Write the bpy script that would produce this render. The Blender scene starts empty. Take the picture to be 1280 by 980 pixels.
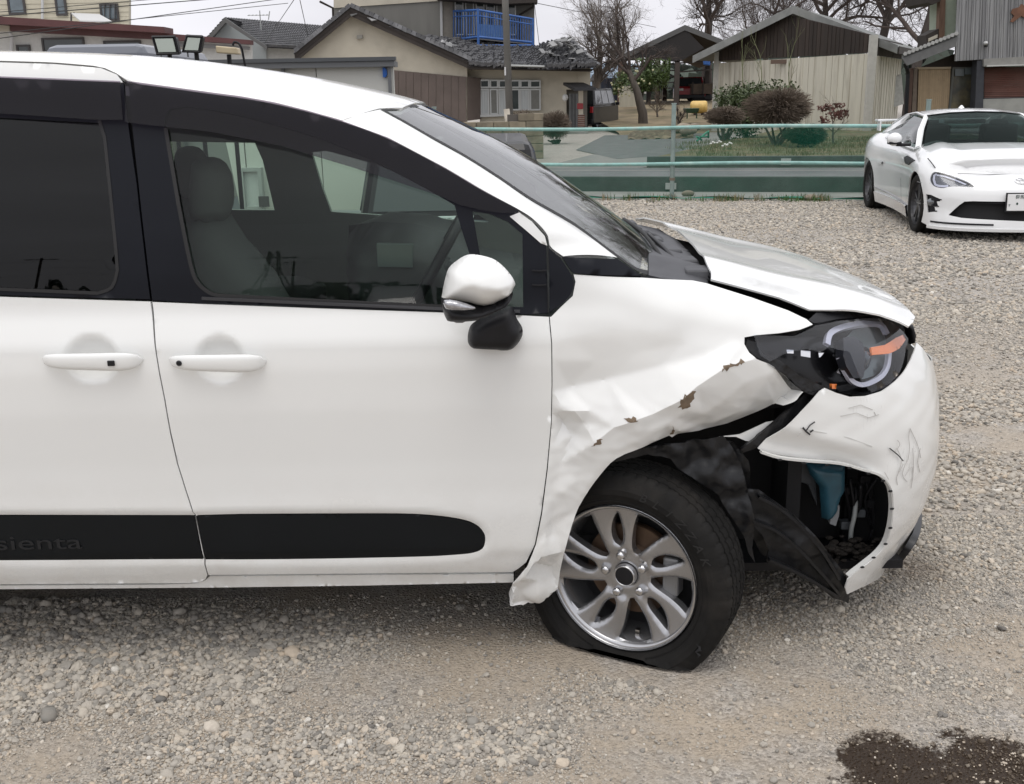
import bpy, math, random
import numpy as np
from mathutils import Vector, Matrix
from mathutils.geometry import delaunay_2d_cdt

SC = bpy.context.scene
COL = SC.collection
random.seed(7)
RNG = np.random.default_rng(11)
rad = math.radians

# ---------------------------------------------------------------- camera, sky, sun, exposure
FPX, PITCH, ROLL, CZ = 1310.0, rad(15.85), rad(1.0), 1.53
_fw = np.array([0, math.cos(PITCH), -math.sin(PITCH)])
_r0 = np.array([1.0, 0, 0]); _u0 = np.array([0, math.sin(PITCH), math.cos(PITCH)])
CR = math.cos(ROLL) * _r0 - math.sin(ROLL) * _u0
CU = math.sin(ROLL) * _r0 + math.cos(ROLL) * _u0
CP = np.array([0, 0, CZ])
cam_data = bpy.data.cameras.new('camera')
cam = bpy.data.objects.new('camera', cam_data); COL.objects.link(cam)
cam_data.sensor_fit = 'HORIZONTAL'; cam_data.sensor_width = 36
cam_data.lens = 36 * FPX / 1280
cam_data.clip_start = 0.05; cam_data.clip_end = 20000
cam.matrix_world = Matrix(((CR[0], CU[0], -_fw[0], 0), (CR[1], CU[1], -_fw[1], 0), (CR[2], CU[2], -_fw[2], CZ), (0, 0, 0, 1)))
SC.camera = cam
SC.view_settings.view_transform = 'Standard'
SC.view_settings.look = 'None'
SC.view_settings.exposure = 0.5
SC.view_settings.gamma = 1

SUN_EL, SUN_AZ = rad(74), rad(195)     # azimuth clockwise from +Y : behind and left of the camera
world = bpy.data.worlds.new('World'); SC.world = world; world.use_nodes = True
def build_world():
    nt = world.node_tree; nt.nodes.clear(); N = nt.nodes.new; L = nt.links.new
    out = N('ShaderNodeOutputWorld'); bg = N('ShaderNodeBackground'); L(bg.outputs[0], out.inputs[0])
    sky = N('ShaderNodeTexSky'); sky.sky_type = 'NISHITA'; sky.sun_disc = False
    sky.sun_elevation = SUN_EL; sky.sun_rotation = SUN_AZ; sky.air_density = 1.5; sky.dust_density = 4
    tc = N('ShaderNodeTexCoord'); sep = N('ShaderNodeSeparateXYZ'); L(tc.outputs['Generated'], sep.inputs[0])
    mr = N('ShaderNodeMapRange'); L(sep.outputs[2], mr.inputs[0])
    mr.inputs[1].default_value = 0.0; mr.inputs[2].default_value = 1.0; mr.inputs[3].default_value = 0.0; mr.inputs[4].default_value = 1.0
    ramp = N('ShaderNodeMix'); ramp.data_type = 'RGBA'       # overcast sky: the zenith is about three times the horizon
    ramp.inputs[6].default_value = (6.2, 6.15, 6.6, 1); ramp.inputs[7].default_value = (10.4, 10.45, 10.7, 1)
    L(mr.outputs[0], ramp.inputs[0])
    mp = N('ShaderNodeMapping'); mp.inputs['Scale'].default_value = (1.3, 1.3, 4.5); L(tc.outputs['Generated'], mp.inputs[0])
    no = N('ShaderNodeTexNoise'); no.inputs['Scale'].default_value = 2.2; no.inputs['Detail'].default_value = 5; L(mp.outputs[0], no.inputs[0])
    m2 = N('ShaderNodeMapRange'); L(no.outputs[0], m2.inputs[0]); m2.inputs[1].default_value = .3; m2.inputs[2].default_value = .7
    m2.inputs[3].default_value = .90; m2.inputs[4].default_value = 1.10
    mul = N('ShaderNodeVectorMath'); mul.operation = 'SCALE'; L(ramp.outputs[2], mul.inputs[0]); L(m2.outputs[0], mul.inputs['Scale'])
    mix = N('ShaderNodeMix'); mix.data_type = 'RGBA'; mix.inputs[0].default_value = 0.93
    L(sky.outputs[0], mix.inputs[6]); L(mul.outputs[0], mix.inputs[7]); L(mix.outputs[2], bg.inputs[0])
    bg.inputs[1].default_value = 0.10
build_world()
sd = bpy.data.lights.new('sun', 'SUN'); sd.energy = .85; sd.angle = rad(38); sd.color = (1, .965, .92)
sun = bpy.data.objects.new('sun', sd); COL.objects.link(sun)
_sd = Vector((math.sin(SUN_AZ) * math.cos(SUN_EL), math.cos(SUN_AZ) * math.cos(SUN_EL), math.sin(SUN_EL)))
sun.rotation_euler = _sd.to_track_quat('Z', 'Y').to_euler()

# ---------------------------------------------------------------- measuring helpers
def proj(P):
    d = np.atleast_2d(P) - CP; z = d @ _fw
    z = np.where(z < .05, .05, z)
    return np.stack([640 + FPX * (d @ CR) / z, 490 - FPX * (d @ CU) / z], 1)
def ray(x, y): return _fw + (x - 640) / FPX * CR - (y - 490) / FPX * CU
def atY(x, y, Y): d = ray(x, y); return CP + d * (Y / d[1])
def atZ(x, y, z=0): d = ray(x, y); return CP + d * ((z - CZ) / d[2])
def XZ(L, Y): return [tuple(atY(x, y, Y)) for x, y in L]

def cat(pts, n=6, closed=False):
    """Catmull-Rom through points."""
    P = [np.array(p, float) for p in pts]; out = []
    m = len(P)
    rng = range(m if closed else m - 1)
    for i in rng:
        if closed: a, b, c, d = P[i - 1], P[i], P[(i + 1) % m], P[(i + 2) % m]
        else: a, b, c, d = P[max(i - 1, 0)], P[i], P[i + 1], P[min(i + 2, m - 1)]
        for k in range(n):
            t = k / n
            out.append(.5 * ((2 * b) + (c - a) * t + (2 * a - 5 * b + 4 * c - d) * t * t + (3 * b - a - 3 * c + d) * t ** 3))
    if not closed: out.append(P[-1])
    return [tuple(p) for p in out]
def smooth_tab(x, y, sig, n=2001):
    X = np.linspace(x[0], x[-1], n); Y = np.interp(X, x, y); dx = X[1] - X[0]
    k = int(3 * sig / dx) + 1; w = np.exp(-.5 * (np.arange(-k, k + 1) * dx / sig) ** 2); w /= w.sum()
    lo = Y[0] - (Y[1] - Y[0]) * np.arange(k, 0, -1); hi = Y[-1] + (Y[-1] - Y[-2]) * np.arange(1, k + 1)
    Ys = np.convolve(np.concatenate([lo, Y, hi]), w, 'valid')
    return lambda q: np.interp(q, X, Ys)
def sstep(a, b, x):
    t = np.clip((np.asarray(x, float) - a) / (b - a), 0, 1); return t * t * (3 - 2 * t)

# ---------------------------------------------------------------- objects
def link(o): COL.objects.link(o); return o
def tag(o, label=None, cat_=None, group=None, kind=None):
    if label: o['label'] = label
    if cat_: o['category'] = cat_
    if group: o['group'] = group
    if kind: o['kind'] = kind
    return o
def empty(name, loc=(0, 0, 0), label=None, cat_=None, group=None, rz=0):
    o = bpy.data.objects.new(name, None); o.location = loc; o.rotation_euler = (0, 0, rz); o.empty_display_size = .2
    link(o); o['_t'] = 1
    del o['_t']
    return tag(o, label, cat_, group)
def attach(o, parent, world=True):
    if parent is None: return
    o.parent = parent
    if world and parent.type == 'EMPTY':
        M = Matrix.Translation(parent.location) @ parent.rotation_euler.to_matrix().to_4x4()
        o.matrix_parent_inverse = M.inverted()
def mobj(name, V, F, m, parent=None, smooth=False, kind=None, world=True, mesh=None):
    if mesh is None:
        mesh = bpy.data.meshes.new(name)
        V = np.asarray(V, float)
        mesh.from_pydata(V.tolist(), [], [list(map(int, f)) for f in F])
        if smooth: mesh.shade_smooth()
        mesh.materials.append(m)
    o = bpy.data.objects.new(name, mesh); link(o)
    attach(o, parent, world)
    if kind: o['kind'] = kind
    return o
def copy_tree(o, parent=None):
    c = o.copy(); COL.objects.link(c)
    if parent is not None:
        c.parent = parent; c.matrix_parent_inverse = o.matrix_parent_inverse.copy()
    for ch in list(o.children): copy_tree(ch, c)
    return c

class G:
    """collects simple solids, then becomes ONE mesh object"""
    def __init__(s, M=None): s.v = []; s.f = []; s.M = M
    def add(s, V, F):
        n = len(s.v); s.v += [tuple(p) for p in V]; s.f += [tuple(i + n for i in f) for f in F]; return s
    def box(s, c, size, R=None, taper=1.0):
        x, y, z = [q / 2 for q in size]; t = taper
        P = [(-x, -y, -z), (x, -y, -z), (x, y, -z), (-x, y, -z), (-x * t, -y * t, z), (x * t, -y * t, z), (x * t, y * t, z), (-x * t, y * t, z)]
        P = np.array(P)
        if R is not None: P = P @ np.array(R).T
        return s.add(P + np.array(c), [(0, 3, 2, 1), (4, 5, 6, 7), (0, 1, 5, 4), (1, 2, 6, 5), (2, 3, 7, 6), (3, 0, 4, 7)])
    def bx(s, p0, p1):
        p0 = np.array(p0, float); p1 = np.array(p1, float); return s.box((p0 + p1) / 2, np.abs(p1 - p0))
    def prism(s, poly, ext):
        """poly: 3-D loop, ext: extrusion vector"""
        P = np.array(poly, float); n = len(P); e = np.array(ext, float)
        return s.add(np.vstack([P, P + e]), [tuple(range(n))[::-1], tuple(range(n, 2 * n))] + [(i, (i + 1) % n, (i + 1) % n + n, i + n) for i in range(n)])
    def tube(s, pts, r, n=8, cap=True):
        P = [np.array(p, float) for p in pts]; m = len(P)
        rr = r if hasattr(r, '__len__') else [r] * m
        V = []; prev = None
        for i in range(m):
            t = P[min(i + 1, m - 1)] - P[max(i - 1, 0)]; t = t / (np.linalg.norm(t) + 1e-12)
            if prev is None:
                a = np.array([0, 0, 1.]) if abs(t[2]) < .9 else np.array([1., 0, 0]); u = np.cross(t, a)
            else: u = prev - t * (prev @ t)
            u /= np.linalg.norm(u) + 1e-12; prev = u; w = np.cross(t, u)
            for k in range(n):
                an = 2 * math.pi * k / n; V.append(P[i] + rr[i] * (math.cos(an) * u + math.sin(an) * w))
        F = [(i * n + k, i * n + (k + 1) % n, (i + 1) * n + (k + 1) % n, (i + 1) * n + k) for i in range(m - 1) for k in range(n)]
        if cap: F += [tuple(range(n))[::-1], tuple(range((m - 1) * n, m * n))]
        return s.add(V, F)
    def grid(s, fn, nu, nv, closed_u=False):
        V = [fn(i / (nu if closed_u else nu - 1), j / (nv - 1)) for i in range(nu) for j in range(nv)]
        F = [(i * nv + j, ((i + 1) % nu) * nv + j, ((i + 1) % nu) * nv + j + 1, i * nv + j + 1) for i in range(nu if closed_u else nu - 1) for j in range(nv - 1)]
        return s.add(V, F)
    def ell(s, c, r, nu=12, nv=8):
        c = np.array(c, float)
        return s.grid(lambda u, v: c + np.array([r[0] * math.cos(2 * math.pi * u) * math.sin(math.pi * v), r[1] * math.sin(2 * math.pi * u) * math.sin(math.pi * v), -r[2] * math.cos(math.pi * v)]), nu, nv + 1, True)
    def lathe(s, prof, c, ax, n=24):
        """prof: (r, h) pairs, axis ax from c"""
        ax = np.array(ax, float); ax /= np.linalg.norm(ax); a = np.array([0, 0, 1.]) if abs(ax[2]) < .9 else np.array([1., 0, 0])
        u = np.cross(ax, a); u /= np.linalg.norm(u); w = np.cross(ax, u); c = np.array(c, float); m = len(prof)
        V = [c + ax * h + r * (math.cos(2 * math.pi * k / n) * u + math.sin(2 * math.pi * k / n) * w) for r, h in prof for k in range(n)]
        return s.add(V, [(i * n + k, i * n + (k + 1) % n, (i + 1) * n + (k + 1) % n, (i + 1) * n + k) for i in range(m - 1) for k in range(n)])
    def obj(s, name, m, parent=None, smooth=False, bevel=0, kind=None, world=True, autos=None):
        V = np.array(s.v)
        if s.M is not None: V = V @ np.array(s.M)[:3, :3].T + np.array(s.M)[:3, 3]
        o = mobj(name, V, s.f, m, parent, smooth, kind, world)
        if bevel:
            b = o.modifiers.new('bevel', 'BEVEL'); b.width = bevel; b.segments = 2; b.limit_method = 'ANGLE'; b.angle_limit = rad(40)
        if autos is not None:
            try: o.data.set_sharp_from_angle(angle=rad(autos))
            except Exception: pass
        return o

# ---------------------------------------------------------------- parametric surfaces and the panels cut from them
class Surf:
    def __init__(s, fn, ur, vr, sgn=1): s.fn = fn; s.ur = ur; s.vr = vr; s.sgn = sgn; s.cache = {}
    def P(s, u, v, off=0.0):
        u = np.asarray(u, float); v = np.asarray(v, float); p = s.fn(u, v)
        if np.any(off != 0):
            p = p + s.nrm(u, v) * np.reshape(off, (-1, 1))
        return p
    def nrm(s, u, v):
        e = 1e-3; n = np.cross(s.fn(u + e, v) - s.fn(u - e, v), s.fn(u, v + e) - s.fn(u, v - e))
        return s.sgn * n / (np.linalg.norm(n, axis=1, keepdims=True) + 1e-12)
    def inv(s, px, off=0.0):
        if off not in s.cache:
            U, V = np.meshgrid(np.linspace(*s.ur, 160), np.linspace(*s.vr, 90), indexing='ij'); U = U.ravel(); V = V.ravel()
            P = s.P(U, V, off); q = proj(P); dep = (P - CP) @ _fw
            face = np.einsum('ij,ij->i', s.nrm(U, V), CP - P) > 0
            s.cache[off] = (U, V, q, dep, face)
        U, V, q, dep, face = s.cache[off]
        out = []
        for t in px:
            if t[0] == 'uv': out.append((t[1], t[2])); continue
            t = np.array(t[:2], float)
            d2 = ((q - t) ** 2).sum(1) + np.where(face, 0, 1e5) + np.where(dep < .3, 1e9, 0)
            i = int(np.argmin(d2)); u, v = U[i], V[i]; lam = 1e-3
            cur = None
            for _ in range(14):
                e = 1e-4
                pq = proj(s.P(np.array([u, u + e, u]), np.array([v, v, v + e]), off))
                r = pq[0] - t; J = np.stack([(pq[1] - pq[0]) / e, (pq[2] - pq[0]) / e], 1)
                du = np.linalg.solve(J.T @ J + lam * 1e3 * np.eye(2), -J.T @ r)
                du = np.clip(du, -.15, .15); u2 = u + du[0]; v2 = v + du[1]
                r2 = proj(s.P(np.array([u2]), np.array([v2]), off))[0] - t
                if r2 @ r2 < r @ r: u, v = u2, v2; lam = max(lam * .3, 1e-7)
                else: lam *= 8
            out.append((float(u), float(v)))
        return out
    def pt(s, px, off=0.0):
        u, v = s.inv([px], off)[0]; return s.P(np.array([u]), np.array([v]), off)[0]

def inpoly(P, poly):
    P = np.asarray(P); x, y = P[:, 0], P[:, 1]; poly = np.asarray(poly); c = np.zeros(len(P), bool)
    for i in range(len(poly)):
        x1, y1 = poly[i - 1]; x2, y2 = poly[i]
        m = ((y1 > y) != (y2 > y)); 
        if m.any():
            xi = (x2 - x1) * (y - y1) / ((y2 - y1) + 1e-30) + x1; c ^= m & (x < xi)
    return c
def pdist(P, poly, closed=True):
    P = np.asarray(P, float); d = np.full(len(P), 1e9); poly = np.asarray(poly, float)
    for i in range(0 if closed else 1, len(poly)):
        a = poly[i - 1]; b = poly[i]; ab = b - a; L = ab @ ab + 1e-18
        t = np.clip(((P - a) @ ab) / L, 0, 1); d = np.minimum(d, np.linalg.norm(P - a - t[:, None] * ab, axis=1))
    return d
def resample(poly, step):
    out = []
    for i in range(len(poly)):
        a = np.array(poly[i]); b = np.array(poly[(i + 1) % len(poly)]); L = np.linalg.norm(b - a)
        if L < 1e-5: continue
        n = max(1, int(math.ceil(L / step)))
        for k in range(n): out.append(tuple(a + (b - a) * k / n))
    return out
def tri_region(outer, holes, step, hs=None, extra=()):
    outer = resample(outer, step); holes = [resample(h, hs or step) for h in holes]
    A = np.array(outer); lo = A.min(0); hi = A.max(0)
    gx = np.arange(lo[0] + step / 2, hi[0], step); gy = np.arange(lo[1] + step / 2, hi[1], step * .866)
    pts = np.array([(x + (step / 2 if j % 2 else 0), y) for j, y in enumerate(gy) for x in gx]) if len(gx) and len(gy) else np.zeros((0, 2))
    if len(pts):
        keep = inpoly(pts, outer) & (pdist(pts, outer) > step * .45)
        for h in holes: keep &= ~inpoly(pts, h) & (pdist(pts, h) > step * .4)
        for h in extra: keep &= pdist(pts, h, False) > step * .45
        pts = pts[keep]
    verts = [Vector(p) for p in outer]; edges = [(i, (i + 1) % len(outer)) for i in range(len(outer))]
    for h in holes:
        n = len(verts); verts += [Vector(p) for p in h]; edges += [(n + i, n + (i + 1) % len(h)) for i in range(len(h))]
    for h in extra:
        h2 = [p for a, b in zip(h[:-1], h[1:]) for p in resample([a, b], step)[:max(1, int(math.ceil(np.linalg.norm(np.array(b) - np.array(a)) / step)))]] + [tuple(h[-1])]; n = len(verts); verts += [Vector(p) for p in h2]; edges += [(n + i, n + i + 1) for i in range(len(h2) - 1)]
    verts += [Vector(p) for p in pts]
    v, e, f, *_ = delaunay_2d_cdt(verts, edges, [], 0, 1e-7)
    V = np.array([tuple(p) for p in v]); F = np.array([t for t in f if len(t) == 3])
    c = V[F].mean(1); k = inpoly(c, outer)
    for h in holes: k &= ~inpoly(c, h)
    return V, F[k]
def lift(name, V2, F, P, nrm, th, m, parent, smooth=True, kind=None, world=True):
    """front skin, rim and back skin from a flat triangulation"""
    F = np.array(F)
    # orientation: make front face along nrm
    a = P[F[:, 0]]; fn = np.cross(P[F[:, 1]] - a, P[F[:, 2]] - a)
    if (fn * nrm[F[:, 0]]).sum() < 0: F = F[:, ::-1]
    n = len(P); B = P - nrm * th
    from collections import Counter
    E = {}
    for t in F:
        for i in range(3):
            e = (int(t[i]), int(t[(i + 1) % 3]))
            k = (min(e), max(e)); E[k] = None if k in E else e
    bd = [e for e in E.values() if e is not None]
    ids = sorted({i for e in bd for i in e}); mp = {i: k for k, i in enumerate(ids)}; nb = len(ids)
    V = np.vstack([P, B, P[ids], B[ids]])
    faces = [tuple(t) for t in F] + [tuple(t[::-1] + n) for t in F]
    for a_, b_ in bd: faces.append((2 * n + mp[b_], 2 * n + mp[a_], 2 * n + nb + mp[a_], 2 * n + nb + mp[b_]))
    return mobj(name, V, faces, m, parent, smooth, kind, world)
def panel(name, S, outer, m, parent, holes=(), step=.02, th=.006, off=0.0, disp=None, hs=None, kind=None, invoff=None, extra=()):
    io = off if invoff is None else invoff
    o = S.inv(outer, io); hh = [S.inv(h, io) for h in holes]
    V, F = tri_region(o, hh, step, hs, [S.inv(x, io) for x in extra])
    d = np.full(len(V), float(off))
    if disp is not None: d = d + disp(V[:, 0], V[:, 1])
    P = S.P(V[:, 0], V[:, 1], d); N = S.nrm(V[:, 0], V[:, 1])
    return lift(name, V, F, P, N, th, m, parent, kind=kind)
def pillow(name, px, Y, m, parent, w=.05, D=.05, Db=None, step=.012, tilt=0.0, k=.5, world=True, pts=None):
    """rounded solid whose outline stands at distance Y; bulges towards and away from the viewer"""
    P3 = np.array(pts) if pts is not None else np.array(XZ(px, Y)); o2 = [tuple(p) for p in P3[:, [0, 2]]]
    V, F = tri_region(o2, [], step); d = np.clip(pdist(V, o2) / w, 0, 1); h = (1 - (1 - d) ** 2) ** k
    z0 = V[:, 1].min(); Yb = Y + tilt * (V[:, 1] - z0)
    A = np.stack([V[:, 0], Yb - D * h, V[:, 1]], 1); B = np.stack([V[:, 0], Yb + (D if Db is None else Db) * h + 1e-4, V[:, 1]], 1)
    n = len(V); a = A[F[:, 0]]; s = np.cross(A[F[:, 1]] - a, A[F[:, 2]] - a)[:, 1].sum()
    if s > 0: F = F[:, ::-1]
    return mobj(name, np.vstack([A, B]), [tuple(t) for t in F] + [tuple(t[::-1] + n) for t in F], m, parent, True, world=world)
def slab(name, px, Y, th, m, parent, kind=None, bevel=0):
    """flat-fronted solid, outline at distance Y, thickness th away from the viewer"""
    e = (0, th, 0)
    if th >= 2: q = min(px, key=lambda t: abs(t[0] - 640)); d = ray(*q); e = (d[0] / d[1] * th, th, 0)   # deep blocks stand square to the sight line
    return G().prism(XZ(px, Y)[::-1], e).obj(name, m, parent, kind=kind, bevel=bevel)

# ---------------------------------------------------------------- materials
MATS = {}
def mat(name, col, rough=.6, metal=0, coat=0, var=0.0, vscale=8.0, bump=0.0, bscale=60.0, spec=.5, col2=None, c2scale=3.0, c2lo=.45, c2hi=.65, stretch=None, croug=.03, emit=None, trans=0, obj_rand=0.0, coord='Object'):
    if name in MATS: return MATS[name]
    m = bpy.data.materials.new(name); m.use_nodes = True; nt = m.node_tree; N = nt.nodes.new; L = nt.links.new
    b = nt.nodes['Principled BSDF']; b.inputs['Roughness'].default_value = rough; b.inputs['Metallic'].default_value = metal
    b.inputs['Coat Weight'].default_value = coat; b.inputs['Coat Roughness'].default_value = croug; b.inputs['Specular IOR Level'].default_value = spec
    b.inputs['Base Color'].default_value = (*col, 1)
    if emit: b.inputs['Emission Color'].default_value = (*col, 1); b.inputs['Emission Strength'].default_value = emit
    if trans: b.inputs['Transmission Weight'].default_value = trans
    tc = N('ShaderNodeTexCoord'); src = tc.outputs[coord]
    if stretch:
        mp = N('ShaderNodeMapping'); mp.inputs['Scale'].default_value = stretch; L(src, mp.inputs[0]); src = mp.outputs[0]
    cur = None
    if col2 is not None:
        n = N('ShaderNodeTexNoise'); n.inputs['Scale'].default_value = c2scale; n.inputs['Detail'].default_value = 6; n.inputs['Roughness'].default_value = .6; L(src, n.inputs[0])
        r = N('ShaderNodeMapRange'); r.inputs[1].default_value = c2lo; r.inputs[2].default_value = c2hi; L(n.outputs[0], r.inputs[0])
        mx = N('ShaderNodeMix'); mx.data_type = 'RGBA'; mx.inputs[6].default_value = (*col, 1); mx.inputs[7].default_value = (*col2, 1); L(r.outputs[0], mx.inputs[0]); cur = mx.outputs[2]
    if var or obj_rand:
        n = N('ShaderNodeTexNoise'); n.inputs['Scale'].default_value = vscale; n.inputs['Detail'].default_value = 5; L(src, n.inputs[0])
        r = N('ShaderNodeMapRange'); r.inputs[1].default_value = .25; r.inputs[2].default_value = .75; r.inputs[3].default_value = 1 - var; r.inputs[4].default_value = 1 + var; L(n.outputs[0], r.inputs[0])
        f = r.outputs[0]
        if obj_rand:
            oi = N('ShaderNodeObjectInfo'); r2 = N('ShaderNodeMapRange'); r2.inputs[3].default_value = 1 - obj_rand; r2.inputs[4].default_value = 1 + obj_rand; L(oi.outputs['Random'], r2.inputs[0])
            mu = N('ShaderNodeMath'); mu.operation = 'MULTIPLY'; L(f, mu.inputs[0]); L(r2.outputs[0], mu.inputs[1]); f = mu.outputs[0]
        vm = N('ShaderNodeVectorMath'); vm.operation = 'SCALE'
        if cur is not None: L(cur, vm.inputs[0])
        else: vm.inputs[0].default_value = col
        L(f, vm.inputs['Scale']); cur = vm.outputs[0]
    if cur is not None: L(cur, b.inputs['Base Color'])
    if bump:
        n = N('ShaderNodeTexNoise'); n.inputs['Scale'].default_value = bscale; n.inputs['Detail'].default_value = 4; L(src, n.inputs[0])
        bp = N('ShaderNodeBump'); bp.inputs['Strength'].default_value = bump; bp.inputs['Distance'].default_value = .01; L(n.outputs[0], bp.inputs['Height']); L(bp.outputs[0], b.inputs['Normal'])
    MATS[name] = m; return m
def glass_mat(name, tint, ior=1.5, rough=0.0, haze=0.0):
    m = bpy.data.materials.new(name); m.use_nodes = True; nt = m.node_tree; nt.nodes.clear(); N = nt.nodes.new; L = nt.links.new
    out = N('ShaderNodeOutputMaterial'); mx = N('ShaderNodeMixShader'); tr = N('ShaderNodeBsdfTransparent'); gl = N('ShaderNodeBsdfGlossy')
    tr.inputs[0].default_value = (*tint, 1); gl.inputs['Roughness'].default_value = rough; gl.inputs[0].default_value = (1, 1, 1, 1)
    fr = N('ShaderNodeFresnel'); fr.inputs[0].default_value = ior
    ge = N('ShaderNodeNewGeometry'); om = N('ShaderNodeMath'); om.operation = 'SUBTRACT'; om.inputs[0].default_value = 1; L(ge.outputs['Backfacing'], om.inputs[1])
    fm = N('ShaderNodeMath'); fm.operation = 'MULTIPLY'; L(fr.outputs[0], fm.inputs[0]); L(om.outputs[0], fm.inputs[1]); L(fm.outputs[0], mx.inputs[0]); L(gl.outputs[0], mx.inputs[2]); L(mx.outputs[0], out.inputs[0])
    if haze:
        df = N('ShaderNodeBsdfDiffuse'); df.inputs[0].default_value = (.35, .35, .37, 1); m2 = N('ShaderNodeMixShader'); m2.inputs[0].default_value = haze
        L(tr.outputs[0], m2.inputs[1]); L(df.outputs[0], m2.inputs[2]); L(m2.outputs[0], mx.inputs[1])
    else: L(tr.outputs[0], mx.inputs[1])
    MATS[name] = m; return m
def text_mesh(name, s, size, M, m, parent, depth=.0008, sx=1.0, shear=0.0, world=True, align='CENTER'):
    c = bpy.data.curves.new(name, 'FONT'); c.body = s; c.size = size; c.extrude = depth; c.align_x = align; c.align_y = 'CENTER'; c.shear = shear
    t = bpy.data.objects.new(name + '_c', c); COL.objects.link(t); bpy.context.view_layer.update()
    me = bpy.data.meshes.new_from_object(t.evaluated_get(bpy.context.evaluated_depsgraph_get()))
    bpy.data.objects.remove(t)
    me.transform(M @ Matrix.Diagonal((sx, 1, 1, 1))); me.materials.clear(); me.materials.append(m)
    me.name = name
    o = bpy.data.objects.new(name, me); link(o); attach(o, parent, world); return o

WHITE = mat('pearl_white_paint', (.765, .77, .755), .24, coat=.65, spec=.5, var=.012, vscale=2.5, croug=.015)
def road_dust(m, zlo, zhi, amt, col=(.42, .37, .30)):
    nt = m.node_tree; b = nt.nodes['Principled BSDF']; N = nt.nodes.new; L = nt.links.new; src = b.inputs['Base Color'].links[0].from_socket
    g_ = N('ShaderNodeNewGeometry'); s_ = N('ShaderNodeSeparateXYZ'); L(g_.outputs['Position'], s_.inputs[0]); r1 = N('ShaderNodeMapRange'); L(s_.outputs[2], r1.inputs[0])
    r1.inputs[1].default_value = zhi; r1.inputs[2].default_value = zlo; n_ = N('ShaderNodeTexNoise'); n_.inputs['Scale'].default_value = 6; n_.inputs['Detail'].default_value = 9; n_.inputs['Roughness'].default_value = .75; L(g_.outputs['Position'], n_.inputs[0])
    r2 = N('ShaderNodeMapRange'); L(n_.outputs[0], r2.inputs[0]); r2.inputs[1].default_value = .42; r2.inputs[2].default_value = .72; mu = N('ShaderNodeMath'); mu.operation = 'MULTIPLY'; L(r1.outputs[0], mu.inputs[0]); L(r2.outputs[0], mu.inputs[1])
    m3 = N('ShaderNodeMath'); m3.operation = 'MULTIPLY'; L(mu.outputs[0], m3.inputs[0]); m3.inputs[1].default_value = amt; mx = N('ShaderNodeMix'); mx.data_type = 'RGBA'; L(m3.outputs[0], mx.inputs[0]); L(src, mx.inputs[6]); mx.inputs[7].default_value = (*col, 1); L(mx.outputs[2], b.inputs['Base Color'])
    r3 = N('ShaderNodeMapRange'); L(m3.outputs[0], r3.inputs[0]); r3.inputs[3].default_value = b.inputs['Roughness'].default_value; r3.inputs[4].default_value = .8; L(r3.outputs[0], b.inputs['Roughness'])
road_dust(WHITE, .18, .6, .4)
WHITE2 = mat('solid_white_paint', (.74, .745, .745), .25, coat=1)
BLKPL = mat('black_textured_plastic', (.011, .011, .013), .42, spec=.28, bump=.15, bscale=900, var=.15, vscale=14)
BLKMAT = mat('matte_black_film', (.010, .011, .015), .3, spec=.13, var=.1, vscale=4)
TRIM = mat('dark_charcoal_trim', (.006, .0075, .009), .40, spec=.2, bump=.05, bscale=500, var=.12, vscale=5)
DARK = mat('deep_black_inner', (.008, .008, .009), .8)
RUBBER = mat('weatherstrip_rubber', (.012, .012, .013), .7)
GREY = mat('primer_grey', (.30, .30, .31), .5, var=.1)
GLASS = glass_mat('greenish_side_glass', (.50, .575, .535), ior=1.36)
GLASSW = glass_mat('windshield_glass', (.60, .66, .63), ior=1.9)
PRIV = glass_mat('privacy_glass', (.05, .053, .062), ior=1.38)
VISOR = glass_mat('smoked_visor_acrylic', (.22, .20, .235), ior=1.25, haze=.015)
# ================================================================ the damaged minivan
for nm, t in (('greenish_side_glass', (.88, .945, .905)), ('windshield_glass', (.84, .88, .86)), ('privacy_glass', (.24, .25, .28)), ('smoked_visor_acrylic', (.62, .58, .63))):
    MATS[nm].node_tree.nodes['Transparent BSDF'].inputs[0].default_value = (*t, 1)
VAN = empty('minivan', (.3, 3.45, 0), 'white minivan with crushed front wing, torn bumper and flat tyre, nearest the camera', 'car')
CY = 3.45
# plan curve of the body side, s equals X on the straight part
_pl = np.array(cat([(-3.2, 2.60), (-1.5, 2.60), (.2, 2.60), (.55, 2.60), (.85, 2.63), (1.06, 2.70), (1.19, 2.81), (1.27, 2.96), (1.32, 3.15), (1.345, 3.45),
                    (1.32, 3.75), (1.27, 3.94), (1.19, 4.09), (1.06, 4.20), (.85, 4.27), (.55, 4.30), (.2, 4.30), (-1.5, 4.30), (-3.2, 4.30)], 12))
_ps = np.concatenate([[0], np.cumsum(np.linalg.norm(np.diff(_pl, axis=0), axis=1))]) - 3.2
PLX = smooth_tab(_ps, _pl[:, 0], .02, 8001); PLY = smooth_tab(_ps, _pl[:, 1], .02, 8001)
SMID = float(np.interp(CY, _pl[:, 1], _ps)); SEND = 2 * SMID + 3.2
f_door = smooth_tab([.0, .18, .20, .262, .268, .30, .325, .345, .45, .475, .52, .60, .75, .86, .93, .975, 1.0, 1.02, 1.06, 1.10, 1.2, 1.3, 1.4, 1.5, 1.6, 1.75],
                    [.10, .075, .055, .040, .034, .022, .016, .008, .004, .004, .006, .006, .0, .002, .010, .026, .036, .040, .044, .048, .064, .086, .112, .142, .176, .24], .008)
f_nose = smooth_tab([0, .15, .25, .35, .45, .55, .65, .75, .83, .90, 1.0, 1.1], [.16, .10, .05, .015, 0, .0, .012, .035, .07, .12, .24, .40], .02)
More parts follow.
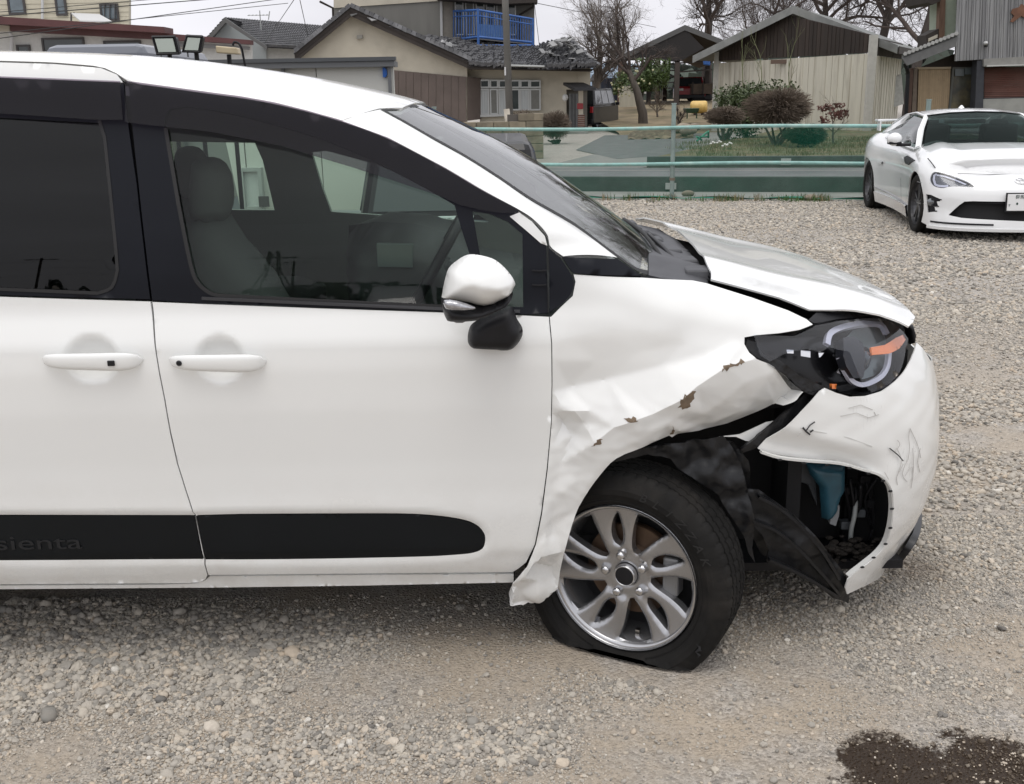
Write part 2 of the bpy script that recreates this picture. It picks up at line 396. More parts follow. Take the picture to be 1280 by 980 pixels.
g_fend = smooth_tab([-1.1, -.9, -.8, -.6, -.40, -.25, -.16, -.09, -.04, 0, .05, .15, .3], [.10, .055, .03, .01, .0, .004, .014, .035, .07, .12, .21, .42, .7], .012)
zt_f = smooth_tab([-4, 0, .15, .35, .5, .8, 1.0, 1.2, 2.4], [1.25, 1.22, 1.17, 1.10, 1.06, .985, .95, .905, .85], .03)
def side_xyz(s, z):
    s = np.asarray(s, float); z = np.asarray(z, float); far = s > SMID; sm = np.where(far, 2 * SMID - s, s)
    e = .004; x = PLX(sm); y = PLY(sm); tx = PLX(sm + e) - PLX(sm - e); ty = PLY(sm + e) - PLY(sm - e); L = np.hypot(tx, ty) + 1e-12
    nx, ny = ty / L, -tx / L
    wf = sstep(.08, .42, sm); wn = sstep(.75, 1.2, sm)
    ins = f_door(z) * (1 - wf) + g_fend(z - zt_f(sm)) * wf
    ins = ins * (1 - wn) + f_nose(z) * wn
    X = x - nx * ins; Y = y - ny * ins
    Y = np.where(far, 2 * CY - Y, Y)
    return np.stack([X, Y, z], 1)
SIDE = Surf(side_xyz, (-2.4, SMID - .02), (.08, 1.66), 1)
_t = SIDE.nrm(np.array([-.5]), np.array([.7]))[0]
SIDE.sgn = 1 if _t[1] < 0 else -1

SEAM_R = [(164, 156), (172, 230), (180, 302), (189, 374), (196, 446), (206, 500), (213, 540), (222, 580), (232, 612), (241, 640), (244, 646), (255, 696), (256, 705), (260, 719)]
SEAM_F = [(686.5, 396), (689.5, 430), (690, 480), (689, 530), (684, 585), (677, 640), (669, 680), (658, 703), (648, 711), (641, 715)]
sh = lambda L, dx, dy=0: [(x + dx, y + dy) for x, y in L]
BELT = [(-200, 362), (0, 370), (90, 373), (189, 376.5), (250, 380), (400, 385.5), (550, 390.5), (655, 394.5), (687, 396)]
# --- displaced features of the doors
def bump_ellipse(cpx, rx, rz, depth, p=1.0):
    u0, v0 = SIDE.inv([cpx])[0]
    def f(u, v):
        r = ((u - u0) / rx) ** 2 + ((v - v0) / rz) ** 2
        return -depth * np.clip(1 - r, 0, 1) ** p
    return f
STRIPE_F = cat([(258, 700), (246.5, 646), (300, 643.3), (400, 643), (500, 643), (545, 645.5), (578, 650.5), (595, 657), (604, 666), (606.5, 675), (603, 686), (592, 692), (565, 695), (520, 697), (400, 699), (300, 700)], 4, True)
STRIPE_F = [(257.5, 700.5), (245.5, 645)] + cat([(300, 643.5), (400, 643), (500, 643), (545, 645.5), (578, 650.5), (595, 657), (604, 666), (606.5, 675), (603, 686), (592, 692), (565, 695), (520, 697), (400, 699.5), (300, 700.5)], 4)
SDX = SIDE.inv([(-200, 450)])[0][0]
def SE(y, d=0.0): return ('uv', SDX + d, SIDE.inv([(-200, y)])[0][1])
STRIPE_R = [SE(645, .012), (-60, 644.5), (243, 645), (254.5, 700), (-60, 702), SE(702, .012)]
def groove(poly_uv, w=.014, d=.007):
    P = np.array(poly_uv)
    def f(u, v):
        q = np.stack([u, v], 1); ds = pdist(q, P); ds = np.where(inpoly(q, P), 0, ds)
        return -d * (1 - sstep(0, w, ds))
    return f
gF = groove(SIDE.inv(STRIPE_F)); gR = groove(SIDE.inv(STRIPE_R))
bowlF = bump_ellipse((275, 449), .062, .058, .023, .7); bowlR = bump_ellipse((115, 448.5), .066, .060, .023, .7)
def dispF(u, v): return gF(u, v) + bowlF(u, v)
def dispR(u, v): return gR(u, v) + bowlR(u, v)
fd_out = sh(BELT[3:], 1.5, 1)[0:1] + BELT[4:8] + [(685, 396)] + sh(SEAM_F, -.5) + [(560, 715.8), (400, 717.3), (262, 718.6)] + sh(SEAM_R, .8)[::-1][:10]
front_door = panel('front_door', SIDE, fd_out, WHITE, VAN, holes=[STRIPE_F], step=.0125, th=.02, disp=dispF, hs=.008)
rd_out = [SE(363), (0, 371), (90, 374), (187.8, 377)] + sh(SEAM_R[4:], -.8) + [(257, 724), (250, 727.5), (235, 728.8), (0, 730.3), SE(731)]
rear_door = panel('sliding_door', SIDE, rd_out, WHITE, VAN, holes=[STRIPE_R], step=.0125, th=.02, disp=dispR, hs=.02)
panel('side_moulding', SIDE, STRIPE_F, TRIM, front_door, step=.01, th=.004, off=-.006)
mould_r = panel('side_moulding', SIDE, STRIPE_R, TRIM, rear_door, step=.01, th=.004, off=-.006)
panel('sill', SIDE, [(-200, 733), (200, 730.9), (245, 729.2), (257, 725), (262.5, 720.3), (400, 719), (642, 717.5), (642, 728), (450, 732), (262, 734.5), (-200, 738)], WHITE, VAN, step=.008, th=.02, off=-.007)
# dark structure seen in the gaps
panel('inner_body', SIDE, [('uv', -2.3, .31), ('uv', -2.3, .985), ('uv', -.2, .975), ('uv', .12, .94), ('uv', .10, .36), ('uv', -.03, .31)], DARK, VAN, step=.06, th=.004, off=-.036)

panel('seam_backing', SIDE, [(150, 120), (178, 120), (208, 378), (170, 378)], DARK, VAN, step=.05, th=.004, off=-.03)
# embossed model name on the moulding (partly out of the frame)
u0, v0 = SIDE.inv([(47, 680)])[0]; p0 = SIDE.P(np.array([u0]), np.array([v0]), -.0055)[0]
Mt = Matrix.Translation(Vector(p0)) @ Matrix.Rotation(rad(90), 4, 'X')
EMB = mat('embossed_black_letters', (.016, .017, .019), .3, spec=.3)
text_mesh('model_name', 'sienta', .058, Mt, EMB, mould_r, depth=.0022, sx=1.75)

# --- handles
def handle(name, x0, x1, yc0, yc1, door, btn, flip=False):
    a = SIDE.pt((x0, yc0)); b = SIDE.pt((x1, yc1)); g = G(); n = 26; m = 14
    pts = []
    for i in range(n + 1):
        t = i / n; c = a * (1 - t) + b * t
        e = math.sin(math.pi * min(max(t, 0), 1)) ** .35
        tt = 2 * t - 1
        hh = .0255 * (1 - abs(tt) ** 5.0) ** .5 * (1 - .28 * (t if flip else 1 - t) * 1)
        out = .030 * (1 - abs(tt) ** 4) ** .6
        uu, vv = SIDE.ur, None
        ring = []
        for k in range(m):
            an = 2 * math.pi * k / m; cy = math.cos(an); sz = math.sin(an)
            yy = c[1] - out - .010 * (1 - abs(tt) ** 4) ** .5 * (abs(cy) ** .7) * (1 if cy > 0 else -.6)
            ring.append((c[0], yy, c[2] + hh * (abs(sz) ** .8) * (1 if sz > 0 else -1)))
        pts.append(ring)
    V = [p for r in pts for p in r]
    F = [(i * m + k, i * m + (k + 1) % m, (i + 1) * m + (k + 1) % m, (i + 1) * m + k) for i in range(n) for k in range(m)]
    g.add(V, F); h = g.obj(name, WHITE, door, smooth=True)
    c = a + (b - a) * ((btn[0] - x0) / (x1 - x0))
    return h, c
hR, cb = handle('door_handle', 53, 180, 448, 449, rear_door, (146, 450))
G().box((cb[0], cb[1] - .041, cb[2] - .001), (.018, .006, .014)).obj('handle_button', BLKPL, hR, bevel=.002)
hF, ck = handle('door_handle', 211, 334, 449.5, 451, front_door, (229, 450))
gg = G(); gg.lathe([(0, .004), (.005, .004), (.0075, 0)], (ck[0], ck[1] - .037, ck[2]), (0, -1, 0), 16); gg.obj('key_lock', BLKPL, hF)

# --- window frames and glass
VT = [(160.5, 104.5), (180, 107), (267, 119), (302, 123.5), (344, 131), (386, 141), (425, 152), (486, 174.5), (556, 211), (600, 237), (647, 262.5)]
VB = [(160.5, 155.5), (180, 158), (267, 167.5), (355, 185), (442, 211), (503, 231), (556, 248), (574, 257), (600, 263.5), (628, 267.5), (645, 267)]
GL_F = [(206, 158), (205.5, 146), (212, 136.5), (232, 133)] + cat([(270, 138), (322, 150), (400, 173), (470, 203), (530, 234), (568, 256)], 3) + [(578, 290), (587, 318), (599, 383)] + [(552, 382), (398, 375), (275, 369)] + cat([(262, 366), (247, 352), (237, 325), (223, 255), (207, 165)], 3)
GL_Q = [(590.5, 264), (612, 267), (635, 277), (653, 293), (654, 384), (609, 383), (600, 318)]
df_out = [(161, 105)] + cat(VT, 2)[1:] + [(662, 285), (683, 307), (685, 391), (655, 393)] + [(550, 389), (400, 384), (250, 378.7), (190.5, 375.2)] + sh(SEAM_R[:3], 1.3)[::-1]
door_frame = panel('window_frame', SIDE, df_out, BLKMAT, front_door, holes=[GL_F, GL_Q], step=.02, th=.012, off=.0, hs=.012)
panel('window_glass', SIDE, GL_F, GLASS, front_door, step=.04, th=.003, off=-.008)
panel('quarter_glass', SIDE, GL_Q, GLASS, front_door, step=.04, th=.003, off=-.008)
# rubber seals round the glass, belt strip
def strip_px(name, pts, w, m, parent, off=.002, th=.006, closed=False):
    uv = SIDE.inv(pts, off if abs(off) > .0045 else 0.0); g = G(); P = SIDE.P(np.array([a for a, _ in uv]), np.array([b for _, b in uv]), off)
    n = len(P); V = []
    N = SIDE.nrm(np.array([a for a, _ in uv]), np.array([b for _, b in uv]))
    for i in range(n):
        t = P[(i + 1) % n] - P[i - 1] if closed else P[min(i + 1, n - 1)] - P[max(i - 1, 0)]; t /= np.linalg.norm(t); s = np.cross(N[i], t)
        V += [P[i] + s * w / 2, P[i] - s * w / 2, P[i] - s * w / 2 - N[i] * th, P[i] + s * w / 2 - N[i] * th]
    F = []
    for i in range(n if closed else n - 1):
        a = 4 * i; b = 4 * ((i + 1) % n)
        for k in range(4): F.append((a + k, a + (k + 1) % 4, b + (k + 1) % 4, b + k))
    return g.add(V, F).obj(name, m, parent)
strip_px('weatherstrip', [(207, 160)] + cat([(223, 255), (237, 325), (246, 352), (262, 366), (275, 369.5)], 4) + [(398, 376), (552, 383), (600, 384)], .009, RUBBER, front_door)
strip_px('belt_strip', [(252, 373), (398, 379.5), (552, 386), (650, 389)], .008, mat('satin_black_strip', (.03, .03, .033), .3), front_door, off=.005)
GL_R = [SE(140, .05), (-100, 143), (0, 147), (123, 153.5), (130, 172), (137, 240), (144, 311)] + cat([(146, 338), (139, 357), (122, 365)], 3) + [(0, 360), SE(352, .05)]
rf_out = [SE(92), (-100, 95), (0, 98), (67, 100.5), (154, 104), (160, 155)] + sh(SEAM_R[1:4], -1.3) + [(90, 371.7), (0, 368.7), SE(360.8)]
panel('window_frame', SIDE, rf_out, BLKMAT, rear_door, holes=[GL_R], step=.03, th=.012, hs=.012)
panel('window_glass', SIDE, GL_R, PRIV, rear_door, step=.04, th=.003, off=-.008)
strip_px('weatherstrip', [(124, 150), (131, 172), (138, 240), (145, 311)] + cat([(147, 338), (140, 359), (122, 366.5)], 3) + [(0, 361.5), (-180, 354)], .008, RUBBER, rear_door)
# smoked wind deflectors
panel('wind_deflector', SIDE, VT + sh(VB, 0)[::-1], VISOR, front_door, step=.03, th=.003, off=.022, invoff=0.0)
panel('wind_deflector', SIDE, [(-200, 93), (-100, 96), (0, 99), (67, 101.5), (154, 105), (157.5, 153), (121, 152.5), (0, 144.5), (-200, 137)], VISOR, rear_door, step=.03, th=.003, off=.022, invoff=0.0)
# black corner pieces at the foot of the pillar
strip_px('gap_line', [(684.8, 308), (685, 350), (685.3, 391)], .003, DARK, front_door, off=.0035, th=.003)
corner = panel('pillar_garnish', SIDE, [(686, 310)] + cat([(700, 322), (711, 338), (717, 352), (715, 364), (705, 377.5), (687, 390)], 4), BLKMAT, VAN, step=.015, th=.02, off=.002)
for yy in (338, 356):
    strip_px('garnish_rib', [(665, yy), (674, yy + .5), (683, yy)], .0035, BLKPL, front_door, off=.005, th=.005)
panel('fender_garnish', SIDE, [(703, 321), (772, 323.5), (802, 344.5), (760, 344), (717.5, 341.5), (713, 337)], BLKMAT, VAN, step=.02, th=.02, off=.003)
panel('door_frame_corner', SIDE, [(649, 265.5), (665, 277), (681, 295), (684, 307), (676, 304), (660, 290), (637, 270.5)], WHITE, front_door, step=.01, th=.01, off=.003)

# --- roof
EDGE = [(-200, 73), (0, 76), (67, 78), (126, 83), (146, 91), (160, 103.3), (180, 106), (267, 118), (302, 122.5), (344, 130), (386, 140), (425, 151), (486, 173.5), (556, 210)]
panel('sliding_door_top', SIDE, [SE(75), (0, 78), (67, 80), (126, 85), (146, 93), (153.5, 103), (67, 99.6), (0, 97), SE(91)], WHITE, rear_door, step=.015, th=.015)
_e = SIDE.inv(EDGE); _E = SIDE.P(np.array([a for a, _ in _e]), np.array([b for _, b in _e])); _E = np.vstack([[-3.3, _E[0, 1], _E[0, 2] - .03], _E])
eY = smooth_tab(_E[:, 0], _E[:, 1], .02); eZ = smooth_tab(_E[:, 0], _E[:, 2], .012)
_sk = np.array([atY(x, y, CY) for x, y in [(-200, 66), (-100, 65.5), (0, 66), (80, 66.5), (150, 68.5), (200, 71), (250, 75.5), (300, 82), (350, 89.5), (400, 98), (450, 108.5), (500, 119.5), (545, 132)]])
cZ = smooth_tab(np.r_[-3.3, _sk[:, 0], .2], np.r_[_sk[0, 2] - .06, _sk[:, 2], _sk[-1, 2] - .25], .05)
dentc = SIDE.pt((395, 140))
def roof_xyz(u, t):
    u = np.asarray(u, float); t = np.asarray(t, float); far = t > 1; tt = np.where(far, 2 - t, t); a = tt * math.pi / 2
    ye = eY(u); ze = eZ(u); zc = cZ(u)
    Y = ye + (CY - ye) * (1 - np.cos(a)); Z = ze + (zc - ze) * np.sin(a)
    Y = Y + .009 * np.exp(-((u - dentc[0]) / .05) ** 2 - ((tt - .16) / .10) ** 2)
    return np.stack([u, np.where(far, 2 * CY - Y, Y), Z], 1)
ROOF = Surf(roof_xyz, (-3.2, -.05), (0, 2), 1)
if ROOF.nrm(np.array([-1.]), np.array([.9]))[0][2] < 0: ROOF.sgn = -1
uA = float(np.interp(425, proj(_E)[:, 0], _E[:, 0]))
hc = ROOF.inv([(474, 135.5)])[0]
xh = hc[0]
panel('roof', ROOF, [('uv', -3.1, .0), ('uv', uA, 0.0), ('uv', *hc), ('uv', xh + .05, .6), ('uv', xh + .075, 1.0), ('uv', xh + .05, 1.4), ('uv', xh, 2 - hc[1]), ('uv', uA, 2), ('uv', -3.1, 2)], WHITE, VAN, step=.03, th=.02)
# --- windshield
w_x = smooth_tab([-.6, -.45, -.32, -.15, .009, .18, .35, .5, .7], [1.66, 1.578, 1.504, 1.403, 1.30, 1.184, 1.064, .955, .81], .02)
hrp = ROOF.P(np.array([hc[0]]), np.array([hc[1]]))[0]; qh2 = ((hrp[1] - CY) / .65) ** 2; WDZ = float(w_x(hrp[0]) + (.028 + .052 * sstep(-.35, .15, hrp[0])) * (1 - qh2) - hrp[2]) - .003
def ws_xyz(u, v):
    u = np.asarray(u, float); v = np.asarray(v, float); q = (u - CY) / .65
    b = .028 + .052 * sstep(-.35, .15, v)
    return np.stack([v, u, w_x(v) + b * (1 - q * q) - WDZ * sstep(-.02, hrp[0], v) * np.clip(q * q / qh2, 0, 1.3)], 1)
WS = Surf(ws_xyz, (2.72, 4.2), (-.5, .62), 1)
if WS.nrm(np.array([3.4]), np.array([.0]))[0][2] < 0: WS.sgn = -1
WE = [(475, 137), (501, 151), (541.6, 174.5), (582, 197), (623, 223), (664, 251), (719, 283), (772, 322), (802, 342), (830, 347.5)]
we = WS.inv(WE)
hcX = we[0][1]
top = [('uv', 2.95, hcX + .02), ('uv', 3.2, hcX + .05), ('uv', 3.45, hcX + .062), ('uv', 3.7, hcX + .05), ('uv', 3.95, hcX + .02)]
ws_out = [('uv', *p) for p in we[::-1]] + top + [('uv', 2 * CY - p[0], p[1]) for p in we]
ws_o = panel('windshield', WS, ws_out, GLASSW, VAN, step=.05, th=.004)
# black print band round the windshield and sun shade strip
def band(name, A, B, m, parent, th=.004):
    g = G(); n = len(A); V = list(A) + list(B); F = [(i, i + 1, n + i + 1, n + i) for i in range(n - 1)]
    return g.add(V, F).obj(name, m, parent)
def wsP(L, off=.001): a = np.array(L); return WS.P(a[:, 0], a[:, 1], off)
pe = cat(we, 4)
fullE = cat(we[::-1], 4) + [(p[1], p[2]) for p in top] + cat([(2 * CY - p[0], p[1]) for p in we], 4)
cen = np.array([CY, .05]); A_ = np.array(fullE)
d_ = cen - A_; L_ = np.linalg.norm(d_, axis=1, keepdims=True)
B_ = A_ + d_ / L_ * .022
band('windshield_seal', wsP(A_, .0015), wsP(B_, .0015), RUBBER, ws_o)
# --- A pillar: lofted strip between door edge and windshield edge
AL = [(425, 151), (486, 173.5), (556, 210), (600, 236), (648, 261.5), (668, 275), (684, 293), (688, 308), (704, 320.3)]
AU = WE[:8]
def on_side(L): e = SIDE.inv(L); return SIDE.P(np.array([a for a, _ in e]), np.array([b for _, b in e]))
lowP = np.array(cat(on_side(AL), 8)); upP = np.array(cat(WS.P(np.array([p[0] for p in we[:8]]), np.array([p[1] for p in we[:8]])), 8))
def resl(P, n):
    L = np.r_[0, np.cumsum(np.linalg.norm(np.diff(P, axis=0), axis=1))]; q = np.linspace(0, L[-1], n); return np.stack([np.interp(q, L, P[:, k]) for k in range(3)], 1)
def pillar(name, lo, up, parent, m, bulge=.016, n=60, k=11, out=(0, -1, .55), far=False):
    lo = resl(lo, n); up = resl(up, n); V = []; out = np.array(out) / np.linalg.norm(out)
    tt = np.linspace(0, 1, k); D0 = ROOF.P(uA + (hc[0] - uA) * tt, hc[1] * tt)
    if far: D0 = mir(D0)
    D0 = D0 - (lo[0] * (1 - tt)[:, None] + up[0] * tt[:, None]); w0 = np.linalg.norm(up[0] - lo[0])
    for i in range(n):
        for j in range(k):
            t = j / (k - 1); w = np.linalg.norm(up[i] - lo[i])
            b_ = 1 - float(sstep(0, .45, i / (n - 1))); V.append(lo[i] * (1 - t) + up[i] * t + (out * min(bulge, w * .2) * (1 - b_) + D0[k // 2] * b_ * w / w0) * math.sin(math.pi * t) ** .85)
    V = np.array(V); F = [(i * k + j, i * k + j + 1, (i + 1) * k + j + 1, (i + 1) * k + j) for i in range(n - 1) for j in range(k - 1)]
    V2 = V - out * .02; m_ = len(V)
    return mobj(name, np.vstack([V, V2]), F + [tuple(q + m_ for q in f[::-1]) for f in F], m, parent, True)
mir = lambda P: np.stack([P[:, 0], 2 * CY - P[:, 1], P[:, 2]], 1)
pillar('front_pillar', lowP, upP, VAN, WHITE)
pillar('front_pillar', mir(lowP), mir(upP), VAN, WHITE, out=(0, 1, .55), far=True)

# --- hood
he = smooth_tab([.1, .35, .50, .64, .80, .95, 1.05, 1.15, 1.25, 1.35, 1.45], [1.12, 1.085, 1.052, 1.018, .975, .945, .92, .888, .85, .80, .73], .03)
def hood_xyz(u, v):
    u = np.asarray(u, float); v = np.asarray(v, float); q = np.abs((v - CY) / .70)
    z = he(u) + .035 * (1 - q ** 2.6) + .010 * np.exp(-((q - .62) / .10) ** 2) * sstep(1.3, .8, u)
    z = z - .10 * sstep(.95, 1.25, q)
    return np.stack([u, v, z], 1)
HOOD = Surf(hood_xyz, (.1, 1.42), (2.62, 4.28), 1)
if HOOD.nrm(np.array([.8]), np.array([3.4]))[0][2] < 0: HOOD.sgn = -1
rearpx = [(889, 349), (889, 340), (882, 325), (866, 305), (846, 287), (826, 273), (806, 266)]
rear_uv = HOOD.inv(rearpx)
nearpx = [(905, 353), (935, 361), (975, 372), (1012, 387), (1040, 387), (1070, 387.5), (1100, 393), (1125, 402), (1136, 408)]
near_uv = HOOD.inv(nearpx)
ft = near_uv[-1]
hood_out = [('uv', *p) for p in rear_uv[::-1]] + [('uv', *p) for p in near_uv] + [('uv', ft[0] + .03, ft[1] + .05), ('uv', ft[0] + .07, ft[1] + .14), ('uv', 1.19, 3.2), ('uv', 1.22, 3.45), ('uv', 1.19, 3.7), ('uv', 1.12, 3.92), ('uv', 1.0, 4.08), ('uv', .8, 4.14), ('uv', .5, 4.14)] + [('uv', rear_uv[-1][0] - .005, 4.10)]
hood = panel('hood', HOOD, hood_out, WHITE, VAN, step=.02, th=.005)
# cowl
cw = [('uv', *p) for p in rear_uv] + [('uv', rear_uv[-1][0] - .02, 4.12), ('uv', .30, 4.12), ('uv', .36, 3.9), ('uv', .42, 3.45), ('uv', .42, 3.1), ('uv', .38, 2.80)]
COWLM = mat('weathered_grey_black_plastic', (.045, .046, .052), .55, var=.2, vscale=20, bump=.1, bscale=400)
cowl = panel('cowl_panel', HOOD, [('uv', a - (.0 if i else 0), b) for i, (_, a, b) in enumerate(cw)], COWLM, VAN, step=.03, th=.01, off=-.030)
for k, (yy, xx) in enumerate([(2.95, .53), (3.12, .52), (3.3, .50), (3.5, .47), (3.7, .45), (3.9, .43)]):
    z = float(he(np.array([xx]))) + .0
    G().box((xx, yy, z - .010), (.09, .11, .03), taper=.8).obj('cowl_rib', COWLM, cowl, bevel=.006)
for xx, yy in ((.60, 2.92), (.59, 3.35)):
    z = float(he(np.array([xx]))) + .0
    G().ell((xx - .03, yy, z + .004), (.022, .04, .010), 10, 6).obj('washer_nozzle', BLKPL, cowl, smooth=True)
def wiper(pts, blade):
    P = [tuple(p) for p in pts]
    w = G().tube(cat(P, 5), [.011] * 6 + [.007] * (len(cat(P, 5)) - 6), 8).obj('wiper_arm', BLKPL, VAN, smooth=True)
    G().tube(cat(blade, 5), .0065, 6).obj('wiper_blade', RUBBER, w, smooth=True)
def wsat(y, x, off=.02): return WS.P(np.array([y]), np.array([x]), off)[0]
wiper([wsat(2.88, .53, .012), wsat(3.0, .49, .02), wsat(3.2, .475, .018), wsat(3.45, .45, .012)], [wsat(3.0, .455, .008), wsat(3.35, .43, .008), wsat(3.72, .40, .008)])
wiper([wsat(3.45, .53, .012), wsat(3.6, .49, .018), wsat(3.8, .46, .015), wsat(3.98, .43, .010)], [wsat(3.6, .445, .008), wsat(3.85, .42, .008), wsat(4.02, .39, .008)])

# --- front wing: crumple relief given at marked spots (mm, + is outwards)
CRUMP = [(700, 350, 0), (780, 352, 0), (870, 360, 0), (960, 385, 0), (1010, 405, 2), (700, 400, 0), (760, 405, -1), (850, 400, -1), (920, 408, 0),
         (692, 450, -2), (745, 452, -12), (800, 440, -12), (860, 424, -10), (925, 419, -5), (936, 438, 0),
         (691, 490, -8), (712, 486, -20), (760, 476, -16), (830, 458, -10), (880, 442, -4),
         (691, 515, -6), (700, 505, -2), (718, 512, 10), (704, 532, -22), (716, 545, -14), (730, 528, 4), (738, 512, 8),
         (742, 549, 24), (766, 530, 22), (790, 521, 30), (815, 514, 22), (850, 495, 32), (868, 480, 26), (905, 456, 26), (942, 448, 10),
         (846, 522, 8), (849, 540, -6), (856, 510, 20), (880, 518, -6), (905, 500, 2), (930, 478, 6), (962, 470, -8), (1003, 490, -40), (985, 511, -62), (960, 526, -72), (935, 520, -40), (920, 541, -74), (895, 546, -64), (872, 549, -46), (875, 536, -34), (905, 530, -38), (950, 500, -26),
         (838, 549, -24), (832, 530, 10), (820, 552, -2), (800, 545, 16), (770, 560, 14), (800, 559, 4), (745, 590, 10), (720, 600, 2), (702, 580, -4), (692, 560, 0),
         (702, 615, 4), (718, 640, -8), (690, 620, 0), (683, 660, 0), (692, 662, -12), (704, 690, 0), (679, 690, 14), (668, 705, -8),
         (672, 722, 10), (655, 712, 24), (640, 722, 22), (637, 751, 32), (665, 750, 16), (697, 736, 2), (690, 715, -16), (700, 715, -2), (650, 735, 12), (674, 742, 28)]
cu = np.array(SIDE.inv([(a, b) for a, b, _ in CRUMP])); cval = np.array([c for *_, c in CRUMP]) / 1000.
_cv, _ce, _cf, *_ = delaunay_2d_cdt([Vector(p) for p in cu], [], [], 0, 1e-7)
CT = np.array([t for t in _cf if len(t) == 3]); CVv = np.array([tuple(p) for p in _cv])
_ci = [int(np.argmin(((cu - q) ** 2).sum(1))) for q in CVv]; CVal = cval[_ci]
def plin(Q):
    out = np.zeros(len(Q)); done = np.zeros(len(Q), bool)
    for t in CT:
        a, b, c = CVv[t]; M = np.array([[b[0] - a[0], c[0] - a[0]], [b[1] - a[1], c[1] - a[1]]]); dt = np.linalg.det(M)
        if abs(dt) < 1e-12: continue
        w = (Q - a) @ np.linalg.inv(M).T; k = (w[:, 0] >= -1e-6) & (w[:, 1] >= -1e-6) & (w.sum(1) <= 1 + 1e-6) & ~done
        out[k] = CVal[t[0]] * (1 - w[k].sum(1)) + CVal[t[1]] * w[k, 0] + CVal[t[2]] * w[k, 1]; done |= k
    return out
def crumple(u, v):
    Q = np.stack([u, v], 1); o = np.zeros(len(Q)); R_ = .0022 + .026 * sstep(.86, .94, v)
    ds = [(0, 0)] + [(math.cos(a), math.sin(a)) for a in np.arange(8) * math.pi / 4] + [(.5 * math.cos(a), .5 * math.sin(a)) for a in np.arange(6) * math.pi / 3]
    for dx, dy in ds: o += plin(Q + np.stack([dx * R_, dy * R_], 1))
    o *= 1.22 / len(ds)
    o += .0012 * np.sin(u * 71 + 3 * np.sin(v * 50)) * np.sin(v * 63 + 2 * np.sin(u * 37)) * sstep(.86, .70, v)
    return o
wing_out = [(689, 396), (703, 382), (716, 370), (719.5, 352), (717, 343)] + [(760, 345.8), (802, 347), (830, 349), (866, 350.5), (883, 354), (940, 372), (985, 388), (1008, 399), (1016, 405.5)] + \
    [(1000, 412), (975, 416), (945, 419), (931, 421.5), (930.5, 430), (936, 441), (944, 448.5)] + [(962, 455), (985, 469), (1004, 490), (996, 500), (985, 511), (960, 525), (938, 534), (920, 541), (905, 543), (880, 548), (850, 548), (842, 552), (838, 549.5), (825, 552)] + \
    cat([(800, 560), (770, 571), (750, 592), (733, 618), (720, 645), (709, 678), (702, 705), (697, 735)], 3) + [(688, 741), (678, 744), (668, 752), (660, 747), (650, 751), (638, 752.5), (636, 742), (641, 722), (648, 713.5)] + sh(SEAM_F[:-2], .7)[::-1]
wing = panel('front_wing', SIDE, wing_out, WHITE, VAN, step=.0085, th=.004, disp=crumple, extra=[[(742, 549), (766, 530), (790, 521), (815, 514), (850, 495), (868, 480), (905, 456), (941, 448.6)], [(718, 512), (730, 528), (742, 549)], [(692, 452), (745, 452), (800, 440), (860, 424), (925, 419)] if False else [(846, 522), (856, 510)], [(704, 532), (718, 512), (738, 512)], [(850, 497), (846, 522), (849, 540)]])
wing.data.set_sharp_from_angle(angle=rad(24))
panel('wing_return', SIDE, [(899, 546), (925, 543), (958, 528), (975, 525), (962, 545), (945, 553), (932, 551), (920, 546)], GREY if False else WHITE, VAN, step=.02, th=.004, off=-.06)
# chipped paint
CHIP = mat('rusty_brown_primer', (.17, .125, .085), .8, var=.35, vscale=60)
for L in ([(846, 506), (849, 496), (858, 488), (868, 485), (866, 495), (858, 508)], [(778, 519), (790, 517), (796, 523), (784, 523)], [(738, 552), (744, 546), (752, 545), (748, 551)],
          [(899, 461), (902, 455), (918, 452), (926, 450), (924, 454), (910, 458)], [(839, 540), (842, 533), (843, 545), (840, 549)]):
    rj = np.random.default_rng(int(L[0][0])); L = [(x + rj.normal(0, 1.3), y + rj.normal(0, 1.1)) for x, y in resample(L, 3.2)]; e = SIDE.inv(L); V2, F2 = tri_region(e, [], .006); d = crumple(V2[:, 0], V2[:, 1]) + .0012
    lift('paint_chip', V2, F2, SIDE.P(V2[:, 0], V2[:, 1], d), SIDE.nrm(V2[:, 0], V2[:, 1]), .001, CHIP, wing)
# fuel of the accident: bumper skin
bump_ctrl = {}
_ba, _bb = np.array(SIDE.inv([(985, 536), (1108, 566)]))
def bdisp(u, v):
    t = _bb - _ba; L_ = np.hypot(*t); nx_, nz_ = t[1] / L_, -t[0] / L_; dd = (u - _ba[0]) * nx_ + (v - _ba[1]) * nz_; al = ((u - _ba[0]) * t[0] + (v - _ba[1]) * t[1]) / L_
    fold = -np.clip(dd, 0, .05) * .55 * sstep(L_ * 1.15, L_ * .75, al) * sstep(.40, .46, v)
    return fold + .004 * np.exp(-((u - bs0[0]) / .05) ** 2 - ((v - bs0[1]) / .03) ** 2) - .006 * np.exp(-((u - bs1[0]) / .04) ** 2 - ((v - bs1[1]) / .05) ** 2) + .0012 * np.sin(u * 45 + 2 * np.sin(v * 33)) * np.sin(v * 51)
bs0 = SIDE.inv([(1040, 560)])[0]; bs1 = SIDE.inv([(1125, 565)])[0]
OPEN = cat([(952, 566), (975, 573), (1010, 577), (1050, 580), (1080, 588), (1100, 594), (1111, 604), (1116, 618), (1117, 640), (1114, 662), (1108, 680), (1098, 693), (1085, 704), (1068, 717), (1062, 722)], 3)
bl = SIDE.inv([(1150, 674), (1163, 650)])
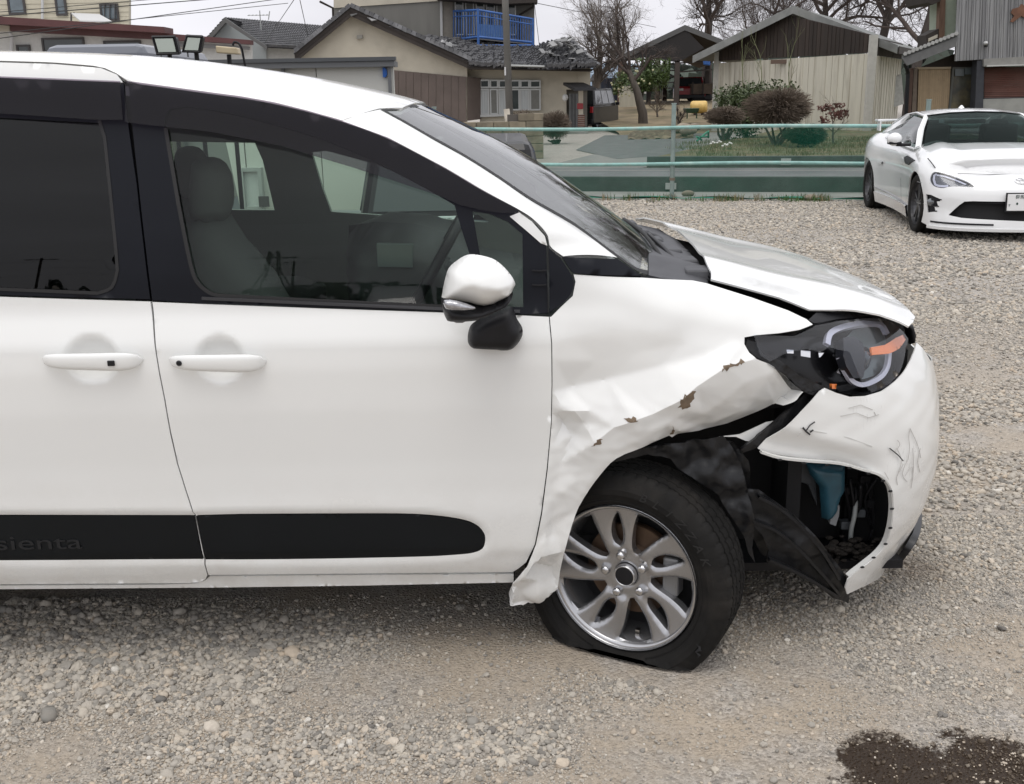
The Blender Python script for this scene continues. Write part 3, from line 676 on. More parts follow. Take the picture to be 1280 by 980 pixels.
bump_out = [(1031, 485), (1045, 491), (1062, 496), (1082, 495), (1102, 489), (1120, 476), (1133, 460), (1141, 443), (1146, 428)] + \
    [('uv', SIDE.inv([(1146, 428)])[0][0] + .10, .765), ('uv', SMID - .15, .72), ('uv', SMID + .15, .72), ('uv', SMID + .5, .76), ('uv', SMID + .75, .72), ('uv', SMID + .95, .6), ('uv', SMID + .95, .22), ('uv', SMID + .45, .17), ('uv', SMID, .17), ('uv', SMID - .42, .18)] + \
    [(1128, 703), (1100, 722), (1075, 735), (1059, 743), (1057, 735), (1060, 724)] + OPEN[::-1] + [(951, 565), (962, 552), (975, 541), (990, 527), (1010, 506), (1025, 489)]
bumper = panel('front_bumper', SIDE, bump_out, WHITE, VAN, step=.014, th=.004, disp=bdisp)
SCUF = WHITE.copy(); SCUF.name = 'scuffed_bumper_paint'; nt_ = SCUF.node_tree; b_ = nt_.nodes['Principled BSDF']; N_ = nt_.nodes.new; K_ = nt_.links.new; sr_ = b_.inputs['Base Color'].links[0].from_socket
g_ = N_('ShaderNodeNewGeometry'); ac_ = None
for px_, rr_ in (((1138, 575), .085), ((1122, 575), .05), ((1085, 512), .07), ((1010, 538), .03)):
    v_ = N_('ShaderNodeVectorMath'); v_.operation = 'DISTANCE'; K_(g_.outputs['Position'], v_.inputs[0]); v_.inputs[1].default_value = tuple(SIDE.pt(px_)); m_r = N_('ShaderNodeMapRange'); K_(v_.outputs['Value'], m_r.inputs[0]); m_r.inputs[1].default_value = rr_; m_r.inputs[2].default_value = 0; m_r.inputs[4].default_value = 1 if rr_ != .07 else .5
    if ac_ is None: ac_ = m_r.outputs[0]
    else: mm_ = N_('ShaderNodeMath'); mm_.operation = 'MAXIMUM'; K_(ac_, mm_.inputs[0]); K_(m_r.outputs[0], mm_.inputs[1]); ac_ = mm_.outputs[0]
mp_ = N_('ShaderNodeMapping'); mp_.inputs['Rotation'].default_value = (0, .25, 0); mp_.inputs['Scale'].default_value = (7, 7, 1.1); K_(g_.outputs['Position'], mp_.inputs[0]); n_s = N_('ShaderNodeTexNoise'); n_s.inputs['Scale'].default_value = 22; n_s.inputs['Detail'].default_value = 8; n_s.inputs['Roughness'].default_value = .8; K_(mp_.outputs[0], n_s.inputs[0])
q_s = N_('ShaderNodeMapRange'); K_(n_s.outputs[0], q_s.inputs[0]); q_s.inputs[1].default_value = .56; q_s.inputs[2].default_value = .66; u_s = N_('ShaderNodeMath'); u_s.operation = 'MULTIPLY'; K_(q_s.outputs[0], u_s.inputs[0]); K_(ac_, u_s.inputs[1]); x_s = N_('ShaderNodeMix'); x_s.data_type = 'RGBA'; K_(u_s.outputs[0], x_s.inputs[0]); K_(sr_, x_s.inputs[6]); x_s.inputs[7].default_value = (.16, .15, .14, 1); K_(x_s.outputs[2], b_.inputs['Base Color'])
bumper.data.materials[0] = SCUF
# soft crease under the bumper shoulder is a second, slightly raised skin edge
strip_px('bumper_crease', [(1000, 535), (1030, 541), (1060, 547), (1090, 558)], .0022, mat('dull_white_edge', (.55, .55, .53), .5), bumper, off=.0012, th=.002)
strip_px('torn_edge', OPEN, .006, mat('raw_plastic_edge', (.62, .62, .60), .6), bumper, off=-.002, th=.014)
for x_, y_ in ((975, 575), (1005, 579), (1034, 581), (1062, 585), (1086, 592), (1104, 601), (1113, 614), (1115, 636), (1113, 660), (1107, 680), (1092, 697), (1078, 709)):
    c_ = SIDE.pt((x_, y_), .0015); G().ell(c_, (.0065, .002, .0035), 8, 5).obj('clip_slot', DARK, bumper)
SCR = mat('black_scratch', (.02, .02, .022), .6)
SCG = mat('grey_scuff', (.45, .44, .42), .6)
def scratch(L, w, m=SCR): strip_px('scratch', L, w, m, bumper, off=.0035 if m is SCR else .003, th=.001)
scratch([(1003, 534), (1007, 539), (1012, 543)], .0045); scratch([(1007, 538), (1012, 531), (1018, 527)], .003); scratch([(1012, 540), (1016, 537)], .004)
scratch([(1111, 560), (1116, 564), (1122, 569), (1128, 576)], .0028)
for L in ([(1137, 535), (1135, 545), (1136, 560), (1134, 575)], [(1121, 550), (1124, 556), (1117, 565)], [(1140, 560), (1141, 585), (1138, 610)], [(1128, 580), (1124, 588), (1120, 596), (1121, 606)],
          [(1150, 560), (1146, 575), (1149, 590)], [(1137, 536), (1146, 556), (1150, 572)], [(1130, 595), (1139, 583), (1140, 600)], [(996, 545), (1000, 541)], [(1133, 575), (1127, 592), (1133, 602)], [(1120, 560), (1126, 575), (1122, 590)]):
    scratch(cat(L, 3), .0013, SCG)
for L in ([(1060, 510), (1075, 506), (1090, 512)], [(1050, 520), (1070, 516), (1085, 522), (1098, 518)], [(1092, 515), (1094, 519)], [(1105, 590), (1110, 599)]): scratch(L, .0012, SCG)
# lower lip, grille and hood latch tab
lipz = SIDE.inv([(1125, 695), (1158, 655)])
panel('bumper_lip', SIDE, [('uv', lipz[0][0] - .02, .235), ('uv', SMID - .3, .27), ('uv', SMID + .6, .25), ('uv', SMID + .6, .12), ('uv', SMID - .3, .12), ('uv', lipz[0][0] + .03, .15)], mat('satin_black_lip', (.02, .02, .022), .35), VAN, step=.03, th=.02, off=.028)
panel('grille', SIDE, [('uv', SMID - .22, .76), ('uv', SMID - .1, .735), ('uv', SMID + .42, .76), ('uv', SMID + .4, .84), ('uv', SMID - .2, .84)], BLKPL, VAN, step=.03, th=.02, off=-.01)
# ---------------------------------------------------------------- torn headlight
HSG = mat('headlight_black_housing', (.006, .006, .007), .25, coat=.2, spec=.3)
HL = cat([(931, 425), (935, 417.5), (942, 416), (962, 418), (993, 418.6), (1019, 405), (1046, 400), (1083, 396.5), (1106, 397), (1117, 402), (1130, 414), (1137, 423), (1134, 436), (1126, 466), (1114, 480), (1090, 492), (1068, 494), (1050, 490), (1033, 486), (1015, 491), (1004, 489), (989, 477), (972, 462), (949, 448), (936, 438)], 2, True)
HV = np.array([-.035, .075, -.012]); _o = SIDE.inv(HL); _V, _F = tri_region(_o, [], .02); _P = SIDE.P(_V[:, 0], _V[:, 1], -.004) + HV; hlamp = lift('headlight', _V, _F, _P, SIDE.nrm(_V[:, 0], _V[:, 1]), .02, HSG, VAN)
_hu = SIDE.inv(HL)
_a = SIDE.P(np.array([a for a, _ in _hu]), np.array([b for _, b in _hu]), -.004); _b = _a + HV
g = G(); n = len(_a); g.add(np.vstack([_a, _b]), [(i, (i + 1) % n, n + (i + 1) % n, n + i) for i in range(n)]); g.obj('housing_wall', HSG, hlamp)
LENS = glass_mat('scuffed_clear_lens', (.93, .94, .96), haze=.02, rough=.03)
L1 = [(942, 418), (962, 419.5), (993, 420), (1020, 406.5), (1046, 401.5), (1083, 398), (1106, 398.5), (1117, 403.5), (1129, 414.5), (1135.5, 423.5), (1132, 436), (1125, 465), (1113, 478.5), (1090, 490.5), (1078, 480), (1074, 470), (1062, 440), (1036, 434), (1026, 440), (1010, 436), (985, 440), (962, 452), (950, 444)]
panel('headlight_lens', SIDE, L1, LENS, hlamp, step=.02, th=.003, off=.002)
DRL = mat('frosted_light_guide', (.58, .58, .66), .25, coat=.8)
CHR = mat('chrome_reflector', (.75, .75, .76), .12, metal=1)
AMB = mat('amber_reflector', (.85, .22, .04), .25, coat=.8)
strip_px('light_guide', cat([(1035, 430), (1038, 417), (1049, 410), (1068, 405), (1090, 402.5), (1103, 405), (1110, 416)], 4), .016, DRL, hlamp, off=-.028, th=.012)
strip_px('light_guide', cat([(1113, 440), (1111, 457), (1104, 469), (1092, 477), (1078, 481), (1066, 476), (1058, 463), (1051, 446)], 4), .0125, DRL, hlamp, off=-.028, th=.012)
panel('reflector', SIDE, [(1042, 443), (1056, 444), (1064, 458), (1062, 472), (1046, 466), (1052, 456)], CHR, hlamp, step=.01, th=.006, off=-.045)
panel('inner_bezel', SIDE, [(1058, 421), (1066, 413), (1083, 408), (1098, 409), (1106, 420), (1108, 440), (1106, 456), (1092, 470), (1078, 474), (1066, 460)], mat('bezel_grey', (.16, .19, .19), .3, metal=.4), hlamp, step=.02, th=.006, off=-.05)
pc = SIDE.pt((1079, 449), -.03)
g = G(); ax = np.array([.55, -.82, .05]); ax /= np.linalg.norm(ax)
g.lathe([(.0, .0), (.028, 0), (.034, .004), (.034, .03), (.030, .034), (0, .034)], pc - ax * .03, ax, 20); pj = g.obj('projector', BLKPL, hlamp, smooth=False)
G().lathe([(.026, .002), (.022, .010), (.013, .016), (0, .018)], pc, ax, 20).obj('projector_lens', mat('projector_glass', (.03, .04, .05), .03, coat=1), pj, smooth=True)
panel('projector_shroud', SIDE, [(1054, 422), (1066, 420), (1078, 428), (1083, 446), (1079, 472), (1067, 473), (1058, 458), (1054, 445)], mat('shroud_black', (.02, .021, .026), .35), hlamp, step=.01, th=.03, off=-.012)
panel('amber_reflector', SIDE, [(1091, 433), (1108, 430), (1122, 421), (1131, 417), (1134.5, 423), (1126, 435), (1114, 441), (1092, 443)], AMB, hlamp, step=.01, th=.006, off=-.006, invoff=0.0)
if 0: panel('amber_top_shade', SIDE, [(1094, 431), (1104, 424), (1120, 420), (1127, 418), (1110, 428), (1095, 433)], BLKPL, hlamp, step=.01, th=.006, off=-.010)
for L in ([(983, 437), (992, 437.5), (992, 442), (984, 441.5)], [(1001, 438), (1013, 439), (1013, 447), (1001, 445)], [(1023, 441), (1030, 441), (1026, 446), (1024, 447)]):
    panel('chrome_tab', SIDE, L, CHR, hlamp, step=.01, th=.003, off=-.02)
panel('bulb_socket', SIDE, [(1040, 480), (1046, 480), (1045, 486), (1040, 486)], AMB, hlamp, step=.01, th=.01, off=-.05)
# shattered lower edge of the lamp
def crum_panel(name, S, outl, ctrl, m, parent, off, step=.012, th=.003, amp=.0, seed=1):
    o = S.inv(outl, off); V, F = tri_region(o, [], step); r = np.random.default_rng(seed)
    cu_ = np.array(S.inv([(a, b) for a, b, _ in ctrl], off)) if ctrl else None
    d = np.zeros(len(V))
    if ctrl is not None and len(ctrl):
        rr_ = np.random.default_rng(seed + 50); ex = V[rr_.integers(0, len(V), 14)]; cu_ = np.vstack([cu_, ex]); cv_ = np.r_[np.array([c for *_, c in ctrl]) / 1000., rr_.normal(0, .009, len(ex))]
        for dx, dy in ((0, 0), (.003, 0), (-.003, 0), (0, .003), (0, -.003)):
            d2 = ((V[:, None, :] + np.array([dx, dy]) - cu_[None]) ** 2).sum(2) ** .5; i3 = np.argsort(d2, 1)[:, :3]; w = 1 / (np.take_along_axis(d2, i3, 1) + .004); d = d + (w * cv_[i3]).sum(1) / w.sum(1) / 5
    d = d + amp * (np.sin(V[:, 0] * 140 + 4 * np.sin(V[:, 1] * 60)) * np.sin(V[:, 1] * 120 + 2)) + r.normal(0, amp * .25, len(V))
    return lift(name, V, F, S.P(V[:, 0], V[:, 1], d + off), S.nrm(V[:, 0], V[:, 1]), th, m, parent)
SHARD = mat('scuffed_black_plastic', (.012, .012, .013), .35, spec=.35, var=.3, vscale=40, bump=.2, bscale=120)
crum_panel('broken_housing', SIDE, [(934, 424), (944, 428), (955, 444), (975, 450), (1000, 470), (1018, 478), (1034, 485), (1022, 496), (1004, 490), (986, 472), (962, 456), (940, 445), (932, 434)], [], SHARD, hlamp, -.01, amp=.003, th=.006)
crum_panel('bumper_bracket', SIDE, [(1032, 483), (1022, 496), (1008, 512), (988, 532), (966, 548), (946, 560), (928, 567), (926, 562), (948, 545), (975, 522), (995, 503), (1008, 489)], [], SHARD, VAN, -.035, amp=.003, th=.012, seed=4)
pillow('headlight_tab', cat([(1128, 404), (1138, 403), (1143, 411), (1143, 424), (1138, 431), (1133, 424), (1131, 413)], 2, True), 3.03, BLKPL, VAN, w=.012, D=.03, step=.008)
panel('headlight_top_trim', SIDE, [(1010, 400), (1020, 391), (1060, 389), (1092, 392.5), (1108, 398), (1083, 395.5), (1046, 399), (1018, 404)], BLKPL, VAN, step=.015, th=.02, off=-.012)

# ---------------------------------------------------------------- structure inside the wing and bumper
g = G(); g.bx((-.02, 2.98, .20), (1.05, 3.05, .90)); g.bx((.78, 2.80, .30), (.82, 3.0, .80)); g.bx((-.05, 2.70, .28), (-.02, 3.0, .85)); g.bx((1.0, 2.95, .2), (1.15, 3.9, .8)); g.bx((.05, 2.85, .66), (.95, 4.0, .86)); g.obj('engine_bay', DARK, VAN)
G().bx((-3.1, 2.74, .19), (.0, 4.16, .26)).obj('floor_pan', DARK, VAN)
G().bx((.55, 2.82, .17), (1.14, 4.0, .195)).obj('undertray', BLKPL, VAN)
panel('under_hood', HOOD, [('uv', .42, 2.72), ('uv', .42, 4.1), ('uv', 1.02, 4.0), ('uv', 1.05, 3.1), ('uv', .95, 2.95), ('uv', .78, 2.77)], DARK, VAN, step=.08, th=.01, off=-.05)
TEAL = mat('translucent_teal_tank', (.03, .10, .14), .35, var=.25, vscale=20)
g = G(); pillow('washer_tank', [(1007, 578), (1056, 582), (1056, 612), (1049, 624), (1046, 638), (1036, 650), (1027, 647), (1024, 608), (1012, 592)], 2.84, TEAL, VAN, w=.02, D=.03, step=.01)
BKT = mat('dark_grey_bracket', (.10, .11, .12), .5, var=.2, vscale=30)
slab('inner_bracket', [(975, 576), (1008, 580), (1020, 596), (1022, 634), (1010, 606), (985, 598), (984, 585)], 2.90, .03, BKT, VAN, bevel=.004)
slab('cable_connector', [(1041, 631), (1050, 632), (1049, 645), (1045, 658), (1037, 655), (1039, 643)], 2.83, .02, mat('grey_connector', (.25, .26, .27), .5), VAN, bevel=.002)
G().tube(cat([atY(1070, 626, 2.88), atY(1068, 645, 2.86), atY(1064, 662, 2.86), atY(1063, 680, 2.87)], 4), .007, 8).obj('drain_hose', mat('pale_hose', (.35, .37, .36), .5), VAN, smooth=True)
for q in range(7):
    r_ = np.random.default_rng(q); a = atY(1055 + q * 7, 590 + r_.integers(0, 20), 2.86 + .02 * (q % 3)); b = atY(1060 + q * 5 + r_.integers(-8, 8), 640 + r_.integers(0, 40), 2.9)
    G().tube(cat([a, (a + b) / 2 + r_.normal(0, .012, 3), b], 4), .004 + .002 * (q % 2), 6).obj('wiring_loom', BLKPL, VAN, smooth=True)
for q, (x, y) in enumerate([(1062, 612), (1072, 640), (1085, 628), (1058, 655), (1080, 598)]):
    c = atY(x, y, 2.90); G().box(c, (.03 + .01 * (q % 2), .03, .025)).obj('wiring_clip', BKT if q % 2 else BLKPL, VAN, bevel=.003)
# dirt and splinters lying on the torn undertray
g = G(); r_ = np.random.default_rng(3)
for q in range(110):
    p = atY(1030 + 75 * r_.random(), 690 + r_.normal(0, 7), 2.82 + .03 * r_.random()); s = .004 + .008 * r_.random()
    g.ell(p, (s * 1.4, s, s * .7), 6, 4)
g.obj('splinters', mat('dry_leaf_debris', (.018, .014, .011), .9, var=.4, vscale=60), VAN, kind='stuff')

# crumpled inner arch liner
LIN = mat('crumpled_liner_plastic', (.010, .0105, .012), .40, spec=.35, var=.35, vscale=25, bump=.12, bscale=300)
crum_panel('arch_liner', SIDE, [(760, 580), (772, 570), (800, 561), (842, 553), (880, 549), (905, 546), (916, 560), (927, 582), (934, 611), (940, 640), (943, 665), (940, 685), (944, 704), (935, 690), (930, 670), (920, 655), (904, 631), (898, 618), (875, 602), (849, 587), (838, 573), (810, 569), (790, 573)],
           [(780, 568, 0), (842, 560, 25), (846, 575, 12), (875, 570, -15), (885, 590, 30), (905, 560, -20), (905, 600, 20), (915, 625, -25), (925, 600, 15), (935, 640, 30), (925, 660, -10), (890, 560, 20), (860, 585, -10), (915, 585, -30)], LIN, VAN, -.03, amp=.0025, step=.010, th=.004)
crum_panel('arch_liner', SIDE, [(880, 549), (916, 552), (935, 575), (940, 612), (962, 640), (975, 690), (970, 705), (950, 690), (935, 660), (920, 620), (900, 580)],
           [(900, 560, 0), (925, 580, 15), (930, 620, -20), (950, 660, 15), (965, 690, -10)], LIN, VAN, -.11, amp=.003, step=.014, th=.004, seed=5)
crum_panel('bumper_liner', SIDE, [(935, 612), (949, 613), (967, 625), (994, 645), (1018, 668), (1039, 695), (1055, 722), (1060, 738), (1058, 753), (1039, 746), (1020, 732), (994, 719), (966, 710), (959, 703), (962, 690), (953, 669), (943, 658), (936, 640)],
           [(945, 618, 0), (975, 640, 14), (1010, 675, 14), (1045, 725, 10), (950, 645, -18), (985, 665, -20), (1020, 705, -16), (960, 665, 10), (1000, 690, 12), (1035, 730, 8), (965, 690, -12), (985, 708, -14), (1010, 722, -10)], LIN, VAN, -.03, amp=.0006, step=.012, th=.005)
for L in ([(949, 622), (975, 636), (1003, 660), (1030, 692), (1050, 725)], [(942, 653), (970, 664), (1000, 688), (1028, 718), (1050, 744)], [(962, 701), (990, 713), (1020, 729), (1050, 748)]):
    strip_px('liner_rib', cat(L, 3), .008, LIN, VAN, off=-.012, th=.02)

# ---------------------------------------------------------------- flat front wheel, steered towards the viewer
DEL = rad(28); WN = np.array([-math.sin(DEL), -math.cos(DEL), 0]); WU = np.array([math.cos(DEL), -math.sin(DEL), 0]); WV = np.array([0, 0, 1.])
H = atY(782, 718.5, 2.66); TSC = 1.035
ALLOY = mat('grey_alloy_paint', (.43, .43, .44), .26, metal=.85, var=.06, vscale=12)
ALLOYL = mat('machined_alloy_edge', (.55, .55, .56), .25, metal=.9)
WC = H - WN * .045
TYRE = mat('dusty_black_tyre', (.012, .0115, .011), .82, spec=.2, var=.3, vscale=18, bump=.25, bscale=350, col2=(.028, .025, .022), c2scale=7, c2lo=.5, c2hi=.8)
prof = [(.200, .070), (.206, .080), (.215, .084), (.222, .083), (.224, .0865), (.240, .0905), (.243, .0930), (.262, .0935), (.265, .0915), (.285, .086), (.296, .080), (.301, .077), (.305, .072), (.3085, .064), (.309, .052), (.302, .050), (.302, .045), (.3095, .043), (.310, .022), (.302, .020), (.302, .015), (.310, .013), (.310, 0)]
prof = [(.2165 + (r - .2) * (.307 - .2165) / .11, h) for r, h in prof]; prof = prof + [(r, -h) for r, h in prof[-2::-1]]
NS = 300; V = []; m_ = len(prof)
for i in range(NS):
    a = 2 * math.pi * i / NS
    for j, (r, h) in enumerate(prof):
        sip = ((i + (2 if abs(h) < .03 else 0)) % 5 == 0)
        if r > .2985 and sip and abs(h) < .075: r = r - .0035
        if .284 < r < .2985 and i % 5 == 0: r = r - .0012; h = h - math.copysign(.001, h)
        x, z = r * math.cos(a), r * math.sin(a)
        low = max(0.0, (-z - .10) / .21); b = low ** 1.6
        if r > .228: h = h + math.copysign(.024 * b * math.sin(min(1, (r - .21) / .10) * math.pi * .75), h); x *= 1 + .05 * b
        P = WC + WU * x + WV * z + WN * h
        if P[2] < .019: P[2] = .019; P = P + WN * math.copysign(.006, h)
        V.append(P)
F = [(i * m_ + j, i * m_ + j + 1, ((i + 1) % NS) * m_ + j + 1, ((i + 1) % NS) * m_ + j) for i in range(NS) for j in range(m_ - 1)]
wheel = mobj('front_wheel', V[:4], [(0, 1, 2)], TYRE, VAN)   # replaced below by the rim barrel
me = bpy.data.meshes.new('front_wheel')
gb = G(); gb.lathe([(.205, .078), (.2075, .074), (.203, .068), (.196, .064), (.190, .055), (.184, .02), (.180, -.05), (.175, -.08)], WC, WN, 72)
me.from_pydata([tuple(p) for p in gb.v], [], gb.f); me.shade_smooth(); me.materials.append(ALLOY); wheel.data = me
ty = mobj('tyre', V, F, TYRE, wheel, smooth=True)
ty.data.set_sharp_from_angle(angle=rad(38))
# spoked face cut from a dished disc
def leaf(phi, r0, r1, hw, sw, pk=.75):
    L = []; n = 10
    for k in range(n + 1):
        t = k / n; r = r0 + (r1 - r0) * t; w = hw * math.sin(math.pi * t ** pk) ** .75 if 0 < t < 1 else 0
        L.append((r, w, sw * t * t))
    out = [(r * math.cos(phi + s + w / r), r * math.sin(phi + s + w / r)) for r, w, s in L] + [(r * math.cos(phi + s - w / r), r * math.sin(phi + s - w / r)) for r, w, s in L[::-1][1:-1]]
    return out
def window(phi, sw):
    L = []
    for t in np.linspace(0, 1, 9):
        r = .070 + (.186 - .070) * t; w = (.007 + .046 * t ** .8) ; L.append((r, w, sw * t * t))
    a = [(r * math.cos(phi + s + w / r), r * math.sin(phi + s + w / r)) for r, w, s in L]; b = [(r * math.cos(phi + s - w / r * .82), r * math.sin(phi + s - w / r * .82)) for r, w, s in L[::-1]]
    top = [(.190 * math.cos(phi + sw + q), .190 * math.sin(phi + sw + q)) for q in (.12, 0, -.10)]
    return a + top + b
PH0 = rad(31)
holes = []
for k in range(5):
    holes.append(leaf(PH0 + k * 2 * math.pi / 5, .083, .182, .0170, rad(-6)))
    holes.append(window(PH0 + rad(37) + k * 2 * math.pi / 5, rad(-5)))
circ = [(.1965 * math.cos(a), .1965 * math.sin(a)) for a in np.linspace(0, 2 * math.pi, 97)[:-1]]
V2, F2 = tri_region(circ, holes, .008, .006)
r = np.hypot(V2[:, 0], V2[:, 1]); th_ = np.arctan2(V2[:, 1], V2[:, 0])
allh = np.full(len(V2), 1e9)
for h_ in holes: allh = np.minimum(allh, pdist(V2, h_))
hh = .010 * np.sin(np.clip(r / .12, 0, 1) * math.pi * .5) + .012 * np.clip((r - .12) / .08, 0, 1) ** 2 - .010 * (1 - sstep(.02, .05, r))
hh = hh - .006 * (1 - sstep(0, .008, allh)) - .012 * np.exp(-((r - .057) / .016) ** 2) * .6
P = H + V2[:, :1] * WU + V2[:, 1:] * WV + (hh - .004)[:, None] * WN
rim = lift('rim', V2, F2, P, np.tile(WN, (len(P), 1)), .028, ALLOY, wheel)
rim.data.set_sharp_from_angle(angle=rad(50))
g = G(); g.lathe([(.197, .02), (.203, .024), (.2075, .021), (.208, .010), (.197, .004)], H, WN, 96); g.obj('rim_lip', ALLOYL, wheel, smooth=True)
NUT = mat('polished_lug_nut', (.62, .62, .63), .2, metal=1)
for k in range(5):
    a = PH0 + k * 2 * math.pi / 5; c = H + WU * .0565 * math.cos(a) + WV * .0565 * math.sin(a) - WN * .006
    G().lathe([(.0125, 0), (.0125, .013), (.0115, .016), (.0095, .0185), (.006, .020), (0, .0205)], c, WN, 12).obj('lug_nut', NUT, wheel, smooth=False)
    c2 = c - WN * .001; G().lathe([(.0165, -.004), (.0165, .0015), (.0150, .0)], c2, WN, 20).obj('nut_seat', DARK, wheel)
g = G(); g.lathe([(.0, .011), (.0235, .0105), (.0258, .0090)], H, WN, 32); ccap = g.obj('centre_cap', BLKPL, wheel)
G().lathe([(.0255, .009), (.0262, .0115), (.0285, .0112), (.0305, .006), (.0315, -.004)], H, WN, 40).obj('cap_ring', ALLOYL, wheel, smooth=True)
Mw = Matrix(((WU[0], 0, WN[0], 0), (WU[1], 0, WN[1], 0), (0, 1, 0, 0), (0, 0, 0, 1)))
def Mat3(o, X, Yv, Z): return Matrix(((X[0], Yv[0], Z[0], o[0]), (X[1], Yv[1], Z[1], o[1]), (X[2], Yv[2], Z[2], o[2]), (0, 0, 0, 1)))
# tyre name raised on the sidewall
SWL = mat('raised_rubber_letter', (.026, .0255, .025), .7, spec=.25)
for k, chh in enumerate('BLIZZAK'):
    a = rad(76 - 8.6 * k); rr = .262; o = WC + WU * rr * math.cos(a) + WV * rr * math.sin(a) + WN * .0938; t = a - math.pi / 2
    X_ = WU * math.cos(t) + WV * math.sin(t); Y_ = -WU * math.sin(t) + WV * math.cos(t)
    text_mesh('tyre_lettering', chh, .032, Mat3(o, X_, Y_, WN), SWL, wheel, depth=.0008, sx=1.15, shear=.25)
# brake
ROT = mat('rusty_brake_disc', (.11, .07, .045), .5, metal=.5, var=.3, vscale=15)
g = G(); g.lathe([(.05, .0), (.128, 0), (.130, -.004), (.130, -.020), (.05, -.02)], H - WN * .045, WN, 48); g.lathe([(0, .02), (.06, .02), (.075, 0), (.075, -.02)], H - WN * .045, WN, 32); g.obj('brake_disc', ROT, wheel)
g = G(); R3 = np.stack([WU, WV, WN], 1)
g.box(H + WU * .118 + WV * .008 - WN * .045, (.045, .11, .05), R3); g.obj('brake_caliper', mat('grey_caliper', (.22, .22, .22), .45, metal=.4), wheel, bevel=.008)
G().lathe([(.185, -.0), (.18, -.004), (0, -.004)], H - WN * .085, WN, 40).obj('dust_shield', DARK, wheel)
G().tube([H + WU * -.115 + WV * -.135 - WN * .02, H + WU * -.105 + WV * -.118 + WN * .004], .0035, 8).obj('valve_stem', BLKPL, wheel)
# balance weights and the puncture
for a, w in ((rad(-118), .02), (rad(-80), .03)): 
    G().box(H + WU * .181 * math.cos(a) + WV * .181 * math.sin(a) - WN * .02, (.012, w, .015), R3).obj('balance_weight', CHR, wheel)
aa = rad(-33); pc = WC + WU * .275 * math.cos(aa) + WV * .262 * math.sin(aa)
g = G(); g.tube([pc + WU * (.006 * math.sin(q * 2.3)) + WV * (-.028 + .007 * q) + WN * (.1 - .002 * q) for q in range(9)], [.001, .004, .003, .006, .004, .006, .003, .004, .001], 5)
g.obj('puncture_tear', DARK, wheel)
for o_ in [wheel] + list(wheel.children):
    if o_.name.split('.')[0] in ('tyre', 'tyre_lettering', 'puncture_tear'): continue
    for q_ in [o_] + ([] if o_ is wheel else list(o_.children)): q_.data.transform(Matrix.Translation(Vector(H)) @ Matrix.Scale(TSC, 4) @ Matrix.Translation(-Vector(H)))
# rear wheel, out of the picture
gw = G(); gw.lathe([(0, .09), (.20, .088), (.205, .095), (.29, .09), (.31, .07), (.31, -.09), (.2, -.1)], (-2.35, 2.72, .31), (0, -1, 0), 48); gw.obj('rear_wheel', TYRE, VAN, smooth=False)
_sd = SDX - .006
qp = panel('rear_quarter', SIDE, [('uv', _sd, .27), ('uv', _sd, 1.0), ('uv', -2.75, .99), ('uv', -3.05, .90), ('uv', -3.08, .34)] + [('uv', -2.35 - .35 * math.cos(a), .31 + .35 * math.sin(a)) for a in np.linspace(-.1, math.pi + .1, 20)], WHITE, VAN, step=.03, th=.02)
panel('quarter_frame', SIDE, [('uv', _sd, 1.004), ('uv', _sd, 1.575), ('uv', -2.7, 1.56), ('uv', -3.0, 1.2), ('uv', -3.05, .95), ('uv', -2.75, .994)], BLKMAT, VAN, step=.04, th=.012, holes=[[('uv', _sd - .06, 1.07), ('uv', _sd - .06, 1.50), ('uv', -2.6, 1.48), ('uv', -2.75, 1.25), ('uv', -2.7, 1.08)]])
panel('rear_side_glass', SIDE, [('uv', _sd - .05, 1.06), ('uv', _sd - .05, 1.51), ('uv', -2.59, 1.49), ('uv', -2.76, 1.25), ('uv', -2.71, 1.07)], PRIV, VAN, step=.06, th=.003, off=-.008)
panel('quarter_top', SIDE, [('uv', _sd, 1.58), ('uv', _sd, float(eZ(np.array([_sd]))[0])), ('uv', -2.9, float(eZ(np.array([-2.9]))[0])), ('uv', -2.72, 1.565)], WHITE, VAN, step=.03, th=.015)
panel('rear_quarter_inner', SIDE, [('uv', _sd + .2, .25), ('uv', _sd + .2, 1.0), ('uv', -3.0, 1.0), ('uv', -3.0, .25)], DARK, VAN, step=.06, th=.004, off=-.24)
G().bx((-3.12, 2.72, .28), (-3.06, 4.18, 1.6)).obj('tailgate_skin', WHITE, VAN, bevel=.02)

# ---------------------------------------------------------------- door mirror
mirror = pillow('door_mirror', cat([(595, 401), (606, 394), (627, 385), (640, 383), (646, 398), (653, 410), (652, 422), (643, 434), (633, 437.5), (597, 436), (587, 432), (584.5, 422), (587.5, 408)], 3, True), 2.58, BLKPL, front_door, w=.03, D=.045, step=.008)
MC = cat([(584, 318.5), (597, 318.5), (615, 323), (627, 331), (638, 343), (644, 354), (642, 360), (636, 370), (624, 376.5), (612, 381.5), (600, 382), (587, 378.5), (570, 375.5), (553.5, 373), (553, 366), (556, 350), (561, 335), (572, 325)], 3, True)
ML = cat([(553, 371), (575, 374), (600, 380), (627, 375), (641, 365), (637, 379), (627, 386), (606, 396), (592, 400.5), (573, 402), (560, 400), (555, 392), (552.5, 381)], 3, True)
pillow('mirror_lower_shell', ML, 2.47, BLKPL, mirror, w=.035, D=.075, Db=.07, step=.008)
pillow('mirror_cap', MC, 2.465, WHITE, mirror, w=.075, D=.085, Db=.07, step=.007, k=.62)
pillow('turn_signal', cat([(555, 375), (572, 376), (594, 384), (590, 387), (578, 388), (561, 387), (556, 384)], 2, True), 2.39, mat('silvery_signal_lens', (.35, .35, .37), .12, metal=.5, coat=1, var=.3, vscale=150), mirror, w=.01, D=.012, step=.004)

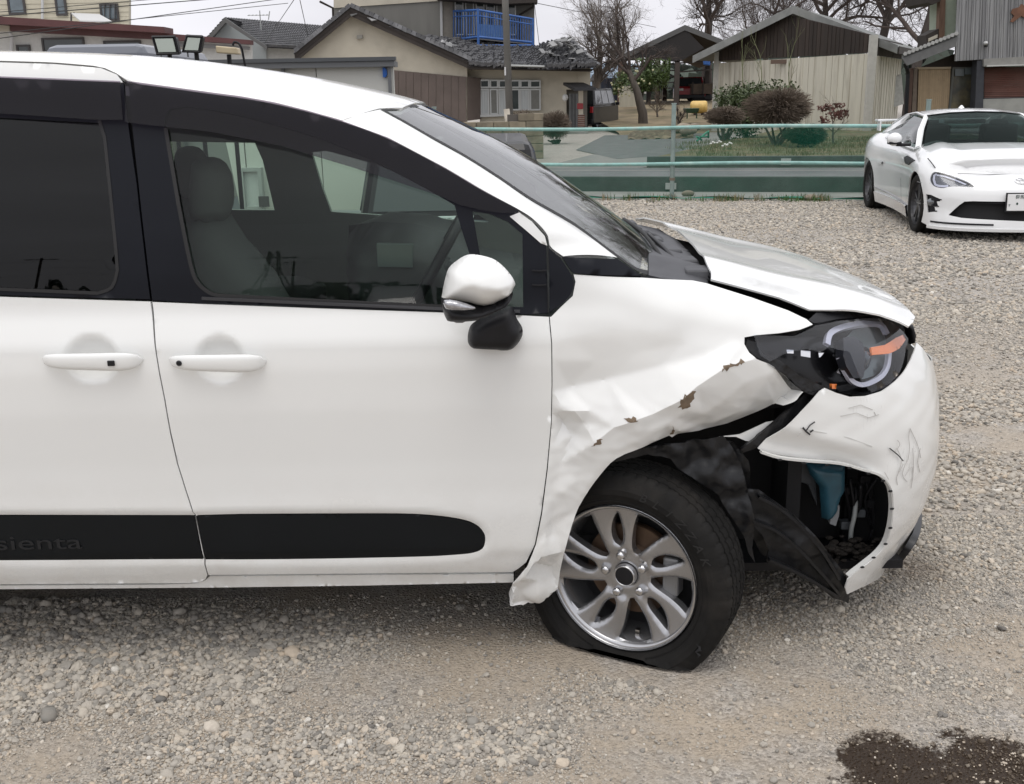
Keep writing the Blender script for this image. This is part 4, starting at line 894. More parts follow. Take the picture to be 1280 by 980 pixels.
# ---------------------------------------------------------------- cabin
CAB = mat('grey_cabin_trim', (.17, .18, .165), .8); SEATM = mat('charcoal_seat_fabric', (.085, .085, .085), .95, bump=.2, bscale=700); CABL = mat('pale_headliner', (.30, .30, .28), .9)
def seat(dY, nm='seat'):
    f = lambda L, Yb: [p + np.array([-.27 if dY else 0, dY, 0]) for p in np.array(XZ(L, Yb))]
    s = pillow(nm, None, 3.02 + dY, SEATM, VAN, w=.09, D=.12, step=.03, pts=f([(236, 268), (225, 300), (232, 400), (300, 440), (390, 440), (365, 378), (345, 340), (310, 300), (289, 268), (262, 262)], 3.02))
    pillow('headrest', None, 2.98 + dY, SEATM, s, w=.05, D=.075, step=.02, pts=f(cat([(237, 224), (239, 207), (246, 199), (267, 196), (283, 204), (291, 224), (293, 246), (289, 264), (278, 277), (246, 279), (236, 263)], 2, True), 2.98))
    pillow('seat_cushion', None, 3.02 + dY, SEATM, s, w=.09, D=.2, step=.04, pts=f([(240, 400), (430, 395), (470, 410), (470, 440), (240, 440)], 3.02))
seat(0); seat(.74)
fx = lambda L: [tuple(p[[0, 2]]) for p in np.array([atY(x, y, 4.2) for x, y in L])]
outer = [(-3.1, .30), (.45, .30), (.55, .95), (.12, 1.17), (-.32, 1.46), (-.45, 1.52), (-3.1, 1.52)]
holes = [fx([(150, 175), (322, 178), (330, 200), (341, 264), (150, 262)]), fx([(391, 190), (410, 188), (470, 205), (555, 240), (612, 280), (570, 277), (412, 266), (402, 235)])]
V2, F2 = tri_region(outer, holes, .1, .05); PP = np.stack([V2[:, 0], 4.25 - .16 * np.clip((V2[:, 1] - 1.0) / .55, 0, 1) ** 1.3, V2[:, 1]], 1)
far = lift('far_side_door', V2, F2, PP, np.tile([0, -1., 0], (len(PP), 1)), .03, CAB, VAN, smooth=False)
for hh_ in holes:
    V2, F2 = tri_region(hh_, [], .1); PP = np.stack([V2[:, 0], 4.26 - .16 * np.clip((V2[:, 1] - 1.0) / .55, 0, 1) ** 1.3, V2[:, 1]], 1)
    lift('window_glass', V2, F2, PP, np.tile([0, -1., 0], (len(PP), 1)), .003, GLASS, far, smooth=False)
panel('headliner', ROOF, [('uv', -2.9, .25), ('uv', xh - .05, .25), ('uv', xh - .02, 1), ('uv', xh - .05, 1.75), ('uv', -2.9, 1.75)], CABL, VAN, step=.15, th=.01, off=-.04)
G().bx((-3.0, 2.8, .26), (.4, 4.2, .30)).obj('cabin_floor', DARK, VAN)
G().bx((-3.05, 2.8, .3), (-2.95, 4.1, 1.5)).obj('tailgate', CAB, VAN)
g = G(); pillow('dashboard', [(436, 282), (470, 277), (520, 280), (560, 292), (600, 330), (690, 345), (720, 420), (560, 440), (500, 400), (436, 372)], 3.3, mat('dash_black', (.018, .02, .02), .6), VAN, w=.08, D=.30, Db=.75, step=.03)  # blob also stands in for a dark reflected block in the side glass
slab('pale_cabin_panel', [(470, 304), (517, 305), (516, 335), (472, 334)], 2.98, .02, mat('cabin_panel_grey', (.10, .12, .115), .15), VAN, bevel=.003)  # made-up panel standing in for a pale rectangle seen through the glass
sc = atY(540, 338, 3.08); ax = np.array([-.86, 0, .51]); u_ = np.array([0, 1., 0]); w_ = np.cross(ax, u_)
sw = G(); sw.tube([sc + .18 * (math.cos(a) * u_ + math.sin(a) * w_) for a in np.linspace(0, 2 * math.pi, 41)], .015, 8, cap=False)
swo = sw.obj('steering_wheel', BLKPL, VAN, smooth=True)
g = G(); g.lathe([(0, .03), (.05, .025), (.06, 0), (.05, -.05)], sc - ax * .03, ax, 16); g.tube([sc - u_ * .17, sc + u_ * .17], .014, 6); g.obj('steering_hub', BLKPL, swo)
# rear view mirror seen through the windshield
c = WS.P(np.array([3.45]), np.array([-.18]), -.10)[0]; G().box(c, (.03, .22, .06)).obj('inner_mirror', BLKPL, VAN, bevel=.01)
# ================================================================ ground, gravel, road
def vnoise(x, y, seed=0):
    r = np.random.default_rng(seed); T = r.random((64, 64)); xi = np.floor(x).astype(int); yi = np.floor(y).astype(int); fx_ = x - xi; fy_ = y - yi
    fx_ = fx_ * fx_ * (3 - 2 * fx_); fy_ = fy_ * fy_ * (3 - 2 * fy_)
    g_ = lambda a, b: T[a % 64, b % 64]
    return (g_(xi, yi) * (1 - fx_) + g_(xi + 1, yi) * fx_) * (1 - fy_) + (g_(xi, yi + 1) * (1 - fx_) + g_(xi + 1, yi + 1) * fx_) * fy_
def fbm(x, y, seed=0, o=4): return sum(vnoise(x * 2 ** k, y * 2 ** k, seed + k) / 2 ** k for k in range(o)) / sum(.5 ** k for k in range(o))
def gh(x, y):
    w = sstep(1.3, 2.2, y) * sstep(6.0, 5.0, y) * sstep(-4, -3.4, x) * sstep(5, 4.4, x)
    h = .018 * (fbm(x * 2.3 + 9, y * 2.3 + 5, 3) - .5) + .008 * (fbm(x * 14 + 3, y * 14, 8, 3) - .5)
    tyr = np.hypot(x - .33, (y - 2.60) * 1.3); h = h * sstep(.05, .35, tyr) + .010 * sstep(.42, .22, tyr)
    return h * w
# fence frame: f runs along the fence, n away from the viewer
FD = np.array([.973, -.231]); FN = np.array([.231, .973]); F0 = np.array([2.40, 15.60])
def fpt(a, b, z=0): p = F0 + FD * a + FN * b; return (p[0], p[1], z)
wetc = [atZ(1130, 968), atZ(1230, 950), atZ(1260, 985), atZ(1085, 950), atZ(1180, 1010)]
def ground_mat(name, stones=False):
    m = bpy.data.materials.new(name); m.use_nodes = True; nt = m.node_tree; N = nt.nodes.new; L = nt.links.new; b = nt.nodes['Principled BSDF']
    b.inputs['Roughness'].default_value = .9; b.inputs['Specular IOR Level'].default_value = .25
    geo = N('ShaderNodeNewGeometry'); pos = geo.outputs['Position']
    def noise(s, d=5, src=None, r=.6):
        n = N('ShaderNodeTexNoise'); n.inputs['Scale'].default_value = s; n.inputs['Detail'].default_value = d; n.inputs['Roughness'].default_value = r; L(src or pos, n.inputs[0]); return n.outputs[0]
    def mr(v, a, b_, c=0., d=1.):
        n = N('ShaderNodeMapRange'); L(v, n.inputs[0]); n.inputs[1].default_value = a; n.inputs[2].default_value = b_; n.inputs[3].default_value = c; n.inputs[4].default_value = d; return n.outputs[0]
    def mix(f, a, c, bl='MIX'):
        n = N('ShaderNodeMix'); n.data_type = 'RGBA'; n.blend_type = bl
        (L(f, n.inputs[0]) if not isinstance(f, float) else setattr(n.inputs[0], 'default_value', f))
        for k, q in ((6, a), (7, c)):
            if isinstance(q, tuple): n.inputs[k].default_value = (*q, 1)
            else: L(q, n.inputs[k])
        return n.outputs[2]
    # wet patch
    acc = None
    for c, rx in zip(wetc, (.16, .13, .20, .08, .2)):
        vm = N('ShaderNodeVectorMath'); vm.operation = 'DISTANCE'; L(pos, vm.inputs[0]); vm.inputs[1].default_value = (c[0], c[1], 0)
        dv = N('ShaderNodeMath'); dv.operation = 'DIVIDE'; L(vm.outputs['Value'], dv.inputs[0]); dv.inputs[1].default_value = rx
        if acc is None: acc = dv.outputs[0]
        else:
            mn = N('ShaderNodeMath'); mn.operation = 'MINIMUM'; L(acc, mn.inputs[0]); L(dv.outputs[0], mn.inputs[1]); acc = mn.outputs[0]
    ad = N('ShaderNodeMath'); ad.operation = 'MULTIPLY_ADD'; L(noise(11, 8, r=.8), ad.inputs[0]); ad.inputs[1].default_value = 2.6; L(acc, ad.inputs[2])
    wet = mr(ad.outputs[0], 2.28, 2.1)
    if stones:
        a0 = N('ShaderNodeAttribute'); a0.attribute_type = 'INSTANCER'; a0.attribute_name = 'tint'; w2 = N('ShaderNodeMath'); w2.operation = 'MULTIPLY'; L(wet, w2.inputs[0]); L(mr(a0.outputs['Fac'], .66, .72, 1, 0), w2.inputs[1]); wet = w2.outputs[0]
    # damp brown spot by the bumper
    vm = N('ShaderNodeVectorMath'); vm.operation = 'DISTANCE'; L(pos, vm.inputs[0]); sp = atZ(1140, 712); vm.inputs[1].default_value = (sp[0], sp[1], 0)
    ad2 = N('ShaderNodeMath'); ad2.operation = 'MULTIPLY_ADD'; L(noise(14, 5, r=.7), ad2.inputs[0]); ad2.inputs[1].default_value = .35; L(vm.outputs['Value'], ad2.inputs[2])
    spot = mr(ad2.outputs[0], .36, .18, 0, .45)
    if stones:
        at = N('ShaderNodeAttribute'); at.attribute_type = 'INSTANCER'; at.attribute_name = 'tint'
        cr = N('ShaderNodeValToRGB'); L(at.outputs['Fac'], cr.inputs[0]); e = cr.color_ramp.elements
        e[0].position = 0; e[0].color = (.11, .105, .10, 1); e[1].position = 1; e[1].color = (.62, .59, .54, 1)
        for p, c in ((.15, (.23, .22, .20)), (.4, (.40, .37, .325)), (.65, (.50, .455, .385)), (.8, (.51, .425, .33)), (.93, (.64, .61, .55))):
            q = e.new(p); q.color = (*c, 1)
        base = mix(mr(noise(55, 4), .3, .7, 0, .35), cr.outputs[0], (.27, .235, .195))
    else:
        vo = N('ShaderNodeTexVoronoi'); vo.inputs['Scale'].default_value = 105; L(pos, vo.inputs[0])
        hs = N('ShaderNodeSeparateColor'); L(vo.outputs['Color'], hs.inputs[0])
        soil = mix(mr(noise(1.6, 6), .35, .65), (.47, .392, .302), (.43, .365, .288))
        soil = mix(mr(noise(70, 6, r=.8), .42, .70, 0, .6), soil, (.22, .185, .15))
        peb = mix(hs.outputs[0], (.20, .19, .18), (.54, .505, .46))
        sepp = N('ShaderNodeSeparateXYZ'); L(pos, sepp.inputs[0])
        farw = mr(sepp.outputs[1], 3.5, 8.0)
        pf0 = mr(noise(2.1, 6, r=.65), .44, .60)
        mx_ = N('ShaderNodeMath'); mx_.operation = 'MAXIMUM'; L(farw, mx_.inputs[0]); L(pf0, mx_.inputs[1])
        base = mix(mr(mx_.outputs[0], 0, 1, .10, .85), soil, peb)
        dk = N('ShaderNodeTexNoise'); dk.inputs['Scale'].default_value = .8; dk.inputs['Detail'].default_value = 4; L(pos, dk.inputs[0])
        base = mix(mr(dk.outputs[0], .4, .65, 0, .22), base, (.24, .22, .195))
    base = mix(spot, base, (.10, .065, .04))
    base = mix(wet, base, (.036, .023, .014) if not stones else (.085, .064, .045))
    L(base, b.inputs['Base Color']); L(mr(wet, 0, 1, .9, .45), b.inputs['Roughness'])
    bp = N('ShaderNodeBump'); bp.inputs['Strength'].default_value = .9
    if stones: bp.inputs['Distance'].default_value = .0012; L(noise(220, 4), bp.inputs['Height'])
    else:
        bp.inputs['Distance'].default_value = .006
        v2 = N('ShaderNodeTexVoronoi'); v2.inputs['Scale'].default_value = 105; L(pos, v2.inputs[0])
        h2 = mr(v2.outputs['Distance'], 0, .6, 1, 0); am = N('ShaderNodeMath'); am.operation = 'MULTIPLY_ADD'; L(noise(260, 5, r=.7), am.inputs[0]); am.inputs[1].default_value = .7; L(h2, am.inputs[2]); L(am.outputs[0], bp.inputs['Height'])
    L(bp.outputs[0], b.inputs['Normal'])
    return m
GRM = ground_mat('gravelly_soil'); STM = ground_mat('river_gravel', True)
def lines(lo, hi, st, extra): return np.array(sorted(set(np.round(np.arange(lo, hi + 1e-6, st), 4)) | set(extra)))
gx = lines(-4, 5, .025, [-4000, -1200, -300, -80, -30, -15, -8, -6, 6, 8, 10, 15, 30, 80, 300, 1200, 4000])
gy = lines(1.2, 6, .025, [-4000, -1000, -200, -50, -20, -8, -3, 0, 6.5, 7.5, 9, 11, 13, 16, 20, 28, 40, 60, 100, 250, 1000, 4000])
X, Y = np.meshgrid(gx, gy, indexing='ij'); Zg = gh(X, Y); ny_ = len(gy)
V = np.stack([X, Y, Zg], 2).reshape(-1, 3)
ii, jj = np.meshgrid(np.arange(len(gx) - 1), np.arange(ny_ - 1), indexing='ij'); a = (ii * ny_ + jj).ravel()
me = bpy.data.meshes.new('ground'); Fq = np.stack([a, a + ny_, a + ny_ + 1, a + 1], 1)
me.vertices.add(len(V)); me.vertices.foreach_set('co', V.ravel()); me.loops.add(Fq.size); me.loops.foreach_set('vertex_index', Fq.ravel().astype(np.int32))
me.polygons.add(len(Fq)); me.polygons.foreach_set('loop_start', (np.arange(len(Fq)) * 4).astype(np.int32)); me.update(calc_edges=True); me.validate(); me.shade_smooth(); me.materials.append(GRM)
tag(link(bpy.data.objects.new('ground', me)), kind='structure')

# ---- stones, scattered as one "stuff" object
stcol = bpy.data.collections.new('stone_shapes')
for k in range(7):
    r = np.random.default_rng(40 + k); g = G()
    nu, nv = (9, 6)
    ax_ = np.array([1, .62 + .35 * r.random(), .42 + .3 * r.random()]); jit = r.normal(0, .13, (nu, nv + 1)); pw = .75 + .3 * r.random()
    def fn(u, v, ax_=ax_, jit=jit, pw=pw, nu=nu, nv=nv):
        i = int(round(u * nu)) % nu; j = int(round(v * nv)); e = 0 if j in (0, nv) else jit[i, j]
        st = math.sin(math.pi * v); ct = -math.cos(math.pi * v); c = math.cos(2 * math.pi * u); s = math.sin(2 * math.pi * u)
        f = lambda q: math.copysign(abs(q) ** pw, q)
        return np.array([f(c) * abs(st) ** pw, f(s) * abs(st) ** pw, f(ct)]) * ax_ * (1 + e)
    g.grid(fn, nu, nv + 1, True)
    me = bpy.data.meshes.new('stone'); me.from_pydata([tuple(map(float, p)) for p in g.v], [], g.f); (me.shade_smooth() if k < 2 else None); me.materials.append(STM)
    stcol.objects.link(bpy.data.objects.new('stone', me))
def scatter(n, y0, y1, rmed, sig, seed, thr):
    r = np.random.default_rng(seed); y = np.sqrt(r.random(n) * (y1 ** 2 - y0 ** 2) + y0 ** 2); x = (r.random(n) * 2 - 1) * (.56 * y + .95)
    k = (y < 15.5 - .236 * (x - 2.4)) & ~((y > 4.4) & (x < .02 * y)) & ~((y > 3.05) & (x < .3)) & ~((y > 7) & (x < .05 * y))
    x, y = x[k], y[k]
    dens = fbm(x * 1.3 + 4, y * 1.8 + 2, 21, 4); pr = np.clip((dens - (thr - .07 * sstep(.2, .9, x))) / .08, .10, 1)
    pr = np.maximum(pr, sstep(4, 7, y) * .9)
    k = r.random(len(x)) < pr; x, y, dens = x[k], y[k], dens[k]
    s = rmed * np.exp(r.normal(0, sig, len(x))) * (.75 + .5 * sstep(thr, thr + .2, dens)); s = np.clip(s, .0025, .024)
    return x, y, s
parts_ = [scatter(150000, 1.45, 3.6, .0050, .40, 1, .515), scatter(170000, 1.45, 3.6, .0028, .3, 5, .44), scatter(118000, 3.6, 7.5, .0070, .35, 2, .43), scatter(122000, 7.5, 16, .0115, .3, 3, .40)]
big = scatter(560, 1.45, 5.5, .0135, .2, 9, .45); parts_.append(big)
x = np.concatenate([p[0] for p in parts_]); y = np.concatenate([p[1] for p in parts_]); s = np.concatenate([p[2] for p in parts_])
r = np.random.default_rng(77); z = gh(x, y) + s * (.12 + .32 * r.random(len(x)))
tx, ty_ = (x - .33) * .883 - (y - 2.60) * .469, (x - .33) * .469 + (y - 2.60) * .883; keep = ~((np.abs(tx) < .24) & (np.abs(ty_) < .105)); x, y, z, s = x[keep], y[keep], z[keep], s[keep]
tint = np.clip(r.beta(2.2, 2.6, len(x)), 0, 1)
me = bpy.data.meshes.new('gravel'); me.vertices.add(len(x)); me.vertices.foreach_set('co', np.stack([x, y, z], 1).ravel())
def att(nm, ty, data, key): at = me.attributes.new(nm, ty, 'POINT'); at.data.foreach_set(key, np.ascontiguousarray(data, dtype=np.float32).ravel())
att('scl', 'FLOAT', s, 'value'); att('tint', 'FLOAT', tint, 'value')
att('rot', 'FLOAT_VECTOR', np.stack([r.normal(0, .35, len(x)), r.normal(0, .35, len(x)), r.random(len(x)) * 6.283], 1), 'vector')
gravel = link(bpy.data.objects.new('gravel', me)); gravel['kind'] = 'stuff'; me.materials.append(STM)
ng = bpy.data.node_groups.new('gravel_scatter', 'GeometryNodeTree'); ng.interface.new_socket('Geometry', in_out='INPUT', socket_type='NodeSocketGeometry'); ng.interface.new_socket('Geometry', in_out='OUTPUT', socket_type='NodeSocketGeometry')
N = ng.nodes.new; L = ng.links.new; gi = N('NodeGroupInput'); go = N('NodeGroupOutput'); iop = N('GeometryNodeInstanceOnPoints'); ci = N('GeometryNodeCollectionInfo'); ci.inputs[0].default_value = stcol
ci.inputs['Separate Children'].default_value = True; ci.inputs['Reset Children'].default_value = True
def na(nm, ty): n = N('GeometryNodeInputNamedAttribute'); n.data_type = ty; n.inputs[0].default_value = nm; return n.outputs['Attribute']
m2p = N('GeometryNodeMeshToPoints'); L(gi.outputs[0], m2p.inputs[0]); L(m2p.outputs[0], iop.inputs['Points']); L(ci.outputs[0], iop.inputs['Instance']); iop.inputs['Pick Instance'].default_value = True
L(na('rot', 'FLOAT_VECTOR'), iop.inputs['Rotation']); L(na('scl', 'FLOAT'), iop.inputs['Scale']); L(iop.outputs[0], go.inputs[0])
gravel.modifiers.new('scatter', 'NODES').node_group = ng

# ---- road, verge, kerb walls
ASPH = mat('worn_asphalt', (.13, .132, .135), .85, var=.2, vscale=1.2, bump=.3, bscale=80, col2=(.17, .17, .168), c2scale=.35)
CONC = mat('stained_concrete', (.30, .30, .28), .9, var=.2, vscale=3, bump=.3, bscale=30, col2=(.20, .20, .18), c2scale=1.5)
KERB = mat('dark_mossy_kerb', (.075, .085, .078), .9, var=.25, vscale=4, bump=.3, bscale=30)
def sheet(name, pts, z, m, th=.0): return G().add([(p[0], p[1], z) for p in pts], [tuple(range(len(pts)))]).obj(name, m, kind='structure')
def frect(a0, a1, b0, b1): return [fpt(a0, b0), fpt(a1, b0), fpt(a1, b1), fpt(a0, b1)]
sheet('verge', frect(-60, 80, .25, 1.25), .004, mat('dusty_concrete_verge', (.25, .25, .23), .9, var=.2, vscale=2, bump=.3, bscale=40))
sheet('road', frect(-80, 120, 1.4, 6.6), .006, ASPH)
PAINT = mat('worn_white_road_paint', (.30, .27, .255), .8, var=.25, vscale=6)
sheet('road_marking', frect(-60, 90, 5.8, 5.9), .010, PAINT)
g = G()
def wall_run(name, a0, a1, b, h, th, m):
    P = [fpt(a0, b), fpt(a1, b), fpt(a1, b + th), fpt(a0, b + th)]
    return G().prism([(p[0], p[1], -.02) for p in P], (0, 0, h + .02)).obj(name, m, bevel=.01)
w = wall_run('kerb_wall', -30, 40, 1.27, .235, .13, KERB); tag(w, 'low dark concrete wall along the near edge of the road behind the green net', 'wall')
c = fpt(-.12, 1.255, .09); tag(G().box(c, (.17, .02, .10), Matrix.Rotation(rad(-13.4), 3, 'Z')).obj('reflector_plate', mat('pale_plate', (.4, .42, .4), .5)), 'small pale plate on the near kerb wall beside the fence post', 'plate')
a_ = (atZ(822, 201)[:2] - F0) @ FD; b_ = 6.75
w = wall_run('kerb_wall', a_, 60, b_, .23, .15, KERB); tag(w, 'dark retaining wall holding up the lawn on the far side of the road', 'wall')
q = atY(985, 194, 20.3); ab = (q[:2] - F0) @ FD; c = fpt(ab, b_ - .015, .12)
tag(G().box(c, (.20, .02, .13), Matrix.Rotation(rad(-13.4), 3, 'Z')).obj('reflector_plate', MATS['pale_plate']), 'pale plate on the far retaining wall below the dark round shrub', 'plate')
LAWN = mat('patchy_winter_lawn', (.085, .09, .04), .95, var=.4, vscale=3, bump=.6, bscale=30, col2=(.15, .12, .065), c2scale=.9, c2lo=.42, c2hi=.62)
P0 = fpt(a_ + .1, b_ + .16); P1 = fpt(60, b_ + .16)
g = G(); g.prism([(P0[0], P0[1], 0), (P1[0], P1[1], 0), (70, 40, 0), (10.5, 40, 0)], (0, 0, .205)); lawn = g.obj('lawn', LAWN, kind='structure')
dv = [fpt(-3.4, 6.55), fpt(a_ - .1, 6.55), (8.2, 31), (9.0, 44), (4.8, 44), (3.3, 31)]
sheet('driveway', dv, .009, mat('driveway_concrete', (.22, .215, .20), .9, var=.15, vscale=1, bump=.3, bscale=30, col2=(.15, .15, .145), c2scale=.5))
sheet('asphalt_patch', [(2.6, 25.5), (4.3, 27), (6.1, 35), (7.6, 40.5), (3.6, 40), (1.9, 30)], .013, mat('dark_asphalt_patch', (.12, .122, .12), .9, var=.2, vscale=2, bump=.3, bscale=30))
# rising dry-grass yard
STRAW = mat('dry_straw_yard', (.20, .155, .095), .95, var=.3, vscale=1.5, bump=.5, bscale=12, col2=(.13, .11, .06), c2scale=.6)
def yz(y): return .9 * sstep(38, 64, y) * 1.0
g = G(); g.grid(lambda u, v: (4.2 + (13.5 - 4.2) * u + (v * 30) * .12 * (u - .2) , 38.5 + 45 * v, float(yz(38.5 + 45 * v)) + .02 - .3 * (v < .01) + .06 * math.sin(u * 9 + v * 14)), 14, 24); g.obj('yard', STRAW, kind='structure', smooth=True)

# ---------------------------------------------------------------- fence with green netting
TEALP = mat('teal_painted_pipe', (.22, .40, .37), .4, var=.2, vscale=10, col2=(.34, .42, .38), c2scale=4, c2lo=.5, c2hi=.75)
fence = empty('pipe_fence', fpt(0, 0), 'teal pipe fence hung with green net between gravel lot and road', 'fence')
posts = [-7.2, -3.6, 0, (atY(1160, 140, 14.8)[:2] - F0) @ FD, 7.4, 11]
for k, a in enumerate(posts):
    gp = G(); gp.tube([fpt(a, 0, -.1), fpt(a, 0, 1.36)], .033, 12); gp.tube([fpt(a, 0, 1.36), fpt(a, 0, 1.372)], .038, 12); gp.obj('post', mat('grey_green_post', (.24, .30, .28), .5, metal=.3, var=.2, vscale=8), fence, smooth=True).data.set_sharp_from_angle(angle=rad(40))
    for zz in (.30, .52, 1.03):
        G().tube([fpt(a, 0, zz - .02), fpt(a, 0, zz + .02)], .042, 10).obj('clamp', mat('rusted_clamp', (.16, .13, .10), .7), fence)
for zz in (1.03, .52):
    P = [fpt(a, -.03, zz + .012 * math.sin(a * 1.3)) for a in np.arange(-9, 16.1, .5)]
    G().tube(P, .026, 10).obj('rail', TEALP, fence, smooth=True)
NET = bpy.data.materials.new('green_shade_net'); NET.use_nodes = True; nt = NET.node_tree; nt.nodes.clear(); N = nt.nodes.new; L = nt.links.new
o_ = N('ShaderNodeOutputMaterial'); mx = N('ShaderNodeMixShader'); tr = N('ShaderNodeBsdfTransparent'); df = N('ShaderNodeBsdfDiffuse'); tl = N('ShaderNodeBsdfTranslucent'); m2 = N('ShaderNodeMixShader'); df.inputs[0].default_value = (.015, .13, .085, 1); tl.inputs[0].default_value = (.015, .13, .085, 1)
tc = N('ShaderNodeTexCoord'); no = N('ShaderNodeTexNoise'); no.inputs['Scale'].default_value = 1.4; no.inputs['Detail'].default_value = 5; L(tc.outputs['Object'], no.inputs[0]); mr_ = N('ShaderNodeMapRange'); L(no.outputs[0], mr_.inputs[0]); mr_.inputs[1].default_value = .3; mr_.inputs[2].default_value = .7; mr_.inputs[3].default_value = .22; mr_.inputs[4].default_value = .42
L(mr_.outputs[0], mx.inputs[0]); m2.inputs[0].default_value = .35; L(df.outputs[0], m2.inputs[1]); L(tl.outputs[0], m2.inputs[2]); L(tr.outputs[0], mx.inputs[1]); L(m2.outputs[0], mx.inputs[2]); L(mx.outputs[0], o_.inputs[0])
g = G(); g.grid(lambda u, v: fpt(-9 + 25 * u, .035 + .012 * math.sin(u * 160 + 3 * v) + .05 * (1 - v) ** 3 * math.sin(u * 47), (1.02 - .01 * abs(math.sin(u * 130))) * v - .005), 260, 8); g.obj('net', NET, fence, smooth=True)
g = G(); g.grid(lambda u, v: fpt(-9 + 25 * u, -.02 + .05 * math.sin(v * 6.28 + u * 90), .012 + .035 * v * abs(math.sin(u * 77)) + .01), 260, 5); g.obj('net_hem', mat('green_net_hem', (.03, .17, .11), .8, var=.3, vscale=8), fence, smooth=True)
# weeds along the fence
def blades(name, spots, hgt, m, label=None, kind='stuff', n=30, spread=.12, seed=0, parent=None):
    r = np.random.default_rng(seed); g = G()
    for (x, y, z, k) in spots:
        for _ in range(int(n * k)):
            a = r.random() * 6.28; d = spread * math.sqrt(r.random()) * (k ** .5); bx, by = x + d * math.cos(a), y + d * math.sin(a); h = hgt * (.4 + .8 * r.random()); la = r.random() * 6.28; ln = h * .5 * r.random(); w = .004 + .004 * r.random()
            dx, dy = math.cos(la), math.sin(la)
            g.add([(bx - dy * w, by + dx * w, z), (bx + dy * w, by - dx * w, z), (bx + dx * ln * .5 + dy * w * .6, by + dy * ln * .5 - dx * w * .6, z + h * .65), (bx + dx * ln, by + dy * ln, z + h), (bx + dx * ln * .5 - dy * w * .6, by + dy * ln * .5 + dx * w * .6, z + h * .65)], [(0, 1, 2, 3, 4)])
    return g.obj(name, m, parent, kind=kind)
GRASS = mat('weed_green', (.06, .12, .03), .8, var=.4, vscale=9); DRYG = mat('dry_weed', (.22, .18, .10), .9, var=.3, vscale=9)
r = np.random.default_rng(6); sp_ = []
for a in r.uniform(-1, 6, 60): sp_.append((*fpt(a, r.normal(-.12, .12))[:2], 0, r.uniform(.2, .8)))
sp_ += [(*fpt(a, -.08)[:2], 0, 3.0) for a in (.78, .85, 1.7, 1.85, 2.05)]
blades('weeds', sp_[:30] + sp_[60:], .10, GRASS, n=14, seed=1)
blades('dry_weeds', sp_[25:60], .10, DRYG, n=22, seed=2)
r = np.random.default_rng(8); lp = []
while len(lp) < 900:
    x, y = r.uniform(4, 16), r.uniform(22, 30)
    if (np.array([x, y]) - F0) @ FN > b_ + .3 and (np.array([x, y]) - F0) @ FD > a_ + .3: lp.append((x, y, .2, 1))
blades('lawn_grass', lp, .09, mat('lawn_blades', (.12, .13, .055), .9, var=.4, vscale=2, col2=(.19, .16, .09), c2scale=1.2), n=14, spread=.35, seed=3)
for k, (px, py) in enumerate(((891, 181), (899, 180), (912, 182), (906, 184))):
    p = atZ(px, py, .28); o = blades('narcissus', [(p[0], p[1], .2, .3)], .14, GRASS, kind=None, n=14, seed=k + 9); tag(o, 'white flowering narcissus clump on the lawn by the driveway', 'flowers', 'narcissus clumps'); [G().ell((p[0] + dx, p[1], .31 + dz * .6), (.03, .025, .02), 8, 5).obj('flower', mat('white_petal', (.8, .8, .76), .6), o) for dx, dz in ((-.05, 0), (.04, .03), (.0, .06))]

# ================================================================ white sports coupe, right edge
CAR = empty('sports_coupe', (4.5, 12.0, 0), 'low white sports coupe with rear spoiler parked by the fence at the right edge', 'car')
fA = atZ(1141, 290.5); rA = atZ(1088, 262); FWD = fA - rA; FWD[2] = 0; FWD /= np.linalg.norm(FWD); LAT = np.array([-FWD[1], FWD[0], 0.])
if LAT[0] < 0: LAT = -LAT
O5 = fA - LAT * .03                                        # front axle, at the near side face
def W5(p, q, z): p = np.asarray(p, float); q = np.asarray(q, float); z = np.asarray(z, float); return O5 + p[..., None] * FWD + q[..., None] * LAT + z[..., None] * np.array([0, 0, 1.])
_c = np.array(cat([(-3.45, .89), (-3.42, .45), (-3.3, .18), (-3.05, .04), (-2.57, -.02), (-2.0, .035), (-1.3, .06), (-.6, .035), (0, -.01), (.35, .03), (.58, .15), (.72, .36), (.80, .62), (.83, .8875)], 12))
_c = np.vstack([_c, np.stack([_c[::-1][1:, 0], 1.775 - _c[::-1][1:, 1]], 1)])
_s = np.concatenate([[0], np.cumsum(np.linalg.norm(np.diff(_c, axis=0), axis=1))])
cx = smooth_tab(_s, _c[:, 0], .03, 6001); cq = smooth_tab(_s, _c[:, 1], .03, 6001)
_half = _s[-1] / 2
def s_at(p):                                              # arc length on the near side at lengthwise position p
    k = _s < _half; return float(np.interp(p, _c[k, 0][4:], _s[k][4:]))
sN = float(_s[np.argmin((_c - np.array([.83, .8875])) .__pow__(2).sum(1))])
zt5 = smooth_tab([-4, -3.4, -2.9, -2.4, -1.9, -.9, -.4, .1, .5, .8, .95], [.86, .90, .95, .97, .93, .90, .88, .835, .745, .665, .63], .06)
i5 = smooth_tab([-1, -.8, -.65, -.45, -.28, -.16, -.08, -.03, 0, .05], [.10, .05, .02, .01, .0, .01, .04, .085, .13, .2], .02)
n5 = smooth_tab([.0, .12, .2, .3, .42, .5, .58, .66, .75], [.05, .0, .01, .045, .05, .065, .12, .26, .5], .03)
def sp_xyz(s, z):
    s = np.asarray(s, float); z = np.asarray(z, float); e = .01; p = cx(s); q = cq(s); tp = cx(s + e) - cx(s - e); tq = cq(s + e) - cq(s - e); L_ = np.hypot(tp, tq) + 1e-9
    npx, nq = tq / L_, -tp / L_
    wn = sstep(.35, .70, p)
    ins = i5(z - zt5(p)) * (1 - wn) + n5(z) * wn
    return W5(p - npx * ins, q - nq * ins, z)
